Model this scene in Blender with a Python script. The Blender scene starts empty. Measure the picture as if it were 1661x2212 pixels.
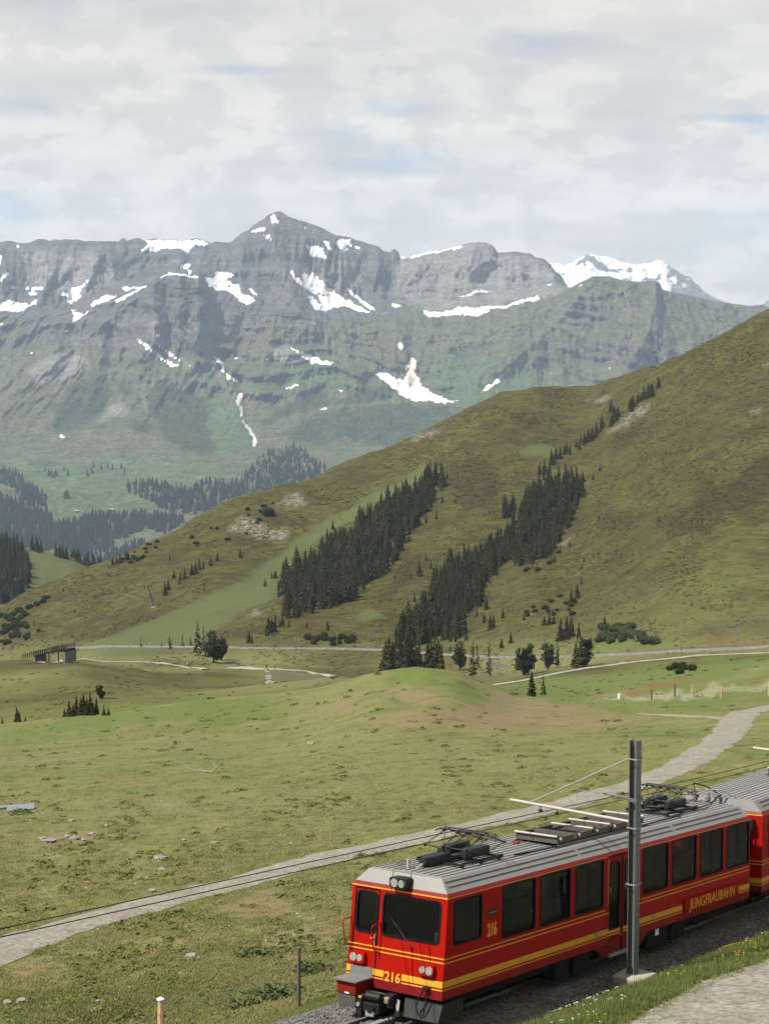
import bpy, bmesh, math, random
import numpy as np
from mathutils import Matrix, Vector
from mathutils.bvhtree import BVHTree

# ------------------------------------------------------------------ camera, sky, sun, exposure
SC = bpy.context.scene
COL = SC.collection
R = math.radians
F = 4118.4                      # focal length in pixels of a 1661 x 2212 print of the view
CX, CY = 830.5, 1106.0
TH = math.atan((1106.0 - 697.6) / F)      # camera looks down by this angle
CT, ST = math.cos(TH), math.sin(TH)

cam = bpy.data.cameras.new('camera')
cam.sensor_fit = 'VERTICAL'; cam.sensor_height = 36.0; cam.sensor_width = 27.0
cam.lens = 36.0 * F / 2212.0
cam.clip_start = 0.5; cam.clip_end = 60000.0
camo = bpy.data.objects.new('camera', cam); COL.objects.link(camo)
camo.rotation_euler = (math.pi / 2 - TH, 0, 0)
SC.camera = camo

SUN_EL = R(54.0)
SUN_AZ = math.atan2(-0.92, -0.39)          # direction towards the sun, measured from +Y to +X
sdir = Vector((math.sin(SUN_AZ) * math.cos(SUN_EL), math.cos(SUN_AZ) * math.cos(SUN_EL), math.sin(SUN_EL)))
sl = bpy.data.lights.new('sun', 'SUN'); sl.energy = 5.0; sl.angle = R(0.6); sl.color = (1.0, 0.95, 0.86)
so = bpy.data.objects.new('sun', sl); COL.objects.link(so)
so.rotation_euler = sdir.to_track_quat('Z', 'Y').to_euler(); so.location = (-200, -100, 400)

SC.view_settings.view_transform = 'Standard'; SC.view_settings.look = 'None'
SC.view_settings.gamma = 1.0; SC.view_settings.use_curve_mapping = False
SC.view_settings.exposure = 0.93
SC.cycles.use_denoising = True
SC.cycles.max_bounces = 6; SC.cycles.transparent_max_bounces = 12
SC.cycles.volume_bounces = 0


def nd(nt, kind, **kw):
    n = nt.nodes.new(kind)
    for k, v in kw.items():
        if k == 'inp':
            for kk, vv in v.items():
                n.inputs[kk].default_value = vv
        else:
            setattr(n, k, v)
    return n


def lk(nt, a, b):
    nt.links.new(a, b)


def math_(nt, op, a, b=None, clamp=False):
    n = nt.nodes.new('ShaderNodeMath'); n.operation = op; n.use_clamp = clamp
    for i, v in enumerate((a, b)):
        if v is None: continue
        if hasattr(v, 'is_output'): nt.links.new(v, n.inputs[i])
        else: n.inputs[i].default_value = v
    return n.outputs[0]


def ramp(nt, fac, stops, interp='LINEAR'):
    n = nt.nodes.new('ShaderNodeValToRGB'); n.color_ramp.interpolation = interp
    el = n.color_ramp.elements
    while len(el) < len(stops): el.new(0.5)
    for e, (p, c) in zip(el, stops):
        e.position = p
        e.color = (c, c, c, 1) if isinstance(c, (int, float)) else (*c, 1)
    nt.links.new(fac, n.inputs[0])
    return n.outputs[0]


def mixc(nt, fac, a, b, mode='MIX'):
    n = nt.nodes.new('ShaderNodeMix'); n.data_type = 'RGBA'; n.blend_type = mode
    for sock, v in ((n.inputs[0], fac), (n.inputs[6], a), (n.inputs[7], b)):
        if hasattr(v, 'is_output'): nt.links.new(v, sock)
        elif isinstance(v, (int, float)): sock.default_value = v
        else: sock.default_value = (*v, 1)
    return n.outputs[2]


def noise(nt, vec, scale, detail=5, rough=0.55, dist=0.0, out=0, lac=2.0):
    n = nt.nodes.new('ShaderNodeTexNoise')
    n.inputs['Scale'].default_value = scale; n.inputs['Detail'].default_value = detail
    n.inputs['Roughness'].default_value = rough; n.inputs['Distortion'].default_value = dist
    n.inputs['Lacunarity'].default_value = lac
    if vec is not None: nt.links.new(vec, n.inputs['Vector'])
    return n.outputs[out]


def mapping(nt, vec, scale=(1, 1, 1), loc=(0, 0, 0), rot=(0, 0, 0)):
    n = nt.nodes.new('ShaderNodeMapping')
    n.inputs['Scale'].default_value = scale; n.inputs['Location'].default_value = loc; n.inputs['Rotation'].default_value = rot
    nt.links.new(vec, n.inputs['Vector'])
    return n.outputs[0]


world = bpy.data.worlds.new('World'); SC.world = world; world.use_nodes = True
wt = world.node_tree; wt.nodes.clear()
sky = nd(wt, 'ShaderNodeTexSky', sky_type='NISHITA', sun_disc=False, sun_elevation=SUN_EL, sun_rotation=SUN_AZ,
         altitude=2100.0, air_density=1.0, dust_density=1.5, ozone_density=1.0)
tc = nd(wt, 'ShaderNodeTexCoord')
sep = nd(wt, 'ShaderNodeSeparateXYZ'); lk(wt, tc.outputs['Generated'], sep.inputs[0])
zz = math_(wt, 'ADD', math_(wt, 'MAXIMUM', sep.outputs[2], 0.0), 0.13)
cmb = nd(wt, 'ShaderNodeCombineXYZ')
lk(wt, math_(wt, 'DIVIDE', sep.outputs[0], zz), cmb.inputs[0])
lk(wt, math_(wt, 'DIVIDE', sep.outputs[1], zz), cmb.inputs[1])
cv = cmb.outputs[0]
big = noise(wt, mapping(wt, cv, (1.25, 1.1, 1), (3.1, 0.35, 0.0)), 1.0, 6, 0.55, 0.4)
cover = ramp(wt, big, [(0.33, 0.45), (0.47, 1.0)], 'EASE')                 # mostly cloud, a few blue gaps
gapn = noise(wt, mapping(wt, tc.outputs['Generated'], (14, 14, 60), (0.7, 0.2, 0.4)), 1.0, 7, 0.65, 0.8)
for (gx, gy, rx, ry) in ((1150, 92, 165, 42), (870, 236, 150, 26), (55, 232, 110, 34), (540, 150, 220, 16), (1560, 255, 160, 14), (130, 292, 60, 10)):
    u_, v_ = (gx - CX) / F, (gy - CY) / F
    dx_ = math_(wt, 'DIVIDE', math_(wt, 'SUBTRACT', math_(wt, 'DIVIDE', sep.outputs[0], math_(wt, 'MAXIMUM', sep.outputs[1], 0.05)), u_), rx / F)
    el_ = (-v_ * CT - ST) / (CT - v_ * ST)
    dz_ = math_(wt, 'DIVIDE', math_(wt, 'SUBTRACT', math_(wt, 'DIVIDE', sep.outputs[2], math_(wt, 'MAXIMUM', sep.outputs[1], 0.05)), el_), ry / F)
    dd_ = math_(wt, 'ADD', math_(wt, 'MULTIPLY', dx_, dx_), math_(wt, 'MULTIPLY', dz_, dz_))
    gp = math_(wt, 'SUBTRACT', math_(wt, 'MULTIPLY', math_(wt, 'POWER', 2.718, math_(wt, 'MULTIPLY', dd_, -0.8)), 1.25), math_(wt, 'MULTIPLY', gapn, 1.35))
    gp = ramp(wt, gp, [(0.0, 0.0), (0.85, 0.50)], 'LINEAR')
    cover = math_(wt, 'SUBTRACT', cover, gp, True)
shade = noise(wt, mapping(wt, cv, (1.4, 2.6, 1), (1.7, 4.2, 2.0)), 1.0, 7, 0.60, 0.6)
ccol = ramp(wt, shade, [(0.30, (3.42, 3.31, 3.15)), (0.46, (3.82, 3.65, 3.40)), (0.66, (4.15, 3.94, 3.60))])
# rounder heaps low over the ridges
cm = noise(wt, mapping(wt, tc.outputs['Generated'], (24, 24, 46), (0.3, 0.1, 0.6)), 1.0, 7, 0.6, 0.1)
heap = ramp(wt, cm, [(0.36, (0.90, 0.895, 0.89)), (0.50, (0.99, 0.98, 0.965)), (0.535, (1.11, 1.095, 1.06)), (0.68, (1.20, 1.18, 1.13))])
low = ramp(wt, sep.outputs[2], [(0.0, 1.0), (0.10, 1.0), (0.17, 0.4), (0.3, 0.15)])
ccol2 = mixc(wt, low, ccol, mixc(wt, 1.0, ccol, heap, 'MULTIPLY'))
skyb = mixc(wt, 1.0, sky.outputs[0], (0.5, 0.5, 0.5), 'MULTIPLY')
fin = mixc(wt, cover, skyb, ccol2)
bg = nd(wt, 'ShaderNodeBackground'); bg.inputs['Strength'].default_value = 0.10
lk(wt, fin, bg.inputs[0])
wo = nd(wt, 'ShaderNodeOutputWorld'); lk(wt, bg.outputs[0], wo.inputs[0])

# ------------------------------------------------------------------ numbers: rays, noise, interpolation
def ray(px, py):
    u = (np.asarray(px, float) - CX) / F; v = (np.asarray(py, float) - CY) / F
    return np.stack([u, CT - v * ST, -v * CT - ST], -1)


def at(px, py, y):
    r = ray(px, py)
    return r * (np.asarray(y, float) / r[..., 1])[..., None]


def proj(P):
    P = np.asarray(P, float)
    z = P[..., 1] * CT - P[..., 2] * ST
    v = -P[..., 1] * ST - P[..., 2] * CT
    return CX + F * P[..., 0] / z, CY + F * v / z


def vnoise(x, y, seed=0):
    xi = np.floor(x).astype(np.int64); yi = np.floor(y).astype(np.int64)
    xf = x - xi; yf = y - yi
    def h(a, b):
        n = (a * 374761393 + b * 668265263 + seed * 974634777) & 0xffffffff
        n = ((n ^ (n >> 13)) * 1274126177) & 0xffffffff
        n = n ^ (n >> 16)
        return (n & 0xffff) / 32767.5 - 1.0
    u = xf * xf * xf * (xf * (xf * 6 - 15) + 10); v = yf * yf * yf * (yf * (yf * 6 - 15) + 10)
    a = h(xi, yi); b = h(xi + 1, yi); c = h(xi, yi + 1); d = h(xi + 1, yi + 1)
    return (a + (b - a) * u) * (1 - v) + (c + (d - c) * u) * v


def fbm(x, y, o=5, seed=0, gain=0.5):
    s = 0; a = 1.0; t = 0
    for i in range(o):
        s = s + a * vnoise(x, y, seed + i * 17); t += a
        x, y = 2.03 * (x * 0.8 - y * 0.6), 2.03 * (x * 0.6 + y * 0.8); a *= gain
    return s / t


def ridged(x, y, o=5, seed=0, gain=0.5):
    s = 0; a = 1.0; t = 0
    for i in range(o):
        s = s + a * (1 - 2 * np.abs(vnoise(x, y, seed + i * 13))); t += a
        x, y = 2.07 * (x * 0.85 - y * 0.53), 2.07 * (x * 0.53 + y * 0.85); a *= gain
    return s / t


def pchip(Y, Z, sub):
    """rows x cols control heights -> finely sampled heights, no overshoot."""
    h = np.diff(Y, axis=0); dl = np.diff(Z, axis=0) / h
    m = np.zeros_like(Z)
    a, b = dl[:-1], dl[1:]
    ok = (a * b) > 0
    with np.errstate(divide='ignore', invalid='ignore'):
        m[1:-1] = np.where(ok, 2 * a * b / (a + b), 0)
    m[0] = dl[0]; m[-1] = dl[-1]
    yo, zo = [], []
    for i in range(len(h)):
        n = sub[i]
        for j in range(n + (1 if i == len(h) - 1 else 0)):
            t = j / n
            h00 = 2*t**3 - 3*t**2 + 1; h10 = t**3 - 2*t**2 + t; h01 = -2*t**3 + 3*t**2; h11 = t**3 - t**2
            yo.append(Y[i] + t * h[i]); zo.append(h00 * Z[i] + h10 * h[i] * m[i] + h01 * Z[i + 1] + h11 * h[i] * m[i + 1])
    return np.array(yo), np.array(zo)


def rowof(pts, ks, smooth=0):
    pts = np.array(pts, float)
    P = at(pts[:, 0], pts[:, 1], pts[:, 2])
    k = P[:, 0] / P[:, 1]
    y = np.interp(ks, k, P[:, 1]); z = np.interp(ks, k, P[:, 2])
    if smooth:
        w = np.exp(-np.linspace(-2, 2, 2 * smooth + 1) ** 2); w /= w.sum()
        f = lambda q: np.convolve(np.pad(q, smooth, mode='edge'), w, 'valid')
        y, z = f(y), f(z)
    return y, z


def inpoly(px, py, poly):
    poly = np.array(poly, float)
    r = np.zeros(px.shape, bool)
    x0, y0 = poly.min(0); x1, y1 = poly.max(0)
    m = (px >= x0) & (px <= x1) & (py >= y0) & (py <= y1)
    if not m.any(): return r
    X, Y = px[m], py[m]; q = np.zeros(X.shape, bool)
    j = len(poly) - 1
    for i in range(len(poly)):
        xi, yi = poly[i]; xj, yj = poly[j]
        if yi != yj:
            q ^= ((yi > Y) != (yj > Y)) & (X < (xj - xi) * (Y - yi) / (yj - yi) + xi)
        j = i
    r[m] = q
    return r


def mask(px, py, polys, warp=0, seed=5, wl=14.0):
    if warp:
        px, py = px + warp * fbm(px / wl, py / wl, 4, seed), py + warp * fbm(px / wl, py / wl, 4, seed + 50)
    m = np.zeros(px.shape, bool)
    for p in polys: m |= inpoly(px, py, p)
    return m.astype(np.float32)


def blur(a, n=1):
    for _ in range(n):
        b = np.pad(a, 1, mode='edge')
        a = (b[1:-1, 1:-1] * 4 + b[:-2, 1:-1] * 2 + b[2:, 1:-1] * 2 + b[1:-1, :-2] * 2 + b[1:-1, 2:] * 2 + b[:-2, :-2] + b[2:, 2:] + b[:-2, 2:] + b[2:, :-2]) / 16
    return a

# ------------------------------------------------------------------ object helpers
def tag(o, label=None, cat=None, group=None, kind=None):
    if label: o['label'] = label
    if cat: o['category'] = cat
    if group: o['group'] = group
    if kind: o['kind'] = kind
    return o


def grid_object(name, V, mat, attrs=None, smooth=True):
    r, c = V.shape[:2]
    me = bpy.data.meshes.new(name)
    n = r * c
    me.vertices.add(n); me.vertices.foreach_set('co', V.reshape(-1).astype(np.float32))
    idx = np.arange(n).reshape(r, c)
    q = np.stack([idx[:-1, :-1], idx[:-1, 1:], idx[1:, 1:], idx[1:, :-1]], -1).reshape(-1)
    nf = (r - 1) * (c - 1)
    me.loops.add(nf * 4); me.loops.foreach_set('vertex_index', q.astype(np.int32))
    me.polygons.add(nf); me.polygons.foreach_set('loop_start', np.arange(0, nf * 4, 4, dtype=np.int32))
    me.polygons.foreach_set('use_smooth', np.full(nf, smooth))
    me.update(calc_edges=True); me.validate()
    for k, a in (attrs or {}).items():
        at_ = me.attributes.new(k, 'FLOAT', 'POINT'); at_.data.foreach_set('value', np.asarray(a, np.float32).reshape(-1))
    o = bpy.data.objects.new(name, me); me.materials.append(mat); COL.objects.link(o)
    return o


def bvh_of(V):
    r, c = V.shape[:2]
    idx = np.arange(r * c).reshape(r, c)
    q = np.stack([idx[:-1, :-1], idx[:-1, 1:], idx[1:, 1:], idx[1:, :-1]], -1).reshape(-1, 4)
    return BVHTree.FromPolygons([tuple(v) for v in V.reshape(-1, 3).tolist()], q.tolist())


def pick(bvh, px, py):
    d = Vector(ray(px, py)).normalized()
    h = bvh.ray_cast(Vector((0, 0, 0)), d)
    return h[0]


def drop(bvh, x, y):
    h = bvh.ray_cast(Vector((x, y, 3000.0)), Vector((0, 0, -1)))
    return h[0]


def newmat(name):
    m = bpy.data.materials.new(name); m.use_nodes = True
    nt = m.node_tree; nt.nodes.clear()
    b = nd(nt, 'ShaderNodeBsdfPrincipled'); o = nd(nt, 'ShaderNodeOutputMaterial')
    lk(nt, b.outputs[0], o.inputs[0])
    return m, nt, b, o


def attr(nt, name):
    n = nd(nt, 'ShaderNodeAttribute', attribute_name=name)
    return n.outputs['Fac']
# ------------------------------------------------------------------ where the railcar stands (local: X to its rear, Y to its far side, Z up)
RC = np.array([[0.602790880, -0.797738958, 0.015990938], [0.009435853, -0.012912804, -0.999872104], [0.797843418, 0.602864674, -0.000256373]])
TCM = np.array([1.24699559, 10.68156485, 41.65496995])
C2W = np.array([[1, 0, 0], [0, -ST, CT], [0, -CT, -ST]])
RW = C2W @ RC; TW = C2W @ TCM
MCAR = Matrix([[*RW[0], TW[0]], [*RW[1], TW[1]], [*RW[2], TW[2]], [0, 0, 0, 1]])


def cw(x, y, z):
    return Vector((RW @ np.array([x, y, z]) + TW).tolist())


def loc_of(P):
    return (np.asarray(P, float) - TW) @ RW


RAIL_Z = -0.60                          # top of rail in that frame
BEND_X, BEND_R = 13.0, 125.0            # beyond here the line bends away from the viewer


def track_pt(s, off=0.0, z=0.0):
    """point of the line at s metres from the railcar's nose, off metres towards its far side"""
    if s <= BEND_X:
        return cw(s, 1.325 + off, z)
    a = (s - BEND_X) / BEND_R
    x = BEND_X + (BEND_R - off) * math.sin(a); y = 1.325 + BEND_R - (BEND_R - off) * math.cos(a)
    return cw(x, y, z)


# ------------------------------------------------------------------ the near land: meadow, valley and the hill behind
g0 = np.array(cw(3, 1.325, -1.02))
GX, GY = 0.062, -0.158
GC = g0[2] - GX * g0[0] - GY * g0[1]


def plane_z(x, y):
    return GC + GX * x + GY * y


E1 = [(-400, 1590, 230), (0, 1566, 225), (135, 1550, 220), (240, 1540, 215), (300, 1527, 212), (425, 1512, 208), (575, 1499, 205), (690, 1487, 200), (740, 1474, 195), (780, 1463, 191), (830, 1451, 188), (915, 1441, 186), (975, 1447, 187), (1015, 1461, 190), (1055, 1476, 194), (1130, 1500, 200), (1230, 1505, 205), (1330, 1495, 215), (1405, 1480, 225), (1480, 1465, 235), (1580, 1450, 245), (1661, 1438, 250), (2060, 1400, 260)]
PTH = [(-400, 1425, 800), (0, 1435, 760), (180, 1423, 720), (445, 1447, 600), (600, 1452, 540), (722, 1463, 500), (830, 1470, 480), (1058, 1481, 430), (1200, 1456, 440), (1330, 1436, 460), (1500, 1418, 480), (1661, 1411, 500), (2060, 1400, 520)]
TRK = [(-400, 1420, 1060), (0, 1425, 1020), (115, 1410, 980), (230, 1397, 940), (490, 1400, 850), (750, 1402, 820), (930, 1412, 780), (1060, 1422, 720), (1280, 1418, 660), (1470, 1408, 620), (1661, 1399, 590), (2060, 1385, 560)]
SIL = [(-400, 1440, 1130), (0, 1330, 1150), (50, 1292, 1165), (150, 1254, 1185), (210, 1232, 1200), (300, 1190, 1225), (400, 1145, 1255), (510, 1097, 1285), (575, 1075, 1310), (650, 1050, 1345), (750, 1005, 1380), (830, 970, 1405), (930, 919, 1440), (1030, 879, 1465), (1080, 854, 1480), (1155, 837, 1500), (1280, 832, 1510), (1355, 807, 1470), (1420, 789, 1440), (1505, 749, 1410), (1580, 709, 1380), (1661, 669, 1350), (2060, 480, 1300)]


def curve_at(c, px, j):
    c = np.array(c, float); return np.interp(px, c[:, 0], c[:, j])


NCA = 460
ksA = np.linspace(-0.335, 0.335, NCA)
rows = []
for y in (6, 20, 34, 46, 60, 80, 105, 130, 152):
    yy = np.full(NCA, float(y)); rows.append((yy, plane_z(ksA * yy, yy) + {130: 0.5, 152: 1.7}.get(y, 0.0) * np.exp(-((CX + F * ksA - 880) / 190) ** 2)))
pxs = np.linspace(-600, 2260, 60)
f3 = lambda py, d: np.stack([pxs, py, d], 1)
e1y, e1d = curve_at(E1, pxs, 1), curve_at(E1, pxs, 2)
pty, ptd = curve_at(PTH, pxs, 1), curve_at(PTH, pxs, 2)
try_, trd = curve_at(TRK, pxs, 1), curve_at(TRK, pxs, 2)
sy, sd = curve_at(SIL, pxs, 1), curve_at(SIL, pxs, 2)
rows.append(rowof(E1, ksA, 7))
rows.append(rowof(f3(e1y + 16, e1d + 26), ksA, 6))
lowv = np.minimum(e1y - 9, pty + 60)
rows.append(rowof(f3(np.maximum(lowv, pty + 12), e1d + 100), ksA, 6))
rows.append(rowof(PTH, ksA, 6))
rows.append(rowof(TRK, ksA, 6))
for t, ex in ((0.10, 1.0), (0.3, 1.05), (0.55, 1.1), (0.8, 1.1)):
    # the spur on the viewer's right bulges towards the viewer, the wooded gully beside it lies back
    spur = np.exp(-((pxs - (1480 + 60 * t)) / 190) ** 2) * math.sin(math.pi * t)
    gul = np.exp(-((pxs - (900 + 420 * t)) / 90) ** 2) * math.sin(math.pi * t)
    gul2 = np.exp(-((pxs - (330 + 560 * t)) / 120) ** 2) * math.sin(math.pi * t)
    d = trd + (sd - trd) * t ** ex - 90 * spur + 55 * gul + 40 * gul2
    rows.append(rowof(f3(try_ + (sy - try_) * t, d), ksA, 6))
rows.append(rowof(SIL, ksA, 2))
rows.append(rowof(f3(sy + 25, sd * 1.10), ksA, 6))
rows.append(rowof(f3(sy + 330, sd * 1.32), ksA, 6))
YA = np.array([r[0] for r in rows]); ZA = np.array([r[1] for r in rows])
for i in range(1, len(YA)): YA[i] = np.maximum(YA[i], YA[i - 1] + 4)
subA = [5, 10, 22, 26, 26, 26, 22, 22, 40, 8, 10, 26, 18, 16, 44, 50, 50, 44, 8, 6]
subA = (subA + [8] * 10)[:len(YA) - 1]
ya, za = pchip(YA, ZA, subA)
xa = ksA[None, :] * ya
pxa, pya = proj(np.stack([xa, ya, za], -1))
dist = ya
# the turf's own unevenness, everywhere in world space
za = za + 0.0010 * dist * fbm(xa / 46, ya / 46, 4, 3) * np.clip((dist - 70) / 150, 0, 1) * np.clip(1.8 - dist / 400, 0.3, 1)
za = za + 0.006 * dist * fbm(xa / 95 + 9, ya / 160, 4, 31) * np.clip((dist - 900) / 250, 0, 1)
za = za + 0.10 * fbm(xa / 3.1, ya / 3.1, 3, 7) * np.clip(1.6 - dist / 200, 0.0, 1) * np.clip((dist - 30) / 30, 0.35, 1)
za = za + 0.26 * fbm(xa / 15, ya / 15, 3, 9) * np.clip((dist - 55) / 40, 0, 1)
kA_ = ksA[None, :] + 0 * ya
calm = np.ones(ya.shape)
for rr_ in (rows[12], rows[13]):
    calm = calm * (1 - 0.9 * np.exp(-((ya - rr_[0][None, :]) / (0.045 * ya)) ** 2))
za = za + 2.6 * ridged(xa / 75, ya / 95, 4, 61) * np.clip((dist - 280) / 150, 0, 1) * calm * np.clip((1050 - pxa) / 350, 0.25, 1)
# the railway's bench: even ground by the rails, a bank towards the viewer, a rough hollow ahead of the nose
La = loc_of(np.stack([xa, ya, za], -1))
lat = La[..., 1] - 1.325; ax_ = La[..., 0]
bx = np.clip(ax_ - BEND_X, 0, None)
lat = lat - np.where(bx > 0, np.sqrt(BEND_R ** 2 + bx ** 2) - BEND_R, 0)
bed_z = plane_z(xa, ya)
near = (dist < 120)
bedw = np.where(near, np.clip(1 - np.clip(np.abs(lat) - 2.0, 0, None) / 2.5, 0, 1), 0); bedw = bedw * bedw * (3 - 2 * bedw)
za = za * (1 - bedw) + (g0[2] + RW[2, 0] * (ax_ - 3) + RW[2, 1] * lat + 0.02) * bedw
bank = np.clip((-lat - 1.95) / 1.1, 0, 1); bank = bank * bank * (3 - 2 * bank)
za = za + np.where(near, 0.33 * bank, 0)
hol = np.exp(-(((ax_ + 1.5) / 4.5) ** 2 + ((lat - 7.5) / 2.6) ** 2))
za = za - np.where(near, 0.75 * hol * (1 + 0.5 * fbm(xa / 1.2, ya / 1.2, 3, 77)), 0)
mnd = np.exp(-(((pxa - 900) / 190) ** 2 + ((ya - 176) / 22) ** 2))
za = za + mnd * (0.55 * fbm(xa / 6, ya / 6, 4, 231) + 0.35 * ridged(xa / 9, ya / 7, 3, 233) - 0.25)
scar = np.exp(-(((pxa - 890) / 50) ** 2 + ((pya - 1500) / 16) ** 2))
za = za - scar * 0.8
VA = np.stack([xa, ya, za], -1)
pxa, pya = proj(VA)
BA = bvh_of(VA)

c4 = lambda *p: [(0.5 * x, 1295.6 + 0.5 * y) for x, y in p]
c5 = lambda *p: [(830.5 + 0.5 * x, 1295.6 + 0.5 * y) for x, y in p]
c6 = lambda *p: [(0.5 * x, 930 + 0.5 * y) for x, y in p]
c7 = lambda *p: [(830.5 + 0.5 * x, 664 + 0.5 * y) for x, y in p]
c8 = lambda *p: [(0.5 * x, 432 + 0.5 * y) for x, y in p]
c3 = lambda *p: [(0.44 * x, 1528 + 0.44 * y) for x, y in p]
za_ = lambda *p: [(0.32 * x, 564.7 + 0.32 * y) for x, y in p]
zb_ = lambda *p: [(465 + 0.32 * x, 431.8 + 0.32 * y) for x, y in p]
zc_ = lambda *p: [(930 + 0.44 * x, 498.2 + 0.44 * y) for x, y in p]

farm = (dist > 300)
DIRT = [[(760, 1552), (850, 1545), (900, 1535), (960, 1535), (1060, 1505), (1090, 1495), (1150, 1515), (1250, 1530), (1400, 1545), (1420, 1553), (1300, 1570), (1150, 1581), (1000, 1576), (850, 1562)],
    c5((20, 380), (90, 372), (190, 400), (240, 440), (260, 470), (180, 465), (90, 425)), c4((1430, 450), (1500, 440), (1560, 470), (1480, 500)), c3((720, 85), (900, 75), (940, 92), (760, 100)), c3((200, 640), (300, 625), (500, 612), (510, 625), (430, 660), (330, 690), (220, 690)),
    c3((1080, 980), (1300, 900), (1400, 950), (1500, 1000), (1300, 1030), (1050, 1020)), c3((0, 1260), (250, 1200), (300, 1260), (60, 1330)), c3((1150, 1180), (1400, 1090), (1661, 1100), (1661, 1200), (1450, 1260), (1250, 1240))]
dirt = mask(pxa, pya, DIRT, 16, 11, 30) * (~farm)
PISTE = [[(150, 1410), (330, 1345), (480, 1275), (610, 1190), (700, 1130), (830, 1055), (920, 1000), (940, 1010), (830, 1080), (740, 1130), (640, 1200), (585, 1290), (500, 1340), (400, 1395), (300, 1420)],
    [(1120, 970), (1200, 960), (1195, 980), (1130, 985)], [(760, 1330), (800, 1315), (830, 1330), (790, 1350)]]
piste = mask(pxa, pya, PISTE, 14, 12, 40) * farm
HEATH = [c7((1150, 900), (1300, 820), (1450, 720), (1600, 640), (1661, 640), (1661, 820), (1540, 900), (1400, 960), (1240, 960)), c7((960, 560), (1060, 520), (1180, 430), (1160, 510), (1000, 640), (930, 640)), c7((900, 900), (1080, 880), (1100, 930), (950, 940)), c7((1130, 610), (1230, 600), (1220, 640), (1140, 650)), c7((1370, 370), (1500, 350), (1500, 410), (1390, 410)), c7((540, 440), (640, 430), (640, 470), (540, 470)),
    c7((270, 720), (420, 640), (520, 780), (480, 880), (300, 880), (270, 800)), c7((0, 1130), (130, 1060), (200, 1080), (100, 1200), (0, 1240))]
heath = mask(pxa, pya, HEATH, 46, 13, 60) * farm
rocky = mask(pxa, pya, [c6((980, 410), (1040, 385), (1070, 370), (1160, 420), (1270, 440), (1200, 480), (1100, 470), (1060, 440), (1000, 430)), c6((1240, 280), (1300, 265), (1330, 330), (1200, 330)), c7((860, 405), (960, 380), (985, 405), (880, 420)), c7((1000, 510), (1060, 450), (1150, 400), (1140, 440), (1060, 500), (930, 570)), c7((130, 550), (250, 520), (230, 550), (120, 575)), c7((760, 1010), (800, 990), (800, 1020), (770, 1030)), c7((1620, 230), (1661, 225), (1661, 255), (1630, 250)), c7((1570, 460), (1610, 430), (1610, 460)), c4((1060, 70), (1140, 40), (1130, 50), (1080, 80))], 12, 14, 10) * farm
lush = mask(pxa, pya, [c5((0, 300), (170, 275), (330, 340), (560, 460), (480, 480), (300, 420), (100, 370), (0, 390)), c5((700, 430), (1000, 440), (1150, 400), (1661, 320), (1661, 430), (1400, 490), (1000, 490), (800, 470)), c4((0, 545), (300, 520), (800, 420), (1100, 420), (1300, 500), (1000, 550), (500, 560), (0, 600)), c5((450, 380), (640, 330), (900, 320), (1400, 250), (1661, 250), (1661, 280), (1200, 390), (700, 430)), c5((900, 180), (1180, 190), (1300, 210), (900, 240))], 26, 15, 50)
pale = mask(pxa, pya, [c5((880, 440), (1150, 410), (1450, 370), (1661, 355), (1661, 385), (1400, 410), (1150, 440))], 18, 16, 20) * (~farm)
rust = mask(pxa, pya, [c5((1390, 170), (1661, 178), (1661, 192), (1390, 188)), c5((1560, 355), (1661, 345), (1661, 360), (1570, 370)), c5((1020, 410), (1140, 370), (1330, 330), (1300, 350), (1150, 390), (1050, 425))], 8, 18, 30)
dry = np.clip(0.5 + 1.2 * fbm(xa / 26, ya / 42, 4, 44), 0, 1)
wear = np.clip(1 - np.abs(lat + 4.2) / 0.9, 0, 1) * near


KALB = 0.70


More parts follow.
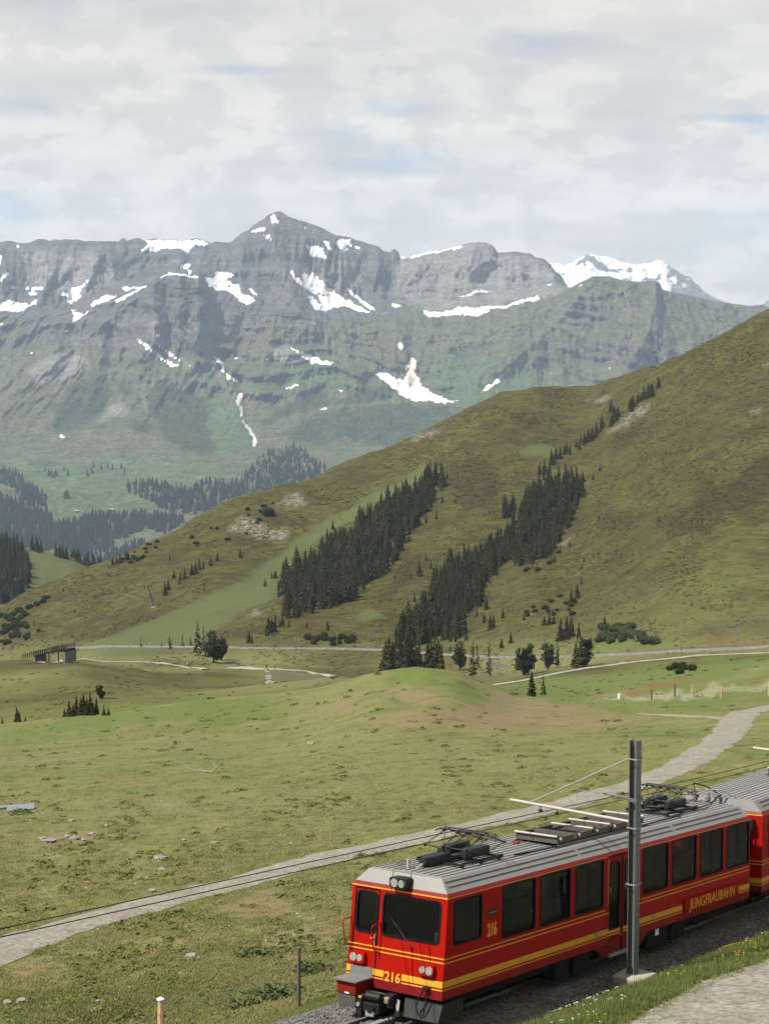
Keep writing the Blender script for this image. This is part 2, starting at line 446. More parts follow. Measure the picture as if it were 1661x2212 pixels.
def land_material():
    m, nt, b, o = newmat('alpine turf')
    geo = nd(nt, 'ShaderNodeNewGeometry'); pos = geo.outputs['Position']
    n1 = noise(nt, pos, 0.035, 5, 0.6); n2 = noise(nt, pos, 0.22, 5, 0.62); n3 = noise(nt, pos, 1.6, 4, 0.6); n4 = noise(nt, pos, 9.0, 3, 0.6)
    nstr = noise(nt, mapping(nt, pos, (0.05, 0.13, 0.4)), 1.0, 5, 0.65, 0.8)
    g1 = mixc(nt, ramp(nt, n2, [(0.36, 0), (0.64, 1)]), (0.074, 0.122, 0.026), (0.184, 0.182, 0.072))
    g2 = mixc(nt, ramp(nt, n1, [(0.40, 0), (0.62, 1)]), g1, mixc(nt, n3, (0.130, 0.150, 0.050), (0.190, 0.184, 0.078)))
    g2 = mixc(nt, math_(nt, 'MULTIPLY', attr(nt, 'dry'), 0.5), g2, (0.165, 0.148, 0.064))
    # hill: browner, drier turf
    hillc = mixc(nt, ramp(nt, n1, [(0.35, 0), (0.65, 1)]), (0.054, 0.062, 0.013), (0.090, 0.085, 0.018))
    terr = noise(nt, mapping(nt, pos, (0.02, 0.02, 0.75)), 1.0, 4, 0.7, 0.4)
    n0 = noise(nt, pos, 0.011, 5, 0.62, 0.5)
    hillc = mixc(nt, ramp(nt, n0, [(0.44, 0.0), (0.60, 0.8)]), hillc, (0.096, 0.106, 0.024))
    hillc = mixc(nt, ramp(nt, terr, [(0.50, 0.0), (0.62, 0.7)]), hillc, (0.034, 0.028, 0.008))
    hillc = mixc(nt, ramp(nt, nstr, [(0.38, 0), (0.66, 1)]), hillc, (0.060, 0.042, 0.012))
    hillc = mixc(nt, ramp(nt, noise(nt, pos, 0.16, 5, 0.75), [(0.48, 0), (0.62, 0.9)]), hillc, (0.022, 0.024, 0.005))
    hillc = mixc(nt, ramp(nt, noise(nt, mapping(nt, pos, (0.10, 0.25, 0.5)), 1.0, 5, 0.75), [(0.52, 0), (0.66, 0.75)]), hillc, (0.130, 0.128, 0.036))
    c = mixc(nt, attr(nt, 'hill'), g2, hillc)
    hm = math_(nt, 'MULTIPLY', math_(nt, 'MAXIMUM', attr(nt, 'heath'), math_(nt, 'MULTIPLY', attr(nt, 'hill'), ramp(nt, n1, [(0.47, 0.0), (0.60, 0.75)]))), ramp(nt, noise(nt, pos, 0.11, 6, 0.75), [(0.34, 0.1), (0.48, 1)]))
    c = mixc(nt, math_(nt, 'MULTIPLY', hm, 0.85), c, mixc(nt, n2, (0.022, 0.013, 0.006), (0.050, 0.028, 0.012)))
    c = mixc(nt, math_(nt, 'MULTIPLY', attr(nt, 'piste'), 0.8), c, mixc(nt, nstr, (0.070, 0.098, 0.030), (0.102, 0.122, 0.046)))
    c = mixc(nt, math_(nt, 'MULTIPLY', attr(nt, 'lush'), ramp(nt, n2, [(0.3, 0.45), (0.6, 0.95)])), c, mixc(nt, n3, (0.070, 0.108, 0.022), (0.125, 0.165, 0.040)))
    c = mixc(nt, math_(nt, 'MULTIPLY', attr(nt, 'pale'), ramp(nt, n3, [(0.4, 0.1), (0.62, 1)])), c, (0.36, 0.35, 0.27))
    c = mixc(nt, math_(nt, 'MULTIPLY', attr(nt, 'rust'), ramp(nt, n2, [(0.3, 0.2), (0.6, 0.9)])), c, (0.17, 0.085, 0.035))
    dm = math_(nt, 'MULTIPLY', attr(nt, 'dirt'), ramp(nt, math_(nt, 'ADD', math_(nt, 'MULTIPLY', n3, 0.6), math_(nt, 'MULTIPLY', n2, 0.4)), [(0.36, 0.10), (0.54, 0.95)]))
    c = mixc(nt, dm, c, mixc(nt, n4, (0.125, 0.084, 0.046), (0.27, 0.20, 0.128)))
    rm = math_(nt, 'MULTIPLY', attr(nt, 'rocky'), ramp(nt, noise(nt, pos, 0.35, 4, 0.75), [(0.44, 0), (0.52, 1)]))
    c = mixc(nt, rm, c, mixc(nt, n3, (0.11, 0.10, 0.08), (0.30, 0.275, 0.235)))
    spk = ramp(nt, noise(nt, pos, 0.9, 2, 0.5), [(0.70, 0), (0.76, 1)])
    c = mixc(nt, math_(nt, 'MULTIPLY', spk, 0.35), c, (0.26, 0.24, 0.17))
    dk = ramp(nt, noise(nt, mapping(nt, pos, (1, 2.2, 1)), 0.33, 5, 0.7), [(0.54, 0), (0.66, 1)])
    c = mixc(nt, math_(nt, 'MULTIPLY', dk, 0.7), c, (0.078, 0.072, 0.022))
    c = mixc(nt, ramp(nt, n4, [(0.3, 0.0), (0.75, 0.35)]), c, mixc(nt, 0.5, c, (0.05, 0.055, 0.015)))
    c = mixc(nt, 1.0, c, (KALB, KALB, KALB), 'MULTIPLY')
    lk(nt, c, b.inputs['Base Color']); b.inputs['Roughness'].default_value = 0.95; b.inputs['Specular IOR Level'].default_value = 0.1
    bp = nd(nt, 'ShaderNodeBump'); bp.inputs['Strength'].default_value = 0.6; bp.inputs['Distance'].default_value = 0.12
    hgt = math_(nt, 'ADD', math_(nt, 'MULTIPLY', n3, 1.0), math_(nt, 'MULTIPLY', n4, 0.35))
    hgt = math_(nt, 'ADD', hgt, math_(nt, 'MULTIPLY', math_(nt, 'MULTIPLY', noise(nt, pos, 0.28, 5, 0.7), attr(nt, 'hill')), 9.0))
    lk(nt, hgt, bp.inputs['Height']); lk(nt, bp.outputs[0], b.inputs['Normal'])
    return m


hillw = np.clip((dist - 480) / 350, 0, 1) * np.clip((1425 - pya) / 50, 0, 1)
midw = np.clip((dist - 235) / 40, 0, 1) * np.clip(0.42 + 1.3 * fbm(xa / 60, ya / 110, 4, 211), 0, 0.85)
hillw = np.maximum(hillw, midw)
ground = grid_object('ground', VA, land_material(), dict(dirt=blur(dirt, 2), piste=blur(piste, 3), heath=blur(heath, 3), rocky=blur(rocky, 1), lush=blur(lush, 4), pale=blur(pale, 1), rust=blur(rust, 2), dry=dry, hill=hillw))
tag(ground, kind='structure')

# ------------------------------------------------------------------ rounded wooded knoll and pasture shoulder beyond the near ridge
def simple_hill(name, sil, base_py, base_d, mat, cols=150, seed=4, amp=6.0):
    s = np.array(sil, float)
    ks = np.linspace((s[0, 0] - CX) / F, (s[-1, 0] - CX) / F, cols) * 1.0
    rr = [rowof([(p[0], base_py, base_d) for p in sil], ks), rowof([(p[0], (p[1] + base_py) / 2 - 10, (p[2] * 0.45 + base_d * 0.55)) for p in sil], ks), rowof(sil, ks, 3),
          rowof([(p[0], p[1] + 14, p[2] * 1.08) for p in sil], ks), rowof([(p[0], p[1] + 160, p[2] * 1.3) for p in sil], ks)]
    Y = np.array([r[0] for r in rr]); Z = np.array([r[1] for r in rr])
    y, z = pchip(Y, Z, [24, 24, 8, 8]); x = ks[None, :] * y
    z = z + amp * fbm(x / 80, y / 80, 4, seed)
    V = np.stack([x, y, z], -1)
    zero = np.zeros(y.shape); one = zero + 1
    px, py = proj(V)
    o = grid_object(name, V, mat, dict(dirt=zero, piste=one * 0.8, heath=zero, rocky=zero, lush=zero, pale=zero, rust=zero, dry=one * 0.4, hill=one * 0.5))
    return tag(o, kind='structure'), V, bvh_of(V)


LANDM = ground.data.materials[0]
knoll, VK, BK = simple_hill('hill', [(-300, 1140, 1750), (-100, 1160, 1750), (0, 1180, 1750), (45, 1186, 1750), (110, 1196, 1760), (160, 1207, 1770), (200, 1224, 1790), (260, 1252, 1820), (340, 1290, 1850)], 1420, 1400, LANDM)
shoulder, VS, BS = simple_hill('hill', [(340, 1190, 1880), (420, 1130, 1860), (470, 1106, 1850), (505, 1093, 1850), (540, 1098, 1860), (620, 1120, 1880)], 1240, 1600, LANDM, 60, 8, 3.0)

# ------------------------------------------------------------------ the range across the valley
def mountain_material():
    m, nt, b, o = newmat('mountain side')
    geo = nd(nt, 'ShaderNodeNewGeometry'); pos = geo.outputs['Position']
    sp = nd(nt, 'ShaderNodeSeparateXYZ'); lk(nt, geo.outputs['Normal'], sp.inputs[0])
    n1 = noise(nt, pos, 0.0022, 6, 0.6); n2 = noise(nt, pos, 0.009, 6, 0.65); n3 = noise(nt, pos, 0.035, 5, 0.7)
    strata = noise(nt, mapping(nt, pos, (0.0016, 0.0016, 0.03)), 1.0, 5, 0.65, 0.7)
    grass = mixc(nt, ramp(nt, n2, [(0.35, 0), (0.65, 1)]), (0.066, 0.090, 0.040), (0.120, 0.125, 0.066))
    grass = mixc(nt, ramp(nt, n1, [(0.40, 0), (0.62, 0.7)]), grass, (0.125, 0.112, 0.066))
    grass = mixc(nt, ramp(nt, noise(nt, pos, 0.05, 4, 0.75), [(0.48, 0.0), (0.64, 0.6)]), grass, (0.030, 0.050, 0.016))
    grass = mixc(nt, math_(nt, 'MULTIPLY', attr(nt, 'bright'), 0.75), grass, (0.072, 0.118, 0.044))
    rock = mixc(nt, ramp(nt, strata, [(0.34, 0), (0.64, 1)]), (0.060, 0.060, 0.060), (0.185, 0.175, 0.162))
    rock = mixc(nt, ramp(nt, noise(nt, pos, 0.06, 4, 0.75), [(0.42, 0.0), (0.58, 0.75)]), rock, (0.045, 0.045, 0.047))
    rock = mixc(nt, ramp(nt, n3, [(0.35, 0), (0.65, 0.6)]), rock, (0.095, 0.102, 0.075))
    rock = mixc(nt, math_(nt, 'MULTIPLY', attr(nt, 'slab'), 0.75), rock, mixc(nt, strata, (0.15, 0.142, 0.133), (0.28, 0.26, 0.238)))
    scree = mixc(nt, n3, (0.16, 0.15, 0.14), (0.235, 0.218, 0.20))
    steep = ramp(nt, math_(nt, 'ADD', sp.outputs[2], math_(nt, 'MULTIPLY', math_(nt, 'SUBTRACT', n2, 0.5), 0.55)), [(0.50, 1), (0.66, 0)])
    rk = math_(nt, 'ADD', attr(nt, 'rock'), math_(nt, 'MULTIPLY', math_(nt, 'SUBTRACT', n2, 0.5), 1.6))
    rk = math_(nt, 'MAXIMUM', ramp(nt, rk, [(0.34, 0), (0.62, 1)]), math_(nt, 'MULTIPLY', steep, 0.85))
    c = mixc(nt, rk, grass, rock)
    sm = math_(nt, 'MULTIPLY', attr(nt, 'scree'), ramp(nt, n3, [(0.25, 0.5), (0.6, 1.0)]))
    c = mixc(nt, sm, c, scree)
    sb = math_(nt, 'MULTIPLY', attr(nt, 'scrub'), ramp(nt, n3, [(0.36, 0.35), (0.56, 1)]))
    c = mixc(nt, sb, c, mixc(nt, n3, (0.014, 0.025, 0.010), (0.040, 0.060, 0.022)))
    spk = ramp(nt, noise(nt, pos, 0.055, 5, 0.8), [(0.30, 0.45), (0.70, 1.55)])
    spk2 = ramp(nt, noise(nt, mapping(nt, pos, (0.012, 0.012, 0.06)), 1.0, 5, 0.75), [(0.32, 0.65), (0.68, 1.35)])
    c = mixc(nt, 1.0, mixc(nt, 1.0, c, spk, 'MULTIPLY'), spk2, 'MULTIPLY')
    sn = math_(nt, 'ADD', attr(nt, 'snow'), math_(nt, 'MULTIPLY', math_(nt, 'SUBTRACT', noise(nt, mapping(nt, pos, (0.045, 0.045, 0.02)), 1.0, 5, 0.75), 0.5), 1.3))
    snm = ramp(nt, sn, [(0.34, 0), (0.42, 1)])
    c = mixc(nt, snm, c, mixc(nt, attr(nt, 'dusty'), (0.60, 0.60, 0.60), (0.42, 0.39, 0.355)))
    c = mixc(nt, 1.0, c, (0.80, 0.80, 0.80), 'MULTIPLY')
    lk(nt, c, b.inputs['Base Color']); b.inputs['Roughness'].default_value = 0.95; b.inputs['Specular IOR Level'].default_value = 0.1
    bp = nd(nt, 'ShaderNodeBump'); bp.inputs['Strength'].default_value = 1.0; bp.inputs['Distance'].default_value = 42.0
    hh = math_(nt, 'ADD', n2, math_(nt, 'MULTIPLY', n3, 0.55))
    hh = math_(nt, 'MULTIPLY', hh, math_(nt, 'SUBTRACT', 1.0, math_(nt, 'MULTIPLY', snm, 0.85)))
    lk(nt, hh, bp.inputs['Height']); lk(nt, bp.outputs[0], b.inputs['Normal'])
    return m


MTN = mountain_material()
RIDGE = [(-300, 530), (-100, 520), (0, 522), (50, 524), (90, 517), (165, 518), (215, 522), (255, 523), (262, 515), (268, 513), (276, 521), (300, 516), (350, 518), (430, 518), (455, 524), (500, 524), (515, 513), (530, 499), (548, 486), (565, 474), (580, 464), (595, 458), (606, 459), (615, 462), (630, 470), (645, 479), (660, 482), (685, 489), (710, 500), (740, 512), (760, 516), (785, 524), (812, 532), (830, 543), (842, 545), (847, 538), (853, 535), (858, 540), (865, 552), (880, 557), (905, 551), (930, 545), (960, 538), (990, 532), (1010, 526), (1030, 523), (1055, 525), (1066, 531), (1075, 547), (1095, 543), (1120, 542), (1140, 548), (1155, 554), (1175, 560), (1188, 569), (1198, 584), (1208, 593), (1225, 625), (1300, 640), (1420, 650), (1480, 660), (1661, 700), (2000, 740)]
EDGE = [(-300, 705), (0, 692), (60, 690), (100, 690), (160, 697), (200, 672), (250, 645), (310, 614), (340, 600), (370, 592), (400, 593), (430, 600), (450, 640), (470, 660), (560, 668), (660, 692), (740, 690), (800, 683), (860, 690), (920, 684), (960, 690), (1010, 692), (1040, 682), (1100, 668), (1180, 645), (1220, 628), (1250, 612), (1280, 599), (1315, 598), (1345, 607), (1380, 610), (1415, 608), (1424, 614), (1430, 627), (1480, 637), (1555, 652), (1620, 661), (1645, 658), (1661, 667), (2000, 720)]
INNER = [(-300, 662), (0, 652), (60, 655), (100, 660), (160, 668), (200, 645), (250, 622), (310, 603), (370, 587), (430, 584), (470, 604), (560, 606), (660, 622), (740, 640), (800, 645), (860, 641), (965, 643), (1030, 631), (1100, 621), (1195, 606), (1220, 622), (1250, 625), (1280, 620), (1400, 630), (1480, 650), (1555, 665), (1661, 680), (2000, 730)]
NCM = 950
ksM = np.linspace((-290 - CX) / F, (1960 - CX) / F, NCM)
R3 = lambda c, d: [(p[0], p[1], d) for p in c]
def flat_row(y0, d, var=0):
    return [(x, y0 + var * math.sin(x / 170.0 + d), d) for x in range(-300, 2001, 100)]
MR = [rowof(flat_row(1330, 4000), ksM), rowof(flat_row(1200, 4550, 10), ksM), rowof(flat_row(1110, 5000, 8), ksM), rowof(flat_row(1030, 5700, 14), ksM), rowof(flat_row(960, 6600, 12), ksM),
      rowof(flat_row(890, 7350, 12), ksM), rowof(flat_row(820, 7850, 10), ksM), rowof([(p[0], p[1] + 62, 8350) for p in EDGE], ksM), rowof(R3(EDGE, 8750), ksM), rowof(R3(INNER, 9450), ksM),
      rowof([(p[0], p[1], 10100) for p in RIDGE], ksM), rowof([(p[0], p[1] + 10, 10500) for p in RIDGE], ksM), rowof([(p[0], p[1] + 160, 11500) for p in RIDGE], ksM)]
YM = np.array([r[0] for r in MR]); ZM = np.array([r[1] for r in MR])
ym, zm = pchip(YM, ZM, [6, 20, 26, 26, 26, 28, 30, 44, 52, 26, 64, 4, 4])
xm = ksM[None, :] * ym
for a_, b_ in ((0, 0),):
    up = np.clip((ym - 6300) / 1500, 0, 1)
    wx = xm + 160 * fbm(xm / 700, zm / 500, 3, 21); wz = zm + 160 * fbm(xm / 600, zm / 600, 3, 22)
    nridge = (ym < 10080)
    edgefade = np.clip((10100 - ym) / 350, 0, 1)
    ribs = ridged(wx / 420, wz / 1500, 5, 41, 0.55)
    bands = ridged(wx / 2600 + 4, wz / 85 + 0.0006 * wx, 3, 43, 0.5)
    fine = fbm(wx / 90, wz / 110, 5, 47, 0.6)
    big_ = fbm(xm / 1100, ym / 1300, 3, 49)
    ym2 = ym - up * edgefade * (230 * ribs + 85 * bands * np.clip(fbm(xm / 500, ym / 900, 3, 53) + 0.55, 0, 1) + 75 * fine)
    zm2 = zm + (1 - up) * (26 * fbm(xm / 260, ym / 330, 5, 51)) + 55 * big_ * np.clip((ym - 4400) / 1500, 0, 1) * (1 - up)
    ym2 = ym2 - up * edgefade * 34 * ridged(wx / 46, wz / 60, 4, 57, 0.6)
    zm2 = zm2 + 16 * fbm(xm / 55, ym / 200, 4, 58) * np.clip((ym - 9300) / 700, 0, 1)
    # the dome of cliffs: deep chutes in its face
    pxd, pyd = proj(np.stack([xm, ym, zm], -1))
    dome = np.exp(-(((pxd - 375) / 85) ** 2 + ((pyd - 660) / 70) ** 2))
    ym2 = ym2 - 170 * dome * ridged(wx / 210 + 0.3, wz / 2400, 3, 71) * edgefade
    # avalanche gully down to the fans
    for gx0, gy0, gx1, gy1, w_, am in ((440, 700, 520, 830, 12, 60), (515, 690, 520, 830, 10, 50), (520, 830, 550, 960, 12, 60), (890, 760, 880, 800, 10, 80), (860, 560, 840, 650, 14, 90), (610, 560, 640, 660, 22, -120), (640, 640, 760, 800, 40, -60)):
        t_ = np.clip(((pxd - gx0) * (gx1 - gx0) + (pyd - gy0) * (gy1 - gy0)) / ((gx1 - gx0) ** 2 + (gy1 - gy0) ** 2), 0, 1)
        dd = np.hypot(pxd - gx0 - t_ * (gx1 - gx0), pyd - gy0 - t_ * (gy1 - gy0))
        ym2 = ym2 + am * np.exp(-(dd / w_) ** 2) * edgefade
    # buttresses: each catches the sun on one flank and shades the other
    for line, am, w_ in (([(370, 592), (300, 640), (200, 720), (100, 800), (20, 850)], 240, 30), ([(430, 600), (442, 680), (420, 745)], 170, 16), ([(597, 462), (588, 560), (640, 660), (700, 740), (760, 800)], 210, 30), ([(530, 505), (520, 600), (545, 700)], 130, 18), ([(830, 548), (812, 600), (850, 690), (880, 770)], 170, 20), ([(1030, 530), (1008, 600), (1030, 650)], 110, 22), ([(1280, 605), (1200, 700), (1080, 800)], 190, 30), ([(1420, 615), (1400, 720), (1330, 830)], 200, 32), ([(1010, 692), (960, 770)], 120, 20), ([(680, 690), (720, 790), (830, 830)], 130, 22), ([(1120, 668), (1100, 760), (1020, 820)], 130, 20), ([(90, 530), (110, 600), (80, 660)], 130, 22), ([(230, 530), (250, 600)], 110, 18), ([(330, 610), (335, 700), (300, 780)], 150, 14), ([(390, 600), (385, 700)], 120, 10), ([(250, 700), (330, 800), (420, 900), (440, 980)], 120, 26), ([(150, 800), (250, 880), (330, 960)], 90, 26)):
        best = np.full(pxd.shape, 1e9)
        for (gx0, gy0), (gx1, gy1) in zip(line[:-1], line[1:]):
            t_ = np.clip(((pxd - gx0) * (gx1 - gx0) + (pyd - gy0) * (gy1 - gy0)) / ((gx1 - gx0) ** 2 + (gy1 - gy0) ** 2), 0, 1)
            best = np.minimum(best, np.hypot(pxd - gx0 - t_ * (gx1 - gx0), pyd - gy0 - t_ * (gy1 - gy0)))
        best = best * (1 + 0.35 * fbm(pxd / 22, pyd / 22, 3, int(am)))
        ym2 = ym2 - 0.6 * am * np.exp(-best / w_) * edgefade
VM = np.stack([ksM[None, :] * ym2, ym2, zm2], -1)
# keep the columns' bearing while the face is pushed in and out
pxm, pym = proj(VM)
SNOW = [c8((620, 175), (860, 172), (915, 188), (845, 195), (815, 225), (770, 205), (700, 215), (640, 220), (610, 215), (650, 190)), c8((780, 282), (820, 280), (810, 300), (785, 300)), c8((75, 195), (85, 190), (80, 215)),
    zb_((250, 210), (300, 185), (350, 195), (345, 210), (300, 210), (255, 228)), zb_((320, 240), (370, 225), (380, 270), (345, 265)), zb_((370, 110), (400, 95), (430, 160), (385, 160)), zb_((590, 165), (610, 185), (600, 195)), zb_((770, 215), (820, 235), (790, 235)), zb_((505, 285), (540, 310), (530, 305)), zb_((565, 330), (610, 375), (595, 370)),
    zb_((610, 305), (690, 310), (740, 345), (760, 410), (700, 390), (640, 375)), zb_((735, 285), (770, 290), (800, 360), (770, 340)), zb_((815, 285), (870, 265), (920, 275), (900, 300), (850, 325), (815, 320)), zb_((900, 295), (960, 315), (995, 345), (940, 325)), zb_((850, 345), (880, 320), (915, 325)),
    zb_((485, 460), (520, 480), (590, 560), (590, 490), (640, 520), (650, 470), (690, 530), (760, 590), (850, 650), (930, 690), (1000, 730), (1050, 765), (960, 750), (860, 715), (800, 725), (750, 750), (680, 740), (650, 715), (620, 655), (660, 655), (690, 690), (720, 700), (700, 650), (620, 610), (550, 550)),
    zb_((890, 590), (930, 620), (1000, 680), (1085, 740), (1040, 740), (960, 670), (900, 630)), zb_((0, 500), (50, 485), (140, 505), (80, 530), (100, 560), (160, 570), (150, 600), (230, 650), (280, 685), (210, 710), (160, 680), (130, 640), (60, 605), (0, 610)), zb_((225, 595), (250, 600), (285, 645), (260, 640)), za_((1390, 110), (1450, 110), (1500, 70), (1590, 90), (1530, 120), (1600, 160), (1640, 200), (1560, 195), (1480, 190), (1410, 160)),
    zb_((485, 990), (560, 1020), (640, 1045), (720, 1085), (740, 1075), (800, 1110), (660, 1105), (600, 1060)), zb_((330, 1060), (360, 1065), (345, 1085)), zb_((1195, 695), (1250, 710), (1240, 725), (1195, 720)),
    zb_((1400, 740), (1470, 765), (1560, 765), (1661, 725), (1661, 775), (1560, 780), (1470, 795), (1410, 775)), zc_((0, 395), (60, 400), (140, 375), (220, 380), (270, 370), (380, 365), (450, 340), (520, 320), (540, 340), (470, 350), (380, 375), (300, 385), (215, 430), (180, 415), (120, 405), (0, 425)), zc_((110, 330), (230, 295), (315, 290), (230, 307)), zc_((565, 258), (600, 262), (590, 270)), zc_((655, 262), (680, 265), (670, 272)), zc_((710, 280), (755, 262), (740, 275)),
    zb_((1230, 375), (1300, 380), (1400, 355), (1560, 320), (1661, 300), (1661, 322), (1560, 342), (1450, 362), (1390, 378), (1260, 402)), zc_((0, 92), (150, 68), (150, 87), (0, 110)),
    zb_((1320, 1065), (1345, 1075), (1360, 1180), (1400, 1260), (1480, 1310), (1560, 1345), (1661, 1360), (1560, 1360), (1555, 1380), (1450, 1360), (1330, 1360), (1260, 1320), (1200, 1270), (1130, 1220), (1085, 1180), (1110, 1160), (1200, 1195), (1270, 1220), (1285, 1180), (1290, 1110)), zb_((1230, 965), (1270, 975), (1250, 1020)),
    zb_((150, 1310), (185, 1310), (180, 1400), (190, 1453), (170, 1453), (150, 1350)), c8((1030, 850), (1050, 840), (1045, 940), (1080, 990), (1110, 1030), (1105, 1060), (1085, 1060), (1095, 1030), (1050, 960)), zb_((-10, 1045), (40, 1090), (72, 1170), (150, 1212), (165, 1230), (90, 1202), (52, 1160), (16, 1090)), zb_((130, 1068), (160, 1070), (150, 1088)),
    za_((900, 500), (960, 540), (1040, 590), (1100, 650), (1190, 700), (1240, 715), (1180, 715), (1080, 650), (1000, 590)), za_((1050, 535), (1090, 570), (1180, 640), (1300, 715), (1250, 690), (1150, 640), (1060, 560)), za_((1040, 485), (1090, 500), (1100, 525), (1060, 515)), za_((450, 270), (500, 215), (550, 230), (530, 260), (480, 280)), za_((400, 215), (470, 210), (510, 200), (600, 120), (605, 130), (540, 200), (460, 240)),
    za_((610, 290), (640, 265), (680, 240), (720, 220), (795, 235), (740, 260), (680, 285), (620, 305)), za_((780, 265), (850, 225), (940, 185), (990, 152), (985, 170), (900, 215), (800, 275)), za_((1070, 110), (1150, 76), (1240, 83), (1350, 98), (1330, 110), (1230, 97), (1150, 90)), za_((820, 190), (860, 170), (880, 190), (930, 170), (940, 178), (860, 205)), za_((475, 320), (530, 340), (570, 355), (610, 330), (590, 350), (530, 405), (485, 405), (500, 360)),
    za_((-10, 290), (80, 260), (140, 280), (200, 290), (240, 260), (290, 240), (230, 290), (140, 345), (60, 330), (-10, 345)), za_((190, 205), (260, 205), (240, 230), (200, 225)), za_((220, 160), (275, 110), (240, 150)), za_((180, 168), (240, 168), (335, 173), (335, 184), (180, 184)), za_((390, 180), (480, 183), (560, 193), (390, 197)), za_((0, 60), (12, -40), (-10, -40)), za_((0, 150), (20, 80), (75, 70), (40, 105), (0, 155)), za_((60, 165), (110, 160), (120, 182)), za_((430, 475), (465, 460), (460, 478)), za_((-5, 402), (30, 425), (8, 430)),
    za_((1215, 30), (1280, 20), (1270, 50), (1230, 55)), za_((1270, 60), (1295, 55), (1280, 95)), za_((300, 70), (340, 50), (320, 75)), za_((375, 80), (390, 60), (392, 85)), za_((400, 1165), (450, 1185), (430, 1192)), za_((265, 1160), (300, 1162), (280, 1172)), za_((205, 615), (230, 612), (220, 635)), c8((1230, 810), (1285, 797), (1290, 803), (1240, 817)), c8((1450, 820), (1500, 815), (1470, 826)), c8((1385, 900), (1420, 897), (1405, 908)), zc_((250, 795), (275, 765), (330, 735), (340, 740), (290, 775)), zc_((872, 672), (885, 680), (880, 690))]
snow = mask(pxm, pym, SNOW, 5, 81, 9)
dusty = mask(pxm, pym, [zb_((1280, 1060), (1350, 1060), (1380, 1220), (1290, 1260)), c8((1020, 840), (1120, 840), (1120, 1070), (1020, 1070))])
rl = np.interp(pxm, [0, 100, 200, 300, 400, 460, 560, 660, 760, 850, 900, 1000, 1100, 1200, 1300, 1420, 1661], [700, 725, 760, 770, 750, 725, 690, 705, 700, 680, 660, 668, 645, 622, 596, 605, 655])
rock = np.clip((rl + 45 * fbm(pxm / 60, pym / 60, 4, 91) - pym) / 30 + 0.5, 0, 1)
slab = mask(pxm, pym, [[(865, 560), (930, 545), (1030, 523), (1060, 525), (1078, 550), (1150, 552), (1200, 590), (1195, 606), (1100, 622), (1030, 632), (965, 645), (850, 642), (855, 600)]], 4)
scree = mask(pxm, pym, [za_((200, 740), (350, 640), (480, 600), (560, 640), (620, 720), (520, 770), (330, 830), (230, 800)), za_((420, 1170), (640, 1090), (780, 960), (870, 950), (880, 1040), (700, 1070)), za_((960, 880), (990, 890), (1000, 1000), (970, 960)), [(850, 645), (965, 646), (1100, 625), (1200, 608), (1240, 620), (1170, 640), (1030, 672), (930, 672)], za_((1060, 600), (1200, 690), (1330, 715), (1200, 650), (1080, 560)), za_((1120, 300), (1050, 380), (1010, 450), (1040, 530), (1120, 560), (1110, 430)),
    [(50, 540), (200, 550), (260, 600), (180, 640), (60, 620)], c8((840, 560), (880, 640), (960, 760), (990, 850), (900, 700)), zb_((330, 1000), (480, 990), (600, 1070), (560, 1120), (380, 1060)), [(640, 590), (760, 560), (790, 640), (700, 610)]], 10, 95, 25)
scrub = mask(pxm, pym, [za_((380, 1000), (460, 870), (620, 760), (720, 790), (760, 900), (700, 1020), (560, 1100), (430, 1160), (370, 1140)), za_((800, 840), (850, 780), (900, 830), (900, 900), (830, 910)), za_((1000, 860), (1100, 800), (1200, 850), (1380, 960), (1400, 1100), (1450, 1180), (1380, 1240), (1150, 1240), (1080, 1100), (1020, 1000)), za_((900, 1090), (1000, 1080), (1040, 1130), (930, 1160)),
    zb_((360, 1420), (560, 1340), (700, 1290), (760, 1330), (640, 1370), (480, 1440)), zb_((830, 1330), (960, 1290), (1120, 1260), (1200, 1260), (1220, 1310), (1120, 1350), (830, 1390)), c8((1130, 940), (1300, 870), (1460, 850), (1450, 880), (1300, 920), (1140, 970)), c8((1200, 1010), (1400, 920), (1661, 880), (1661, 1060), (1500, 1040), (1350, 1050)), c8((800, 820), (900, 860), (890, 960), (930, 1080), (880, 1110), (740, 1060), (700, 940)), [(830, 870), (960, 880), (1000, 890), (900, 960), (830, 975)]], 14, 97, 16)
bright = mask(pxm, pym, [c8((880, 740), (1030, 850), (1040, 940), (1080, 1040), (1000, 1110), (920, 1100), (880, 950), (860, 850)), c8((1050, 760), (1300, 720), (1560, 760), (1400, 830), (1100, 880)), [(920, 800), (960, 760), (1050, 800), (1200, 810), (1150, 840), (1000, 870), (950, 850)], [(0, 1010), (300, 990), (500, 1010), (560, 960), (560, 990), (420, 1060), (120, 1140), (100, 1060)]], 20, 99, 40)
rangeo = grid_object('mountain_range', VM, MTN, dict(snow=0.5 * snow + 0.5 * blur(snow, 1), dusty=blur(dusty, 2), rock=rock, slab=blur(slab, 2), scree=blur(scree, 2), scrub=blur(scrub, 2), bright=blur(bright, 4)))
tag(rangeo, 'grey rocky range with a pointed summit and snow fields above green flanks', 'mountain', kind='structure')
BM = bvh_of(VM)

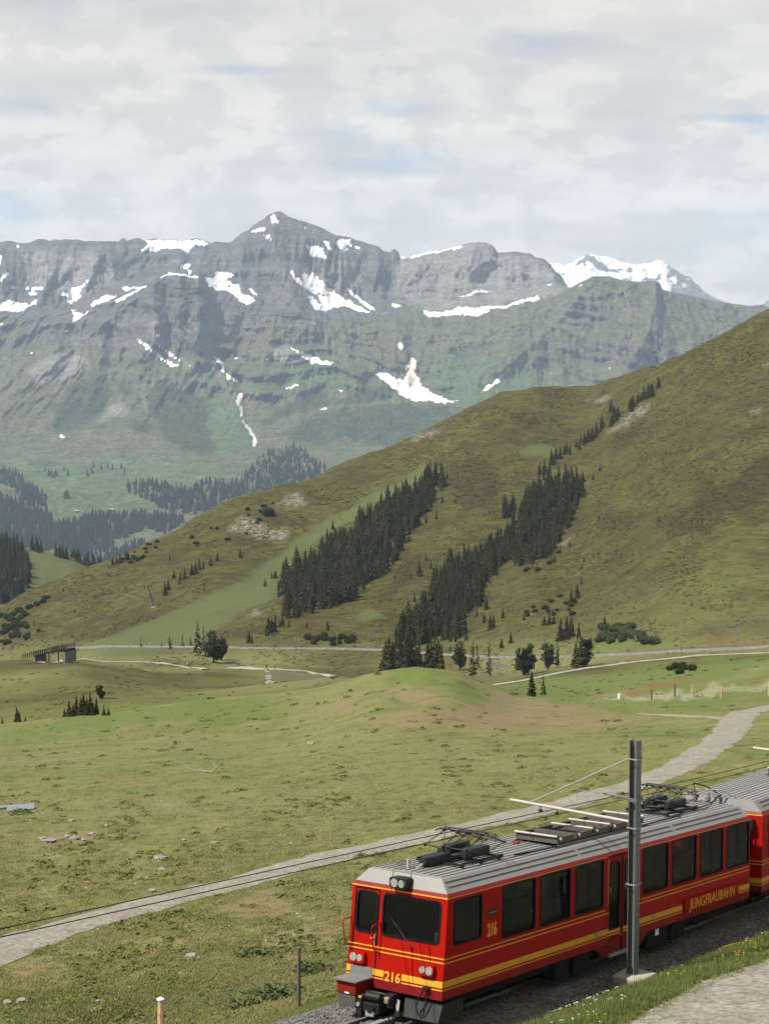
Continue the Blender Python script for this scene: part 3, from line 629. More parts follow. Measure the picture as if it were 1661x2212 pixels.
BACK = [(1120, 600), (1188, 566), (1215, 572), (1235, 571), (1250, 562), (1262, 553), (1270, 547), (1283, 549), (1300, 554), (1330, 562), (1355, 567), (1375, 570), (1390, 567), (1405, 569), (1420, 563), (1432, 567), (1450, 577), (1465, 585), (1480, 597), (1492, 603), (1500, 612), (1507, 618), (1530, 637), (1560, 652), (1610, 668), (1640, 664), (1655, 654), (1680, 640)]
ksB = np.linspace((1120 - CX) / F, (1680 - CX) / F, 330)
BR = [rowof([(p[0], 760, 13200) for p in BACK], ksB), rowof([(p[0], p[1] * 0.35 + 690 * 0.65, 14000) for p in BACK], ksB), rowof([(p[0], p[1], 15000) for p in BACK], ksB), rowof([(p[0], p[1] + 60, 16200) for p in BACK], ksB)]
yb, zb = pchip(np.array([r[0] for r in BR]), np.array([r[1] for r in BR]), [16, 70, 6])
xb = ksB[None, :] * yb
yb2 = yb - 240 * ridged(xb / 700, zb / 900, 5, 141, 0.55) * np.clip((15000 - yb) / 500, 0, 1)
zb2 = zb + 22 * fbm(xb / 80, yb / 300, 4, 143) * np.clip((yb - 14000) / 900, 0, 1)
VB = np.stack([ksB[None, :] * yb2, yb2, zb2], -1)
pxb, pyb = proj(VB)
snowb = np.clip(0.42 + 1.1 * fbm(pxb / 16, pyb / 11, 4, 145) + 0.35 * (pxb < 1440) - 0.25 * (pxb > 1460) - 0.4 * np.clip((pyb - 610) / 30, 0, 1), 0, 1)
snowb = np.maximum(snowb * (1 - mask(pxb, pyb, [[(1235, 573), (1268, 549), (1285, 555), (1300, 570), (1340, 590), (1300, 585), (1270, 565)], [(1560, 600), (1700, 600), (1700, 720), (1580, 720)]], 5)), 0)
zb0 = np.zeros(yb.shape)
backo = grid_object('mountain_peak', VB, MTN, dict(snow=snowb, dusty=zb0, rock=zb0 + 1, slab=zb0 + 0.7, scree=zb0, scrub=zb0, bright=zb0))
tag(backo, 'far snow covered mountain peak behind the grassy ridge', 'mountain', kind='structure')

# ------------------------------------------------------------------ the air between
def make_haze():
    m = bpy.data.materials.new('mountain air'); m.use_nodes = True
    nt = m.node_tree; nt.nodes.clear()
    o = nd(nt, 'ShaderNodeOutputMaterial'); v = nd(nt, 'ShaderNodeVolumePrincipled')
    v.inputs['Color'].default_value = (0.56, 0.74, 1.0, 1); v.inputs['Density'].default_value = HAZE_D; v.inputs['Anisotropy'].default_value = 0.0
    lk(nt, v.outputs[0], o.inputs['Volume'])
    x0, x1, y0, y1, z0, z1 = -9000, 9000, -300, 16600, -1100, 1050
    me = bpy.data.meshes.new('haze')
    me.from_pydata([(x, y, z) for x in (x0, x1) for y in (y0, y1) for z in (z0, z1)], [], [(0, 1, 3, 2), (4, 6, 7, 5), (0, 4, 5, 1), (2, 3, 7, 6), (0, 2, 6, 4), (1, 5, 7, 3)])
    me.materials.append(m)
    ob = bpy.data.objects.new('haze', me); COL.objects.link(ob)
    tag(ob, kind='stuff')


HAZE_D = 3.4e-5
make_haze()
# ------------------------------------------------------------------ mesh builder
class MB:
    def __init__(s): s.v, s.f = [], []
    def add(s, vs, fs):
        n = len(s.v); s.v += [tuple(map(float, p)) for p in vs]; s.f += [tuple(n + i for i in f) for f in fs]; return s
    def box(s, x0, x1, y0, y1, z0, z1):
        return s.add([(x, y, z) for x in (x0, x1) for y in (y0, y1) for z in (z0, z1)], [(0, 1, 3, 2), (4, 6, 7, 5), (0, 4, 5, 1), (2, 3, 7, 6), (0, 2, 6, 4), (1, 5, 7, 3)])
    def bbox(s, x0, x1, y0, y1, z0, z1, b=0.02):
        """box with chamfered edges"""
        bm = bmesh.new(); bmesh.ops.create_cube(bm, size=1)
        for v in bm.verts: v.co = ((x0 + x1) / 2 + v.co.x * (x1 - x0), (y0 + y1) / 2 + v.co.y * (y1 - y0), (z0 + z1) / 2 + v.co.z * (z1 - z0))
        bmesh.ops.bevel(bm, geom=bm.edges[:], offset=b, segments=2, affect='EDGES', profile=0.6)
        bm.verts.index_update()
        s.add([v.co[:] for v in bm.verts], [[v.index for v in f.verts] for f in bm.faces]); bm.free(); return s
    def tube(s, pts, r, n=8, cap=True):
        pts = [Vector(p) for p in pts]; rs = r if isinstance(r, (list, tuple)) else [r] * len(pts)
        rings = []; up = None
        for i, p in enumerate(pts):
            t = (pts[min(i + 1, len(pts) - 1)] - pts[max(i - 1, 0)]).normalized()
            if up is None: up = t.orthogonal().normalized()
            a = (up - t * up.dot(t)); a = a.normalized() if a.length > 1e-6 else t.orthogonal().normalized(); up = a
            b = t.cross(a)
            rings.append([p + (a * math.cos(2 * math.pi * k / n) + b * math.sin(2 * math.pi * k / n)) * rs[i] for k in range(n)])
        vs = [v for g in rings for v in g]; fs = []
        for i in range(len(rings) - 1):
            for k in range(n):
                k2 = (k + 1) % n; fs.append((i * n + k, i * n + k2, (i + 1) * n + k2, (i + 1) * n + k))
        if cap: fs += [tuple(range(n))[::-1], tuple((len(rings) - 1) * n + k for k in range(n))]
        return s.add(vs, fs)
    def prism(s, poly, fn, t):
        """poly in (u, v); fn(u, v, w) -> point; extruded w from 0 to t"""
        n = len(poly)
        vs = [fn(u, v, 0) for u, v in poly] + [fn(u, v, t) for u, v in poly]
        fs = [tuple(range(n))[::-1], tuple(range(n, 2 * n))] + [(i, (i + 1) % n, n + (i + 1) % n, n + i) for i in range(n)]
        return s.add(vs, fs)
    def build(s, name, mat, parent=None, smooth=False, auto=False):
        me = bpy.data.meshes.new(name); me.from_pydata(s.v, [], s.f)
        bm = bmesh.new(); bm.from_mesh(me); bmesh.ops.recalc_face_normals(bm, faces=bm.faces); bm.to_mesh(me); bm.free()
        if mat is not None: me.materials.append(mat)
        if smooth: me.polygons.foreach_set('use_smooth', [True] * len(me.polygons))
        o = bpy.data.objects.new(name, me); COL.objects.link(o)
        if parent is not None: o.parent = parent
        return o


def build_each(mb, name, mat, parent=None, groups=None):
    """every chunk added to the builder becomes a part of its own"""
    out = []; seen = {}
    par = list(range(len(mb.v)))
    def fd(i):
        while par[i] != i: par[i] = par[par[i]]; i = par[i]
        return i
    for f in mb.f:
        for i in f[1:]: par[fd(i)] = fd(f[0])
    for f in mb.f: seen.setdefault(fd(f[0]), []).append(f)
    for fs_ in seen.values():
        ids = sorted({i for f in fs_ for i in f}); rem = {q: k for k, q in enumerate(ids)}
        m2 = MB(); m2.v = [mb.v[i] for i in ids]; m2.f = [tuple(rem[i] for i in f) for f in fs_]
        out.append(m2.build(name, mat, parent))
    return out


def rrect(u0, u1, v0, v1, r, n=5):
    pts = []
    for cx_, cy_, a0 in ((u1 - r, v1 - r, 0), (u0 + r, v1 - r, 90), (u0 + r, v0 + r, 180), (u1 - r, v0 + r, 270)):
        for k in range(n + 1):
            a = R(a0 + 90 * k / n); pts.append((cx_ + r * math.cos(a), cy_ + r * math.sin(a)))
    return pts


def ring(mb, outer, inner, fn, t):
    n = len(outer)
    vs = [fn(u, v, t) for u, v in outer] + [fn(u, v, t) for u, v in inner] + [fn(u, v, 0) for u, v in outer] + [fn(u, v, -0.04) for u, v in inner]
    fs = []
    for i in range(n):
        j = (i + 1) % n
        fs += [(i, j, n + j, n + i), (i, 2 * n + i, 2 * n + j, j), (n + i, n + j, 3 * n + j, 3 * n + i)]
    mb.add(vs, fs)


def panel(mb, u0, u1, v0, v1, wins, fn, us=(), vs_=()):
    """flat panel with rounded window holes cut out"""
    U = sorted({u0, u1, *us, *[w[0] for w in wins], *[w[1] for w in wins]}); V = sorted({v0, v1, *vs_, *[w[2] for w in wins], *[w[3] for w in wins]})
    for i in range(len(U) - 1):
        for j in range(len(V) - 1):
            uc, vc = (U[i] + U[i + 1]) / 2, (V[j] + V[j + 1]) / 2
            if any(w[0] < uc < w[1] and w[2] < vc < w[3] for w in wins): continue
            mb.add([fn(U[i], V[j], 0), fn(U[i + 1], V[j], 0), fn(U[i + 1], V[j + 1], 0), fn(U[i], V[j + 1], 0)], [(0, 1, 2, 3)])
    for w in wins:
        r = w[4] if len(w) > 4 else 0.09
        for cu, cv_, a0, ou, ov in ((w[1], w[3], 0, -1, -1), (w[0], w[3], 90, 1, -1), (w[0], w[2], 180, 1, 1), (w[1], w[2], 270, -1, 1)):
            arc = [(cu + ou * r + r * math.cos(R(a0 + 18 * k)), cv_ + ov * r + r * math.sin(R(a0 + 18 * k))) for k in range(6)]
            mb.add([fn(cu, cv_, 0)] + [fn(u, v, 0) for u, v in arc], [(0, k + 1, k + 2) for k in range(5)])


# ------------------------------------------------------------------ materials of made things
def paint(name, col, rough=0.4, var=0.12, metal=0.0, coat=0.0, scale=6.0, dirt=None, bump=0.0, spec=0.5, grime=False):
    m, nt, b, o = newmat(name)
    tcx = nd(nt, 'ShaderNodeTexCoord'); p = tcx.outputs['Object']
    n1 = noise(nt, p, scale, 5, 0.65)
    dark = tuple(c * (1 - 1.6 * var) for c in col); lite = tuple(min(1, c * (1 + var)) for c in col)
    c = mixc(nt, n1, dark, lite)
    if dirt:
        c = mixc(nt, ramp(nt, noise(nt, mapping(nt, p, (1.2, 1.2, 0.5)), 2.2, 6, 0.7), [(0.48, 0), (0.75, 0.55)]), c, dirt)
    if grime:      # brake dust thrown up on the skirt, rain streaks down the sides
        sz = nd(nt, 'ShaderNodeSeparateXYZ'); lk(nt, p, sz.inputs[0])
        low_ = ramp(nt, math_(nt, 'ADD', math_(nt, 'MULTIPLY', sz.outputs[2], 0.8), math_(nt, 'MULTIPLY', noise(nt, p, 3.0, 5, 0.7), 0.5)), [(0.10, 0.75), (0.55, 0.0)])
        c = mixc(nt, low_, c, (0.050, 0.016, 0.010))
        stk = ramp(nt, noise(nt, mapping(nt, p, (9.0, 9.0, 0.35)), 1.0, 4, 0.6), [(0.54, 0.0), (0.75, 0.35)])
        c = mixc(nt, stk, c, (0.11, 0.010, 0.006))
    lk(nt, c, b.inputs['Base Color'])
    b.inputs['Metallic'].default_value = metal; b.inputs['Specular IOR Level'].default_value = spec; b.inputs['Coat Weight'].default_value = coat; b.inputs['Coat Roughness'].default_value = 0.12
    lk(nt, ramp(nt, noise(nt, p, scale * 1.7, 4, 0.6), [(0.3, rough * 0.8), (0.7, min(1, rough * 1.25))]), b.inputs['Roughness'])
    if bump:
        bp = nd(nt, 'ShaderNodeBump'); bp.inputs['Strength'].default_value = bump; bp.inputs['Distance'].default_value = 0.02
        lk(nt, noise(nt, p, scale * 5, 4, 0.6), bp.inputs['Height']); lk(nt, bp.outputs[0], b.inputs['Normal'])
    return m


RED = paint('red paint', (0.25, 0.0042, 0.0016), 0.5, 0.08, dirt=(0.14, 0.008, 0.004), spec=0.06, grime=True)
DRED = paint('dark red paint and shaded red', (0.13, 0.005, 0.007), 0.5, 0.1, spec=0.15)  # cornice's own dark red; on the front skirt it stands in for shade
YEL = paint('yellow paint', (0.50, 0.245, 0.022), 0.5, 0.06, dirt=(0.34, 0.17, 0.03), spec=0.15)
ROOF = paint('grey roof paint', (0.165, 0.168, 0.164), 0.55, 0.10, scale=1.6, dirt=(0.115, 0.114, 0.110), spec=0.3)
ROOFL = paint('pale roof paint', (0.165, 0.162, 0.152), 0.5, 0.06, dirt=(0.135, 0.13, 0.118), spec=0.3)
GROOVE = paint('roof seam', (0.030, 0.027, 0.027), 0.6)
BLACK = paint('black rubber', (0.006, 0.006, 0.007), 0.6, 0.2, spec=0.08)
BLKM = paint('black steel', (0.009, 0.009, 0.010), 0.5, 0.3, spec=0.25)
GREYB = paint('blue grey paint', (0.012, 0.015, 0.018), 0.5, 0.15, spec=0.3)
GREY = paint('grey steel', (0.11, 0.112, 0.108), 0.5, 0.15)
GALV = paint('galvanised steel', (0.20, 0.20, 0.195), 0.5, 0.15)
TUBEW = paint('white tube', (0.30, 0.275, 0.25), 0.45, 0.08)
TRAY = paint('weathered tray steel', (0.075, 0.072, 0.062), 0.6, 0.25, scale=9, dirt=(0.05, 0.04, 0.03), spec=0.2)
PLATE = paint('dark grey paint', (0.055, 0.057, 0.057), 0.6, 0.15, spec=0.2)
UNDER = paint('under frame', (0.012, 0.0115, 0.011), 0.8, 0.4, spec=0.1)
PLOUGH = paint('plough paint', (0.026, 0.027, 0.027), 0.6, 0.2, spec=0.15)
REDH = paint('red insulator', (0.20, 0.028, 0.014), 0.35, 0.1)
INTER = paint('interior lining', (0.06, 0.055, 0.045), 0.8, 0.1)
SEATM = paint('seat cloth', (0.035, 0.045, 0.05), 0.9, 0.2)
DASH = paint('cab desk', (0.060, 0.082, 0.052), 0.6, 0.15)
BOTW = paint('white plastic', (0.6, 0.58, 0.54), 0.35, 0.04)
LENSM, lnt, lb, lo_ = newmat('lamp glass')
lb.inputs['Base Color'].default_value = (0.80, 0.79, 0.74, 1); lb.inputs['Roughness'].default_value = 0.18
lk(lnt, mixc(lnt, ramp(lnt, noise(lnt, nd(lnt, 'ShaderNodeTexCoord').outputs['Object'], 60, 2), [(0.4, 0), (0.6, 1)]), (0.10, 0.105, 0.10), (0.30, 0.30, 0.28)), lb.inputs['Base Color'])


def glass_material(name, tint, refl=1.0):
    m = bpy.data.materials.new(name); m.use_nodes = True; nt = m.node_tree; nt.nodes.clear()
    o = nd(nt, 'ShaderNodeOutputMaterial'); tr = nd(nt, 'ShaderNodeBsdfTransparent'); gl = nd(nt, 'ShaderNodeBsdfGlossy')
    gl.inputs['Roughness'].default_value = 0.03; gl.inputs['Color'].default_value = (0.9 * refl, 0.95 * refl, 0.95 * refl, 1)
    tcx = nd(nt, 'ShaderNodeTexCoord')
    lk(nt, mixc(nt, noise(nt, tcx.outputs['Object'], 2.0, 4), tuple(t * 0.75 for t in tint), tint), tr.inputs['Color'])
    geo = nd(nt, 'ShaderNodeNewGeometry'); dt = nd(nt, 'ShaderNodeVectorMath', operation='DOT_PRODUCT'); lk(nt, geo.outputs['Normal'], dt.inputs[0]); lk(nt, geo.outputs['Incoming'], dt.inputs[1])
    fr = math_(nt, 'ADD', math_(nt, 'MULTIPLY', math_(nt, 'POWER', math_(nt, 'SUBTRACT', 1.0, math_(nt, 'ABSOLUTE', dt.outputs['Value'])), 5.0), 0.96), 0.045)
    mx = nd(nt, 'ShaderNodeMixShader'); lk(nt, fr, mx.inputs[0]); lk(nt, tr.outputs[0], mx.inputs[1]); lk(nt, gl.outputs[0], mx.inputs[2])
    lk(nt, mx.outputs[0], o.inputs[0])
    return m


GLASS = glass_material('tinted side glass', (0.20, 0.24, 0.20), 0.45)
GLASSF = glass_material('cab glass', (0.20, 0.23, 0.18), 0.35)

# ------------------------------------------------------------------ lettering
def lettering(name, text, size, mat, parent, origin, xdir, ydir, width=None, shear=0.0, thick=0.006, offset=0.0, align='CENTER'):
    cu = bpy.data.curves.new(name, 'FONT'); cu.body = text; cu.size = size; cu.extrude = thick; cu.shear = shear; cu.offset = offset
    cu.align_x = align; cu.align_y = 'CENTER'; cu.resolution_u = 3
    tmp = bpy.data.objects.new(name, cu); COL.objects.link(tmp)
    bpy.context.view_layer.update()
    me = bpy.data.meshes.new_from_object(tmp.evaluated_get(bpy.context.evaluated_depsgraph_get()))
    COL.objects.unlink(tmp); bpy.data.objects.remove(tmp)
    xs = [v.co.x for v in me.vertices]; w = max(xs) - min(xs)
    sx = (width / w) if width else 1.0
    X = Vector(xdir).normalized(); Y = Vector(ydir).normalized(); Z = X.cross(Y); O = Vector(origin)
    for v in me.vertices: v.co = O + X * v.co.x * sx + Y * v.co.y + Z * v.co.z
    me.materials.clear(); me.materials.append(mat); me.name = name
    o = bpy.data.objects.new(name, me); COL.objects.link(o); o.parent = parent
    return o


# ------------------------------------------------------------------ the railcar
LEN, WID, HE = 14.889, 2.65, 2.209
RK = 0.0872                                         # rake of the cab front
YI, ZI = 0.319, 0.357
side_r = lambda u, v, w: (u, -w, v)                 # viewer's side, outward -Y
side_l = lambda u, v, w: (u, WID + w, v)
frontf = lambda u, v, w: (RK * v - w, u, v)         # u along Y
rearf = lambda u, v, w: (LEN + w, u, v)
SIDEW = [(0.41, 1.52, 1.13, 2.11), (2.35, 3.74, 0.965, 2.165), (3.94, 5.30, 0.965, 2.165), (5.53, 6.86, 0.965, 2.165), (8.83, 10.15, 0.985, 2.17), (10.36, 11.71, 0.985, 2.17), (11.92, 13.25, 0.985, 2.17), (13.47, 14.83, 0.985, 2.17)]
DOORW = [(7.20, 7.72, 0.34, 2.02), (7.93, 8.45, 0.34, 2.02)]


def pantograph(car, x0, yc, flip=1):
    """twin collectors side by side for the two contact wires"""
    p = bpy.data.objects.new('pantograph', None); COL.objects.link(p); p.parent = car; p.location = (x0, yc, 2.60)
    fr = MB()
    for yy in (-0.62, -0.05, 0.05, 0.62): fr.box(-0.62, 1.05, yy - 0.025, yy + 0.025, 0.05, 0.10)
    for xx in (-0.60, 0.2, 1.0): fr.box(xx - 0.025, xx + 0.025, -0.66, 0.66, 0.02, 0.07)
    for xx in (-0.55, 0.2, 0.95):
        for yy in (-0.58, 0.58): fr.tube([(xx, yy, -0.03), (xx, yy, 0.06)], 0.045, 8)
    fr.build('base_frame', BLKM, p)
    for yy in (-0.33, 0.33):
        d = MB(); d.bbox(-0.05 + 0.15 * (yy > 0), 0.78 + 0.15 * (yy > 0), yy - 0.13, yy + 0.13, 0.10, 0.33, 0.05)
        d.tube([(-0.14, yy, 0.20), (-0.05, yy, 0.20)], 0.08, 10); d.build('drive_housing', GREYB, p)
        arms = MB()
        for s in (-1, 1):
            for q in (-0.26, 0.26):
                arms.tube([(0.40 + s * 0.12, yy + q * 0.7, 0.16), (0.40 + s * 0.78, yy + q, 0.36), (0.40 + s * 0.06, yy + q * 0.75, 0.62)], 0.016, 5)
                arms.tube([(0.40 + s * 0.76, yy + q, 0.33), (0.40 + s * 0.80, yy + q, 0.39)], 0.032, 6)
            arms.tube([(0.40 + s * 0.78, yy - 0.26, 0.36), (0.40 + s * 0.78, yy + 0.26, 0.36)], 0.014, 5)
            arms.tube([(0.40 + s * 0.78, yy - 0.26, 0.36), (0.40 + s * 0.06, yy + 0.2, 0.62)], 0.009, 4)
        arms.build('scissor_arm', BLKM, p)
        sh = MB()
        for s in (-1, 1):
            sh.tube([(0.40 + s * 0.11, yy - 0.44, 0.585), (0.40 + s * 0.11, yy - 0.30, 0.655), (0.40 + s * 0.11, yy + 0.30, 0.655), (0.40 + s * 0.11, yy + 0.44, 0.585)], 0.018, 5)
        for q in (-0.2, 0.2): sh.box(0.26, 0.54, yy + q - 0.02, yy + q + 0.02, 0.60, 0.645)
        sh.build('contact_strip', BLKM, p)
    ins = MB()
    for xx, yy in ((-0.5, 0.45), (-0.2, 0.0), (1.1, 0.3)): ins.tube([(xx, yy, -0.02), (xx, yy, 0.03), (xx + 0.12, yy + 0.10, 0.06), (xx + 0.32, yy + 0.05, 0.03)], 0.026, 6)
    build_each(ins, 'insulator', REDH, p)
    return p


def railcar(name, label, cab=True, number='216', rear=True):
    car = bpy.data.objects.new(name, None); COL.objects.link(car)
    tag(car, label, 'railcar', 'coupled red railcars of one train')
    rk = RK if cab else 0.0
    ff = (lambda u, v, w: (rk * v - w, u, v))
    # side walls, window by window
    for sgn, fn, nm in ((0, side_r, 'side_wall'), (1, side_l, 'side_wall')):
        b = MB()
        wins = [w for w in SIDEW if cab or w[0] > 2] + ([] if cab else [(0.55, 2.02, 0.965, 2.165)])
        panel(b, 0.0, 7.13, -0.01, HE, [w for w in wins if w[1] < 7.2], (lambda u, v, w, fn=fn: fn(u + rk * v * max(0, 1 - u / 0.4), v, w)))
        b.add([fn(*q, 0) for q in ((6.45, -0.01), (7.13, -0.01), (7.13, -0.315), (6.98, -0.315))], [(0, 1, 2, 3)])
        b.build(nm, RED, car); b = MB()
        panel(b, 8.56, LEN, -0.01, HE, [w for w in wins if w[0] > 8.5], fn)
        b.add([fn(*q, 0) for q in ((8.56, -0.01), (9.14, -0.01), (8.66, -0.315), (8.56, -0.315))], [(0, 1, 2, 3)])
        b.build(nm, RED, car)
        st = MB()
        def strip(u0, u1, v0, v1):
            st.add([fn(u0 + rk * v0 * (u0 < 0.3), v0, 0.004), fn(u1, v0, 0.004), fn(u1, v1, 0.004), fn(u0 + rk * v1 * (u0 < 0.3), v1, 0.004)], [(0, 1, 2, 3)])
        for a, c_ in ((0.0, 7.12), (8.57, LEN)):
            rs = 10.97 if (a > 8 and cab) else c_
            strip(a, rs, 0.262, 0.404); strip(a, rs, 0.198, 0.226)
            if rs < c_: strip(14.14, c_, 0.262, 0.404); strip(14.14, c_, 0.198, 0.226)
            strip(a, c_, 0.775, 0.803); strip(a, 6.95 if a < 1 else c_, 0.868, 0.892) if a < 1 else strip(8.75, c_, 0.868, 0.892)
            strip(a if a < 1 else 8.62, 7.05 if a < 1 else c_, 2.182, 2.209)
        for xx in (7.10, 8.58): strip(xx - 0.012, xx + 0.012, 0.95, 2.12)
        build_each(st, 'stripe', YEL, car)
        rb = MB()
        for k, zz_ in enumerate((0.05, 0.10, 0.15, 0.455, 0.51, 0.565, 0.62, 0.675, 0.73)):
            for a, c_ in ((0.06, 7.1), (8.6, 10.9 if (cab and zz_ < 0.57) else LEN)):
                vs = [(a, zz_ - 0.012), (c_, zz_ - 0.012), (c_, zz_ + 0.012), (a, zz_ + 0.012)]
                rb.add([fn(*vs[0], 0), fn(*vs[1], 0), fn(*vs[1], 0.014), fn(*vs[0], 0.014), fn(*vs[3], 0), fn(*vs[2], 0)], [(0, 1, 2, 3), (3, 2, 5, 4)])
        build_each(rb, 'wall_bead', RED, car)
        for w in wins:
            g = MB(); ring(g, rrect(w[0] - 0.012, w[1] + 0.012, w[2] - 0.012, w[3] + 0.012, 0.10), rrect(w[0] + 0.035, w[1] - 0.035, w[2] + 0.035, w[3] - 0.035, 0.07), (lambda u, v, w_, fn=fn: fn(u, v, w_)), 0.007)
            wf = g.build('window', BLACK, car)
            pn = MB(); pn.add([fn(u, v, -0.02) for u, v in rrect(w[0], w[1], w[2], w[3], 0.09)], [tuple(range(24))]); pn.build('pane', GLASS, wf)
            if w[1] - w[0] > 1.2 and sgn == 0:
                bar = MB(); bar.box(w[0] + 0.03, w[1] - 0.03, 0.012, 0.024, 1.775, 1.80) if w[0] in (2.35, 10.36) else bar.box((w[0] + w[1]) / 2 - 0.008, (w[0] + w[1]) / 2 + 0.008, 0.014, 0.022, w[2] + 0.03, w[3] - 0.03)
                bar.build('window_bar', BLACK, wf)
        # entrance: two leaves
        for dw in DOORW:
            d = MB(); u0, u1 = (7.15, 7.775) if dw[0] < 7.5 else (7.875, 8.5)
            panel(d, u0, u1, -0.25, 2.16, [dw], (lambda u, v, w_, fn=fn: fn(u, v, -0.03)))
            dl = d.build('door', RED, car)
            g = MB(); ring(g, rrect(dw[0] - 0.01, dw[1] + 0.01, dw[2] - 0.01, dw[3] + 0.01, 0.10), rrect(dw[0] + 0.03, dw[1] - 0.03, dw[2] + 0.03, dw[3] - 0.03, 0.07), (lambda u, v, w_, fn=fn: fn(u, v, w_ - 0.03)), 0.007); g.build('window_frame', BLACK, dl)
            g = MB(); g.add([fn(u, v, -0.05) for u, v in rrect(*dw, 0.09)], [tuple(range(24))]); g.build('pane', GLASS, dl)
            y = MB(); y.add([fn(u0 + 0.01, 0.262, -0.026), fn(u1 - 0.01, 0.262, -0.026), fn(u1 - 0.01, 0.325, -0.026), fn(u0 + 0.01, 0.325, -0.026)], [(0, 1, 2, 3)]); y.add([fn(u0 + 0.01, 0.198, -0.026), fn(u1 - 0.01, 0.198, -0.026), fn(u1 - 0.01, 0.226, -0.026), fn(u0 + 0.01, 0.226, -0.026)], [(0, 1, 2, 3)]); build_each(y, 'stripe', YEL, dl)
            h = MB(); h.tube([fn(u0 + 0.06, 1.28, 0.0), fn(u0 + 0.06, 1.42, 0.0)], 0.012, 6); h.build('handle', GALV, dl)
        jm = MB()
        for q in ((7.13, 7.15), (7.775, 7.875), (8.50, 8.56)): jm.add([fn(q[0], -0.25, -0.045), fn(q[1], -0.25, -0.045), fn(q[1], 2.2, -0.045), fn(q[0], 2.2, -0.045)], [(0, 1, 2, 3)])
        jm.add([fn(7.13, 2.16, -0.02), fn(8.56, 2.16, -0.02), fn(8.56, HE, -0.001), fn(7.13, HE, -0.001)], [(0, 1, 2, 3)])
        build_each(jm, 'door_frame', BLACK, car)
        stp = MB(); y0_, y1_ = (-0.05, 0.22) if sgn == 0 else (WID - 0.22, WID + 0.05); stp.box(7.14, 8.55, y0_, y1_, -0.315, -0.255); stp.build('door_step', GALV, car)
    # front and rear walls
    fm = MB()
    fw = [(0.165, 1.755, 1.17, 2.105, 0.12), (1.90, 2.495, 1.165, 2.09, 0.12)] if cab else [(0.30, 0.85, 1.17, 2.09, 0.1), (1.80, 2.35, 1.17, 2.09, 0.1)]
    panel(fm, 0.0, WID, -0.01, HE, fw, ff)
    fm.build('front_wall', RED, car)
    sk = MB(); sk.add([ff(0.0, -0.01, 0), ff(WID, -0.01, 0), ff(WID - 0.06, 0.19, 0.012), ff(0.06, 0.19, 0.012)], [(0, 1, 2, 3)]); sk.build('front_skirt', DRED, car)  # darker red puts the shade of the down-turned skirt into its colour
    fl = MB()
    def fs(u0, u1, v0, v1): fl.add([ff(u0, v0, 0.016), ff(u1, v0, 0.016), ff(u1, v1, 0.016), ff(u0, v1, 0.016)], [(0, 1, 2, 3)])
    for u0, u1 in ((0.0, 1.11), (1.60, WID)): fs(u0, u1, 0.262, 0.404); fs(u0, u1, 0.198, 0.226)
    for v0 in (0.785, 0.875): fs(0.0, WID, v0, v0 + 0.028)
    fs(0.0, WID, 2.178, 2.209)
    build_each(fl, 'stripe', YEL, car)
    for w in fw:
        g = MB(); ring(g, rrect(w[0] - 0.012, w[1] + 0.012, w[2] - 0.012, w[3] + 0.012, 0.13), rrect(w[0] + 0.035, w[1] - 0.035, w[2] + 0.035, w[3] - 0.035, 0.10), ff, 0.012)
        wf = g.build('windscreen' if w[1] < 1.8 else 'door_window', BLACK, car)
        pn = MB(); pn.add([ff(u, v, -0.02) for u, v in rrect(w[0], w[1], w[2], w[3], 0.12)], [tuple(range(24))]); pn.build('pane', GLASSF, wf)
        if cab and w[1] < 1.8:
            wp = MB(); wp.tube([ff(0.90, 1.02, 0.03), ff(0.93, 1.07, 0.05), ff(1.18, 1.30, 0.03), ff(1.45, 1.535, 0.022)], 0.010, 5); wp.tube([ff(1.05, 1.18, 0.02), ff(1.52, 1.63, 0.018)], 0.008, 4); wp.tube([ff(0.90, 1.0, 0.0), ff(0.90, 1.02, 0.06)], 0.025, 8); wp.build('wiper', BLKM, wf)
    rw = MB(); panel(rw, 0.0, WID, -0.01, HE, [(0.30, 0.85, 1.17, 2.09), (1.80, 2.35, 1.17, 2.09)], rearf); rw.build('rear_wall', RED, car)
    # roof: flat top, sloped haunches, sloped ends
    zb_r, zt = 2.285, HE + ZI
    xf0, xf1 = rk * HE, rk * HE + (0.196 if cab else 0.10)
    xr0, xr1 = LEN, LEN - 0.12
    bd = MB(); o_ = 0.012
    c_lo = [(xf0 - o_, -o_), (xr0 + o_, -o_), (xr0 + o_, WID + o_), (xf0 - o_, WID + o_)]
    c_md = [(xf0 + 0.03, 0.055), (xr0 - 0.02, 0.055), (xr0 - 0.02, WID - 0.055), (xf0 + 0.03, WID - 0.055)]
    bd.add([(x, y, HE) for x, y in c_lo] + [(x, y, zb_r) for x, y in c_md], [(0, 1, 5, 4), (1, 2, 6, 5), (2, 3, 7, 6), (3, 0, 4, 7)]); bd.build('cornice', DRED, car)
    c_tp = [(xf1, YI), (xr1, YI), (xr1, WID - YI), (xf1, WID - YI)]
    rf = MB()
    vsr = [(x, y, zb_r) for x, y in c_md] + [(x, y, zt) for x, y in c_tp] + [(xf1, WID / 2, zt + 0.035), (xr1, WID / 2, zt + 0.035)]
    rf.add(vsr, [(0, 1, 5, 4), (1, 2, 6, 5), (2, 3, 7, 6), (4, 5, 9, 8), (8, 9, 6, 7)])
    rfo = rf.build('roof', ROOF, car)
    rp = MB(); rp.add([vsr[3], vsr[0], vsr[4], vsr[8], vsr[7]], [(0, 1, 2, 3, 4)]); rp.build('roof_front', ROOFL if cab else ROOF, car)
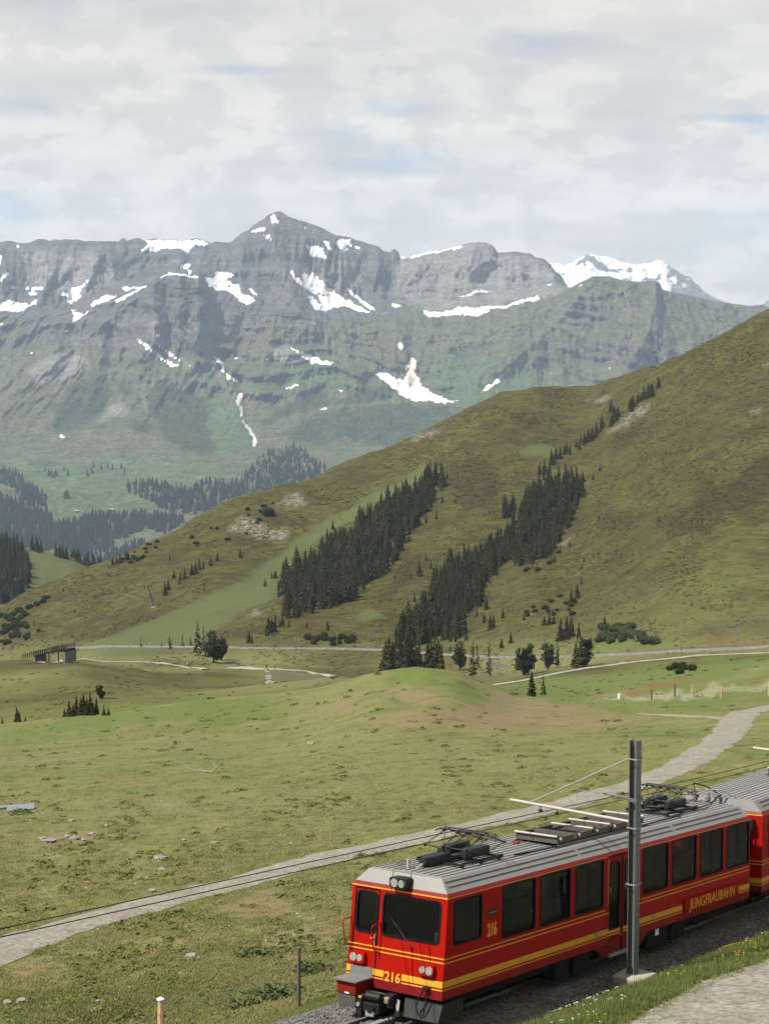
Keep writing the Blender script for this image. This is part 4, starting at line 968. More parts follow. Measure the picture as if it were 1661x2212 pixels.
    # raised seams along the roof
    def seam(y, z, x0, x1, nm='roof_seam', w=0.020, h=0.016):
        r_ = MB(); r_.add([(x0, y - w, z), (x1, y - w, z), (x1, y - w * 0.5, z + h), (x0, y - w * 0.5, z + h), (x0, y + w * 0.5, z + h), (x1, y + w * 0.5, z + h), (x0, y + w, z), (x1, y + w, z)], [(0, 1, 2, 3), (3, 2, 5, 4), (4, 5, 7, 6), (0, 3, 4, 6), (1, 7, 5, 2)])
        return r_.build(nm, GROOVE, car)
    for k in range(12):
        y = YI + 0.10 + k * (WID - 2 * YI - 0.2) / 11
        seam(y, zt + 0.035 * (1 - abs(y - WID / 2) / (WID / 2 - YI)) - 0.002, xf1 + 0.12, xr1 - 0.1)
    for t in (0.38, 0.72):
        for x0, x1 in ((0.42, 5.85), (5.98, 10.65), (10.78, LEN - 0.25)):
            for s in (0, 1):
                y = 0.055 + (YI - 0.055) * t; zq = zb_r + (zt - zb_r) * t; y = y if s == 0 else WID - y
                seam(y, zq, x0, x1, w=0.016, h=0.014)
    cbl = MB()
    cbl.tube([(3.75, 0.62, zt + 0.05), (4.2, 0.50, zt + 0.06), (5.5, 0.47, zt + 0.05), (9.8, 0.46, zt + 0.05), (11.6, 0.50, zt + 0.06), (12.1, 0.72, zt + 0.05)], 0.028, 6); cbl.build('roof_cable', BLKM, car)
    for tx, ln in ((5.44, 4.32),):
        rs = bpy.data.objects.new('brake_resistor', None); COL.objects.link(rs); rs.parent = car; rs.location = (tx, 1.10, zt + 0.03)
        for k in range(5):
            t_ = MB(); x0 = 0.05 + k * ln / 5; x1 = x0 + ln / 5 - 0.10
            for q in ((x0, x0 + 0.03, -0.58, 0.58), (x1 - 0.03, x1, -0.58, 0.58), (x0, x1, -0.60, -0.565), (x0, x1, 0.565, 0.60)): t_.box(q[0], q[1], q[2], q[3], 0.06, 0.21)
            tr_ = t_.build('resistor_tray', TRAY, rs)
            g_ = MB(); g_.box(x0 + 0.05, x1 - 0.05, -0.555, 0.555, 0.07, 0.13); g_.build('resistor_grid', UNDER, tr_)
            kn = MB()
            for yy in (-0.60, 0.60): kn.tube([(x0 + 0.12, yy, 0.16), (x0 + 0.12, yy * 1.07, 0.16)], 0.04, 10)
            build_each(kn, 'insulator_knob', TUBEW, tr_)
        for xx in (0.02, ln * 0.4 - 0.02, ln * 0.6 - 0.04, ln - 0.04):
            b_ = MB(); b_.tube([(xx, -0.60, 0.24), (xx, 0.62, 0.24)], 0.028, 8); b_.build('cross_tube', TUBEW, rs)
        bs = MB(); bs.box(-0.05, ln + 0.02, -0.66, -0.60, -0.02, 0.04); bs.box(-0.05, ln + 0.02, 0.60, 0.66, -0.02, 0.04); build_each(bs, 'mounting_rail', GREY, rs)
        hk = MB(); hk.tube([(-0.1, 0.5, 0.02), (-0.35, 0.42, 0.04), (-0.36, 0.30, 0.04), (-0.1, 0.36, 0.05)], 0.028, 6); hk.build('insulator', REDH, rs)
    if cab:
        pantograph(car, 2.25, 1.27)
        ab = MB(); ab.bbox(1.12, 1.95, 1.20, 1.44, zt + 0.05, zt + 0.27, 0.05); ab.tube([(1.12, 1.32, zt + 0.18), (1.04, 1.32, zt + 0.18)], 0.10, 10); ab.build('air_drier', GREYB, car)
        ar = MB(); ar.tube([(0.80, 1.55, zt + 0.03), (0.80, 1.55, zt + 0.24)], 0.035, 8); ar.tube([(0.85, 1.35, zt + 0.04), (1.05, 1.33, zt + 0.12), (1.12, 1.33, zt + 0.14)], 0.018, 6); build_each(ar, 'whistle', TUBEW, car)
        hk = MB(); hk.tube([(0.95, 2.0, zt + 0.07), (1.2, 2.02, zt + 0.08), (1.35, 2.0, zt + 0.07), (1.35, 1.9, zt + 0.06)], 0.02, 6); hk.build('insulator', REDH, car)
        p2 = pantograph(car, 12.05, 1.36)
        for xx, yy in ((14.35, 1.45), (14.55, 1.15), (14.65, 0.82)):
            iz = MB(); iz.tube([(xx, yy, zt), (xx, yy, zt + 0.06), (xx, yy, zt + 0.08), (xx, yy, zt + 0.20), (xx, yy, zt + 0.22), (xx, yy, zt + 0.28)], [0.05, 0.05, 0.075, 0.075, 0.045, 0.045], 10); iz.build('roof_insulator', GREY, car)
        rc = MB(); rc.tube([(12.9, 0.75, zt + 0.05), (13.5, 0.72, zt + 0.09), (14.0, 0.80, zt + 0.06), (14.6, 0.82, zt + 0.26)], 0.022, 6); rc.tube([(14.35, 1.45, zt + 0.28), (14.7, 1.7, zt + 0.5), (15.3, 1.6, zt + 0.36), (15.9, 1.55, zt + 0.1)], 0.02, 6); build_each(rc, 'jumper_cable', BLKM, car)
        wcab = MB(); wcab.tube([(14.4, 1.9, zt + 0.16), (14.9, 1.75, zt + 0.30), (15.5, 1.2, zt + 0.26), (15.9, 0.9, zt + 0.02)], 0.018, 6); wcab.build('jumper_cable', TUBEW, car)
        rr2 = MB(); rr2.tube([(14.3, 1.62, zt + 0.28), (14.45, 1.5, zt + 0.31), (14.52, 1.42, zt + 0.3)], 0.02, 6); rr2.build('insulator', REDH, car)
    if cab:
        # lamps
        for u0, big_in in ((0.21, False), (2.12, True)):
            h = MB(); fnl = lambda u, v, w: ff(u, v, w)
            h.prism(rrect(u0, u0 + 0.40, 0.485, 0.735, 0.05, 3), fnl, 0.10); hh = h.build('headlamp', RED, car)
            for q, r_ in ((0.10, 0.092), (0.29, 0.078)) if not big_in else ((0.12, 0.078), (0.30, 0.092)):
                l_ = MB(); c_ = [(u0 + q + r_ * math.cos(R(20 * k)), 0.61 + r_ * math.sin(R(20 * k))) for k in range(18)]
                l_.prism(c_, lambda u, v, w: ff(u, v, 0.10 + w), 0.018); l_.build('lens', LENSM, hh)
        tl = MB(); tl.prism(rrect(1.04, 1.50, 2.28, 2.52, 0.05, 3), (lambda u, v, w: (rk * HE - 0.16 + w * (1.0 + (v - 2.28) * 0.9), u, v)), 0.22); tlo = tl.build('roof_lamp', BLKM, car)
        for q, r_ in ((1.16, 0.085), (1.36, 0.095)):
            l_ = MB(); c_ = [(q + r_ * math.cos(R(20 * k)), 2.40 + r_ * math.sin(R(20 * k))) for k in range(18)]
            l_.prism(c_, lambda u, v, w: (rk * HE - 0.16 - w, u, v), 0.02); l_.build('lens', LENSM, tlo)
        # cab door seam, handle and rails
        ds = MB()
        for a, c_ in (((1.865, 0.20), (1.865, 2.15)), ((2.53, 0.20), (2.53, 2.15)), ((1.865, 2.15), (2.53, 2.15))): ds.tube([ff(*a, 0.014), ff(*c_, 0.014)], 0.009, 4)
        ds.build('door_seam', BLACK, car)
        hd = MB(); hd.tube([ff(1.91, 1.16, 0.03), ff(1.91, 0.93, 0.03)], 0.016, 6); hd.tube([ff(1.91, 1.08, 0.03), ff(1.91, 1.08, 0.07), ff(2.00, 1.08, 0.07)], 0.014, 6); hd.build('door_handle', GALV, car)
        for u, v0, v1, side_ in ((1.80, 0.80, 1.42, 1), (2.62, 0.85, 1.45, 1)):
            hr = MB(); hr.tube([ff(u, v1, 0.01), ff(u + 0.03, v1 - 0.01, 0.20), ff(u + 0.05, v1 - 0.08, 0.26), ff(u + 0.02, v0 + 0.05, 0.16), ff(u, v0, 0.10), ff(u, v0, 0.01)], 0.016, 6); hr.build('handrail', RED, car)
        for u in (0.86, 1.30): pass
        cb = MB(); cb.tube([ff(0.86, 1.0, 0.018), ff(0.84, 0.6, 0.018), ff(0.78, 0.25, 0.018)], 0.006, 4); cb.tube([ff(0.42, 1.13, 0.018), ff(0.36, 0.76, 0.018)], 0.006, 4); build_each(cb, 'cable', BLACK, car)
        # buffer box with grey step
        bf = MB(); bf.bbox(-0.52, 0.02, 1.98, 2.50, -0.12, 0.18, 0.02); bfo = bf.build('buffer_box', RED, car)
        b2 = MB(); b2.bbox(-0.50, 0.0, 2.0, 2.48, -0.40, -0.122, 0.02); b2.build('buffer_base', PLATE, bfo)
        b3 = MB(); b3.box(-0.60, 0.02, 1.90, 2.56, 0.182, 0.215); b3.add([ff(1.92, 0.215, 0.03), ff(2.52, 0.215, 0.03), ff(2.52, 0.42, 0.03), ff(1.92, 0.42, 0.03)], [(0, 1, 2, 3)]); b3.build('step_plate', GREY, bfo)
        b4 = MB(); b4.box(-0.14, 0.14, 2.655, 2.84, -0.02, 0.02); b4.build('side_step', RED, car)
        for zz_, c0 in ((-0.10, BOTW),):
            b5 = MB(); b5.box(-0.524, -0.521, 2.16, 2.28, zz_, zz_ + 0.03); b5.build('label_plate', c0, bfo)
        # coupler
        cp = MB(); cp.tube([(-0.30, 1.92, -0.12), (-0.30, 1.42, -0.12)], 0.105, 12); cp.bbox(-0.42, 0.25, 1.40, 1.96, -0.46, -0.24, 0.03); cp.bbox(-0.46, -0.30, 1.85, 2.02, -0.55, -0.20, 0.02); cp.bbox(-0.20, 0.3, 1.20, 1.45, -0.36, -0.05, 0.04); cp.tube([(-0.42, 1.60, -0.36), (-0.50, 1.60, -0.36)], 0.09, 12)
        cpo = cp.build('coupler', BLKM, car)
        kb = MB(); kb.bbox(-0.49, -0.43, 1.50, 1.72, -0.52, -0.40, 0.01); kb.tube([(-0.25, 1.28, -0.12), (-0.40, 1.22, -0.14)], 0.05, 8); kb.tube([(-0.40, 1.93, -0.30), (-0.50, 1.93, -0.30)], 0.05, 8); build_each(kb, 'coupler_head', GALV, cpo)
        ky = MB(); ky.box(-0.44, -0.38, 1.88, 1.98, -0.17, -0.12); ky.box(-0.24, -0.20, 1.30, 1.42, -0.14, -0.11); build_each(ky, 'label_plate', YEL, cpo)
        hs = MB()
        for k in range(3): hs.tube([(-0.02 - 0.03 * k, 1.18 - 0.05 * k, -0.16), (-0.12 - 0.03 * k, 1.14 - 0.05 * k, -0.36), (-0.05, 1.22 - 0.05 * k, -0.52), (0.15, 1.30, -0.52)], 0.015, 6)
        build_each(hs, 'brake_hose', GALV, car)
        lh = MB(); lh.bbox(-0.10, 0.03, 0.30, 0.47, 0.185, 0.245, 0.015); lh.tube([(-0.06, 0.45, 0.18), (-0.10, 0.55, 0.0), (-0.10, 0.62, -0.22), (-0.08, 0.55, -0.40), (-0.06, 0.45, -0.38), (-0.05, 0.40, -0.15), (-0.05, 0.38, 0.16)], 0.017, 6); lh.build('power_cable', BLKM, car)
        pl = MB(); pl.add([(-0.05, 0.06, -0.50), (-0.05, 1.02, -0.50), (0.10, 1.05, -0.10), (0.10, 0.03, -0.10), (0.9, 0.06, -0.50), (0.9, 0.03, -0.10), (0.25, 1.02, -0.50), (0.3, 1.05, -0.10)], [(0, 1, 2, 3), (0, 3, 5, 4), (1, 6, 7, 2), (0, 4, 6, 1)]); pl.build('snow_plough', PLOUGH, car)
        # side sign and numbers
        sg = MB(); sg.box(11.0, 14.13, -0.055, 0.0, 0.165, 0.535); sgo = sg.build('name_board', RED, car)
        lettering('lettering', 'JUNGFRAUBAHN', 0.385, YEL, sgo, (12.58, -0.060, 0.345), (1, 0, 0), (0, 0, 1), width=2.66, shear=0.16, offset=0.003)
        lettering('fleet_number', number, 0.40, YEL, car, (1.93, -0.004, 1.235), (1, 0, 0), (0, 0, 1), width=0.38, offset=0.014)
        lettering('fleet_number', number, 0.29, YEL, car, ff(1.355, 0.285, 0.016), (0, -1, 0), (rk, 0, 1), width=0.44, offset=0.008)
        pl2 = MB(); pl2.box(1.745, 2.135, -0.012, 0.0, 1.565, 1.70); plo = pl2.build('name_plate', BLKM, car)
        pl3 = MB(); pl3.box(1.77, 2.11, -0.0145, -0.0125, 1.62, 1.645); pl3.build('plate_band', GREY, plo)
        pen = MB(); pen.add([(3.02, 0.05, 2.13), (3.13, 0.05, 2.13), (3.17, 0.06, 1.82), (3.08, 0.06, 1.80)], [(0, 1, 2, 3)]); pen.add([(3.02, 0.055, 2.13), (3.13, 0.055, 2.13), (3.17, 0.065, 1.82), (3.08, 0.065, 1.80)], [(0, 1, 2, 3)]); build_each(pen, 'window_strap', REDH, car)
        for k, x in enumerate((6.55, 9.35)):
            e = MB(); e.tube([(x, 0, 0.34), (x, -0.03, 0.34)], 0.05, 10); e.tube([(x + 0.12, 0, 0.36), (x + 0.12, -0.02, 0.36)], 0.035, 10); build_each(e, 'emergency_tap', GALV, car)
    if not cab:
        gw = MB(); gw.bbox(-0.62, 0.0, 0.95, 1.70, 0.05, 2.05, 0.04); gw.build('gangway', BLACK, car)
        for k, (y0_, z0_) in enumerate(((0.30, 1.9), (0.48, 1.7), (2.1, 1.8))):
            hq = MB(); hq.tube([(0.0, y0_, z0_), (-0.22, y0_, z0_ - 0.25), (-0.30, y0_ + 0.05, z0_ - 0.8), (-0.20, y0_ + 0.1, 0.9), (-0.5, y0_ + 0.12, 0.6)], 0.03, 6); hq.build('jumper_cable', BLACK if k != 1 else GALV, car)
        bx2 = MB(); bx2.bbox(-0.20, 0.0, 0.22, 0.52, 1.78, 2.08, 0.02); bx2.build('jumper_box', BLKM, car)
    # underframe, bogies
    uf = MB(); uf.box(0.35, LEN - 0.2, 0.15, WID - 0.15, -0.20, -0.02); uf.build('underframe', UNDER, car)
    for bx_ in (2.5, 12.3):
        bg_ = bpy.data.objects.new('bogie', None); COL.objects.link(bg_); bg_.parent = car; bg_.location = (bx_, 1.325, RAIL_Z)
        fr = MB()
        for s in (-1, 1): fr.bbox(-1.35, 1.35, s * 0.72 - 0.06, s * 0.72 + 0.06, 0.20, 0.36, 0.02)
        fr.box(-0.25, 0.25, -0.72, 0.72, 0.22, 0.34); fr.build('bogie_frame', UNDER, bg_)
        for wx_ in (-0.95, 0.95):
            wm = MB()
            for s in (-1, 1): wm.tube([(wx_, s * 0.47, 0.33), (wx_, s * 0.50, 0.33), (wx_, s * 0.505, 0.33), (wx_, s * 0.56, 0.33)], [0.36, 0.36, 0.33, 0.33], 20)
            wm.tube([(wx_, -0.6, 0.33), (wx_, 0.6, 0.33)], 0.06, 10); wm.build('wheel', BLKM, bg_)
        ft = MB()
        for s in (-1, 1): ft.tube([(-0.9, s * 0.85, 0.10), (0.9, s * 0.85, 0.10)], 0.025, 6)
        build_each(ft, 'brake_rod', GREY, bg_)
    bxs = MB()
    for x0, x1 in ((4.75, 5.4), (5.6, 6.4), (9.2, 10.35), (10.5, 11.2)): bxs.bbox(x0, x1, 0.06, 0.75, -0.48, -0.05, 0.02); bxs.bbox(x0, x1, WID - 0.75, WID - 0.06, -0.48, -0.05, 0.02)
    build_each(bxs, 'equipment_case', UNDER, car)
    if cab:
        pp = MB(); pp.box(9.62, 9.80, 0.050, 0.058, -0.20, -0.02); pp.build('label_plate', BOTW, car)
    # inside
    it = MB(); it.box(0.15, LEN - 0.05, 0.03, WID - 0.03, 0.10, 0.16); it.build('floor', INTER, car)
    cl = MB(); cl.box(0.45, LEN - 0.1, 0.06, WID - 0.06, 2.24, 2.27); cl.build('inner_ceiling', INTER, car)
    if cab:
        pt = MB(); pt.box(1.70, 1.76, 0.03, WID - 0.03, 0.16, 2.24); pt.build('cab_partition', INTER, car)
        dk = MB(); dk.add([(0.16, 0.1, 1.20), (0.16, 1.75, 1.20), (0.62, 1.75, 1.12), (0.62, 0.1, 1.12), (0.62, 1.75, 0.2), (0.62, 0.1, 0.2)], [(0, 1, 2, 3), (3, 2, 4, 5)]); dk.build('driver_desk', DASH, car)
    for k, x in enumerate((2.2, 3.0, 3.85, 4.65, 5.5, 6.3, 9.0, 9.8, 10.6, 11.4, 12.2, 13.0, 13.8)):
        for y in (0.12, 1.62):
            s_ = MB(); s_.bbox(x, x + 0.10, y, y + 0.90, 0.55, 1.30, 0.03); s_.bbox(x + 0.1, x + 0.5, y, y + 0.90, 0.50, 0.62, 0.03); s_.build('seat', SEATM, car)
    return car


car1 = railcar('railcar', 'red railcar with number 216 on its cab front and a name board on its side')
car1.matrix_world = MCAR
car2 = railcar('railcar', 'rear red railcar, coupled behind the cab car bearing number 216', cab=False)
A2 = R(7.0)
car2.matrix_world = MCAR @ Matrix.Translation((15.72, 0.03, 0.0)) @ Matrix.Rotation(A2, 4, 'Z')
bt = MB(); bt.tube([(0, 0, 0), (0, 0, 0.02), (0, 0, 0.13), (0, 0, 0.16), (0, 0, 0.18)], [0.035, 0.045, 0.045, 0.05, 0.02], 10); bt.bbox(-0.03, 0.03, -0.09, 0.03, 0.17, 0.21, 0.01)
bto = bt.build('bottle', BOTW); bto.matrix_world = MCAR @ Matrix.Translation((0.24, 0.33, 1.19))
tag(bto, 'white plastic bottle standing on the desk behind the railcar windscreen', 'bottle')
# ------------------------------------------------------------------ the line: ballast, sleepers, rails, rack
STONE = paint('ballast stone', (0.10, 0.095, 0.09), 0.9, 0.35, scale=8, bump=0.4)
SLEEP = paint('steel sleeper', (0.070, 0.050, 0.040), 0.8, 0.3)
RAILM = paint('rail steel', (0.10, 0.080, 0.068), 0.5, 0.3, metal=0.5)
RAILT = paint('worn rail head', (0.45, 0.43, 0.40), 0.3, 0.1, metal=0.8)
CONC = paint('concrete', (0.24, 0.22, 0.19), 0.9, 0.15, scale=4, bump=0.3)
WOODD = paint('weathered wood', (0.085, 0.070, 0.050), 0.9, 0.3, scale=9, bump=0.4)
WOODL = paint('new wood', (0.40, 0.27, 0.15), 0.85, 0.15, scale=9, bump=0.3)


def gravel_material(name, a, b_, c_, sc=14.0):
    m, nt, b, o = newmat(name)
    geo = nd(nt, 'ShaderNodeNewGeometry'); pos = geo.outputs['Position']
    vor = nd(nt, 'ShaderNodeTexVoronoi'); vor.inputs['Scale'].default_value = sc; lk(nt, pos, vor.inputs['Vector'])
    n1 = noise(nt, pos, 0.7, 5, 0.65); n2 = noise(nt, pos, sc * 0.8, 3, 0.6)
    c = mixc(nt, ramp(nt, n2, [(0.3, 0), (0.7, 1)]), a, b_)
    c = mixc(nt, ramp(nt, n1, [(0.42, 0), (0.68, 0.6)]), c, c_)
    gsep = nd(nt, 'ShaderNodeSeparateColor'); lk(nt, vor.outputs['Color'], gsep.inputs[0])
    gry = ramp(nt, gsep.outputs[0], [(0.0, 0.45), (1.0, 1.25)])
    c = mixc(nt, 0.6, c, mixc(nt, 1.0, c, gry, 'MULTIPLY'))
    lk(nt, c, b.inputs['Base Color']); b.inputs['Roughness'].default_value = 0.95; b.inputs['Specular IOR Level'].default_value = 0.15
    bp = nd(nt, 'ShaderNodeBump'); bp.inputs['Strength'].default_value = 0.7; bp.inputs['Distance'].default_value = 0.03
    lk(nt, vor.outputs['Distance'], bp.inputs['Height']); lk(nt, bp.outputs[0], b.inputs['Normal'])
    return m


BALL = gravel_material('ballast', (0.065, 0.062, 0.06), (0.17, 0.165, 0.16), (0.10, 0.095, 0.09), 13)
GRAV = gravel_material('path gravel', (0.125, 0.115, 0.098), (0.235, 0.218, 0.19), (0.125, 0.108, 0.078), 9)

rt = bpy.data.objects.new('railway_track', None); COL.objects.link(rt); tag(rt, kind='structure')
S0, S1 = -14.0, 60.0
bed = []
for i in range(150):
    s = S0 + (S1 - S0) * i / 149
    row = []
    for off, z in ((-2.75, -1.06), (-2.2, -0.80), (-1.5, -0.72), (-0.6, -0.70), (0.6, -0.70), (1.5, -0.72), (2.0, -0.78), (2.9, -1.10)):
        j = 0.05 * fbm(np.array([s * 1.3]), np.array([off * 3.1]), 3, 5)[0]
        row.append(track_pt(s, off + (0.12 * fbm(np.array([s * 0.9]), np.array([off]), 2, 8)[0] if abs(off) > 2 else 0), z + j)[:])
    bed.append(row)
bo = grid_object('ballast_bed', np.array(bed), BALL); bo.parent = rt
for off in (-0.5, 0.5):
    r_ = MB(); h_ = MB()
    ss = [S0 + (S1 - S0) * i / 80 for i in range(81)]
    for i in range(80):
        for (w, z0, z1, mb) in ((0.055, -0.74, -0.715, r_), (0.010, -0.715, -0.64, r_), (0.030, -0.64, -0.604, r_), (0.024, -0.604, -0.600, h_)):
            a = [track_pt(ss[i], off + q, z) for q in (-w, w) for z in (z0, z1)]; b_ = [track_pt(ss[i + 1], off + q, z) for q in (-w, w) for z in (z0, z1)]
            mb.add([*a, *b_], [(0, 4, 5, 1), (2, 3, 7, 6), (1, 5, 7, 3)])
    ro = r_.build('rail', RAILM, rt); h_.build('rail_head', RAILT, ro)
rk_ = MB()
for i in range(80):
    for q in (-0.09, 0.09):
        a = [track_pt(ss[i], q + e, z) for e in (-0.018, 0.018) for z in (-0.72, -0.575)]; b_ = [track_pt(ss[i + 1], q + e, z) for e in (-0.018, 0.018) for z in (-0.72, -0.575)]
        rk_.add([*a, *b_], [(0, 4, 5, 1), (2, 3, 7, 6), (1, 5, 7, 3)])
rko = rk_.build('rack_rail', RAILM, rt)
tm = bpy.data.meshes.new('rack_tooth'); q = MB().bbox(-0.025, 0.025, -0.072, 0.072, -0.05, 0.05, 0.012); tm.from_pydata(q.v, [], q.f); tm.materials.append(GALV)
for i in range(60):
    o = bpy.data.objects.new('rack_tooth', tm); COL.objects.link(o); o.parent = rko
    o.matrix_world = MCAR @ Matrix.Translation((-6.0 + i * 0.12, 1.325, -0.615))
sm_ = bpy.data.meshes.new('sleeper'); q = MB().bbox(-0.12, 0.12, -0.92, 0.92, -0.06, 0.03, 0.02); sm_.from_pydata(q.v, [], q.f); sm_.materials.append(SLEEP)
for i in range(int((S1 - S0) / 0.75)):
    s = S0 + i * 0.75
    o = bpy.data.objects.new('sleeper', sm_); COL.objects.link(o); o.parent = rt
    a = max(0, (s - BEND_X) / BEND_R); m4 = MCAR.to_3x3().to_4x4() @ Matrix.Rotation(a, 4, 'Z')
    m4.translation = track_pt(s, 0, -0.73); o.matrix_world = m4

# ------------------------------------------------------------------ catenary
def mast(name, label, s, off, top_h, arm_far, arm_z, lean=(0, 0), group='catenary masts beside the train'):
    """H-section steel mast with cantilever tube, stay and two wire clamps"""
    e = bpy.data.objects.new(name, None); COL.objects.link(e)
    base = track_pt(s, off, -0.62); e.location = base
    a = math.atan2(RW[1, 1], RW[0, 1]) + max(0, (s - BEND_X) / BEND_R)
    e.rotation_euler = (lean[0], lean[1], a)          # local +X points across the line
    tag(e, label, 'mast', group)
    fb = MB(); fb.bbox(-0.45, 0.34, -0.42, 0.42, -0.45, 0.10, 0.05); fb.build('footing', CONC, e)
    cm_ = MB()
    cm_.box(-0.10, -0.084, -0.12, 0.12, 0.05, top_h); cm_.box(0.084, 0.10, -0.12, 0.12, 0.05, top_h); cm_.box(-0.084, 0.084, -0.008, 0.008, 0.05, top_h)
    cm_.build('column', MASTM, e)
    for hh, w in ((top_h - 0.45, 0.012), (top_h - 1.45, 0.045), (top_h - 2.15, 0.012), (top_h - 3.55, 0.012)):
        if hh < 0.3: continue
        b_ = MB()
        for q in ((-0.135, -0.105, -0.15, 0.15), (0.105, 0.135, -0.15, 0.15), (-0.135, 0.135, -0.155, -0.125), (-0.135, 0.135, 0.125, 0.155)): b_.box(q[0], q[1], q[2], q[3], hh - w, hh + w)
        b_.build('clamp_band', GALV if w < 0.03 else MASTM, e)
    arm = MB(); za0 = arm_z
    arm.tube([(0.12, -0.02, za0), (arm_far, -0.02, za0 + 0.02)], 0.038, 10); ao = arm.build('cantilever_tube', TUBEW, e)
    sy_ = MB(); sy_.tube([(0.12, -0.02, top_h - 0.45), (arm_far - 0.62, -0.02, za0 + 0.05)], 0.020, 8); sy_.build('stay_rod', GALV, e)
    st_ = MB(); st_.tube([(0.12, -0.02, top_h - 1.45), (0.75, -0.25, top_h - 1.52)], 0.024, 6); st_.tube([(0.75, -0.25, top_h - 1.52), (1.1, -0.40, top_h - 1.56)], 0.030, 6); st_.tube([(1.1, -0.4, top_h - 1.56), (2.2, -0.8, top_h - 1.70)], 0.008, 5); st_.build('feeder_arm', GREY, e)
    for xx in (WIRE_OFF[0] - off, WIRE_OFF[1] - off):
        c_ = MB(); c_.tube([(xx, -0.02, za0), (xx, -0.02, za0 - 0.10)], 0.015, 6); c_.box(xx - 0.045, xx + 0.045, -0.06, 0.02, za0 - 0.145, za0 - 0.10); c_.build('wire_clamp', BLKM, ao)
    return e


MASTM = paint('painted mast steel', (0.085, 0.095, 0.094), 0.5, 0.10, dirt=(0.06, 0.068, 0.068))
WIRE_OFF = (0.02, 0.52)
mast('catenary_mast', 'grey steel mast standing in front of the red railcar with number 216', 6.86, -2.18, 5.90, 3.60, 3.86, lean=(0.0, 0.0))
mast('catenary_mast', 'steel mast behind the coupled rear railcar, holding the white cantilever', 21.2, -2.35, 5.90, 3.75, 3.9)
for k, w in enumerate(WIRE_OFF):
    wr = MB(); pts = []
    for i in range(60):
        s = -30 + i * 1.6
        sag = 0.0
        pts.append(track_pt(s, w, 3.13))
    wr.tube(pts, 0.011, 6)
    tag(wr.build('contact_wire', BLKM), ('overhead wire on the train side of the pair above the railcars', 'overhead wire on the meadow side of the pair above the railcars')[k], 'wire')

# ------------------------------------------------------------------ paths
def ribbon(name, pts, width, mat, bvh=None, lift=0.05, n=220, rag=0.25, seed=3, uneven=1.0, thick=0.0, kmul=1.0, across=6):
    """gravel laid on the land along a line seen at the given picture points"""
    bvh = bvh or BA
    W = [pick(bvh, x, y) for x, y in pts]; W = [w for w in W if w is not None]
    ln = [0]
    for a, b in zip(W[:-1], W[1:]): ln.append(ln[-1] + (b - a).length)
    t = np.linspace(0, ln[-1], n)
    P = np.stack([np.interp(t, ln, [w[i] for w in W]) for i in range(3)], 1)
    k = max(3, n // 24); w_ = np.hanning(2 * k + 1); w_ /= w_.sum()
    for i in range(2): P[:, i] = np.convolve(np.pad(P[:, i], k, mode='reflect', reflect_type='odd'), w_, 'valid')
    T = np.gradient(P, axis=0); T[:, 2] = 0; T /= np.linalg.norm(T, axis=1)[:, None]
    N = np.stack([-T[:, 1], T[:, 0]], 1)
    wd = np.interp(t, np.linspace(0, ln[-1], len(width)), width) if isinstance(width, (list, tuple)) else np.full(n, width)
    G = np.zeros((n, across + 1, 3))
    for i in range(n):
        eL = 1 + rag * fbm(np.array([t[i] / 1.3]), np.array([0.0]), 3, seed)[0]; eR = 1 + rag * fbm(np.array([t[i] / 1.3]), np.array([9.0]), 3, seed + 4)[0]
        for j in range(across + 1):
            q = -1 + 2 * j / across; q = q * (eL if q < 0 else eR) * wd[i] / 2
            x, y = P[i, 0] + N[i, 0] * q, P[i, 1] + N[i, 1] * q
            h = drop(bvh, x, y); z = h.z if h else P[i, 2]
            G[i, j] = (x, y, z + lift * (0.25 if j in (0, across) else 1.0) - (thick if j in (0, across) else 0))
    o = grid_object(name, G, mat); tag(o, kind='structure'); return o


ribbon('path', [(-230, 2165), (-120, 2112), (-60, 2082), (0, 2052), (110, 2012), (220, 1982), (330, 1952), (440, 1925), (560, 1895), (700, 1855), (830, 1826), (960, 1800), (1080, 1773), (1200, 1742), (1300, 1715), (1390, 1690), (1450, 1665), (1500, 1640), (1550, 1606), (1580, 1575), (1592, 1552), (1610, 1538), (1661, 1528), (1720, 1518)], [2.4, 2.4, 2.4, 2.5, 2.6, 2.8], GRAV, n=420, lift=0.07, rag=0.22)
ribbon('path', [(1600, 1556), (1560, 1552), (1500, 1548), (1440, 1545), (1380, 1542)], [1.8, 1.2, 0.8, 0.5], GRAV, n=90, lift=0.06, rag=0.5, seed=9)
PATHF = gravel_material('pale track', (0.19, 0.178, 0.155), (0.25, 0.235, 0.205), (0.20, 0.185, 0.155), 2)
ribbon('path', [(1075, 1479), (1120, 1473), (1200, 1456), (1270, 1444), (1330, 1436), (1420, 1426), (1500, 1418), (1580, 1414), (1661, 1411), (1720, 1409)], 3.4, PATHF, n=120, lift=0.3, rag=0.1)
ribbon('path', [(180, 1423), (215, 1429), (270, 1430), (340, 1432), (400, 1441), (445, 1447)], 3.2, PATHF, n=70, lift=0.3, rag=0.15)
ribbon('path', [(500, 1443), (560, 1446), (620, 1449), (670, 1452), (722, 1463)], 3.0, PATHF, n=60, lift=0.3, rag=0.15)
ribbon('path', [(85, 1433), (130, 1429), (168, 1426)], 2.6, PATHF, n=30, lift=0.3, rag=0.15)
RBED = gravel_material('far ballast', (0.10, 0.095, 0.085), (0.155, 0.145, 0.13), (0.105, 0.098, 0.08), 2)
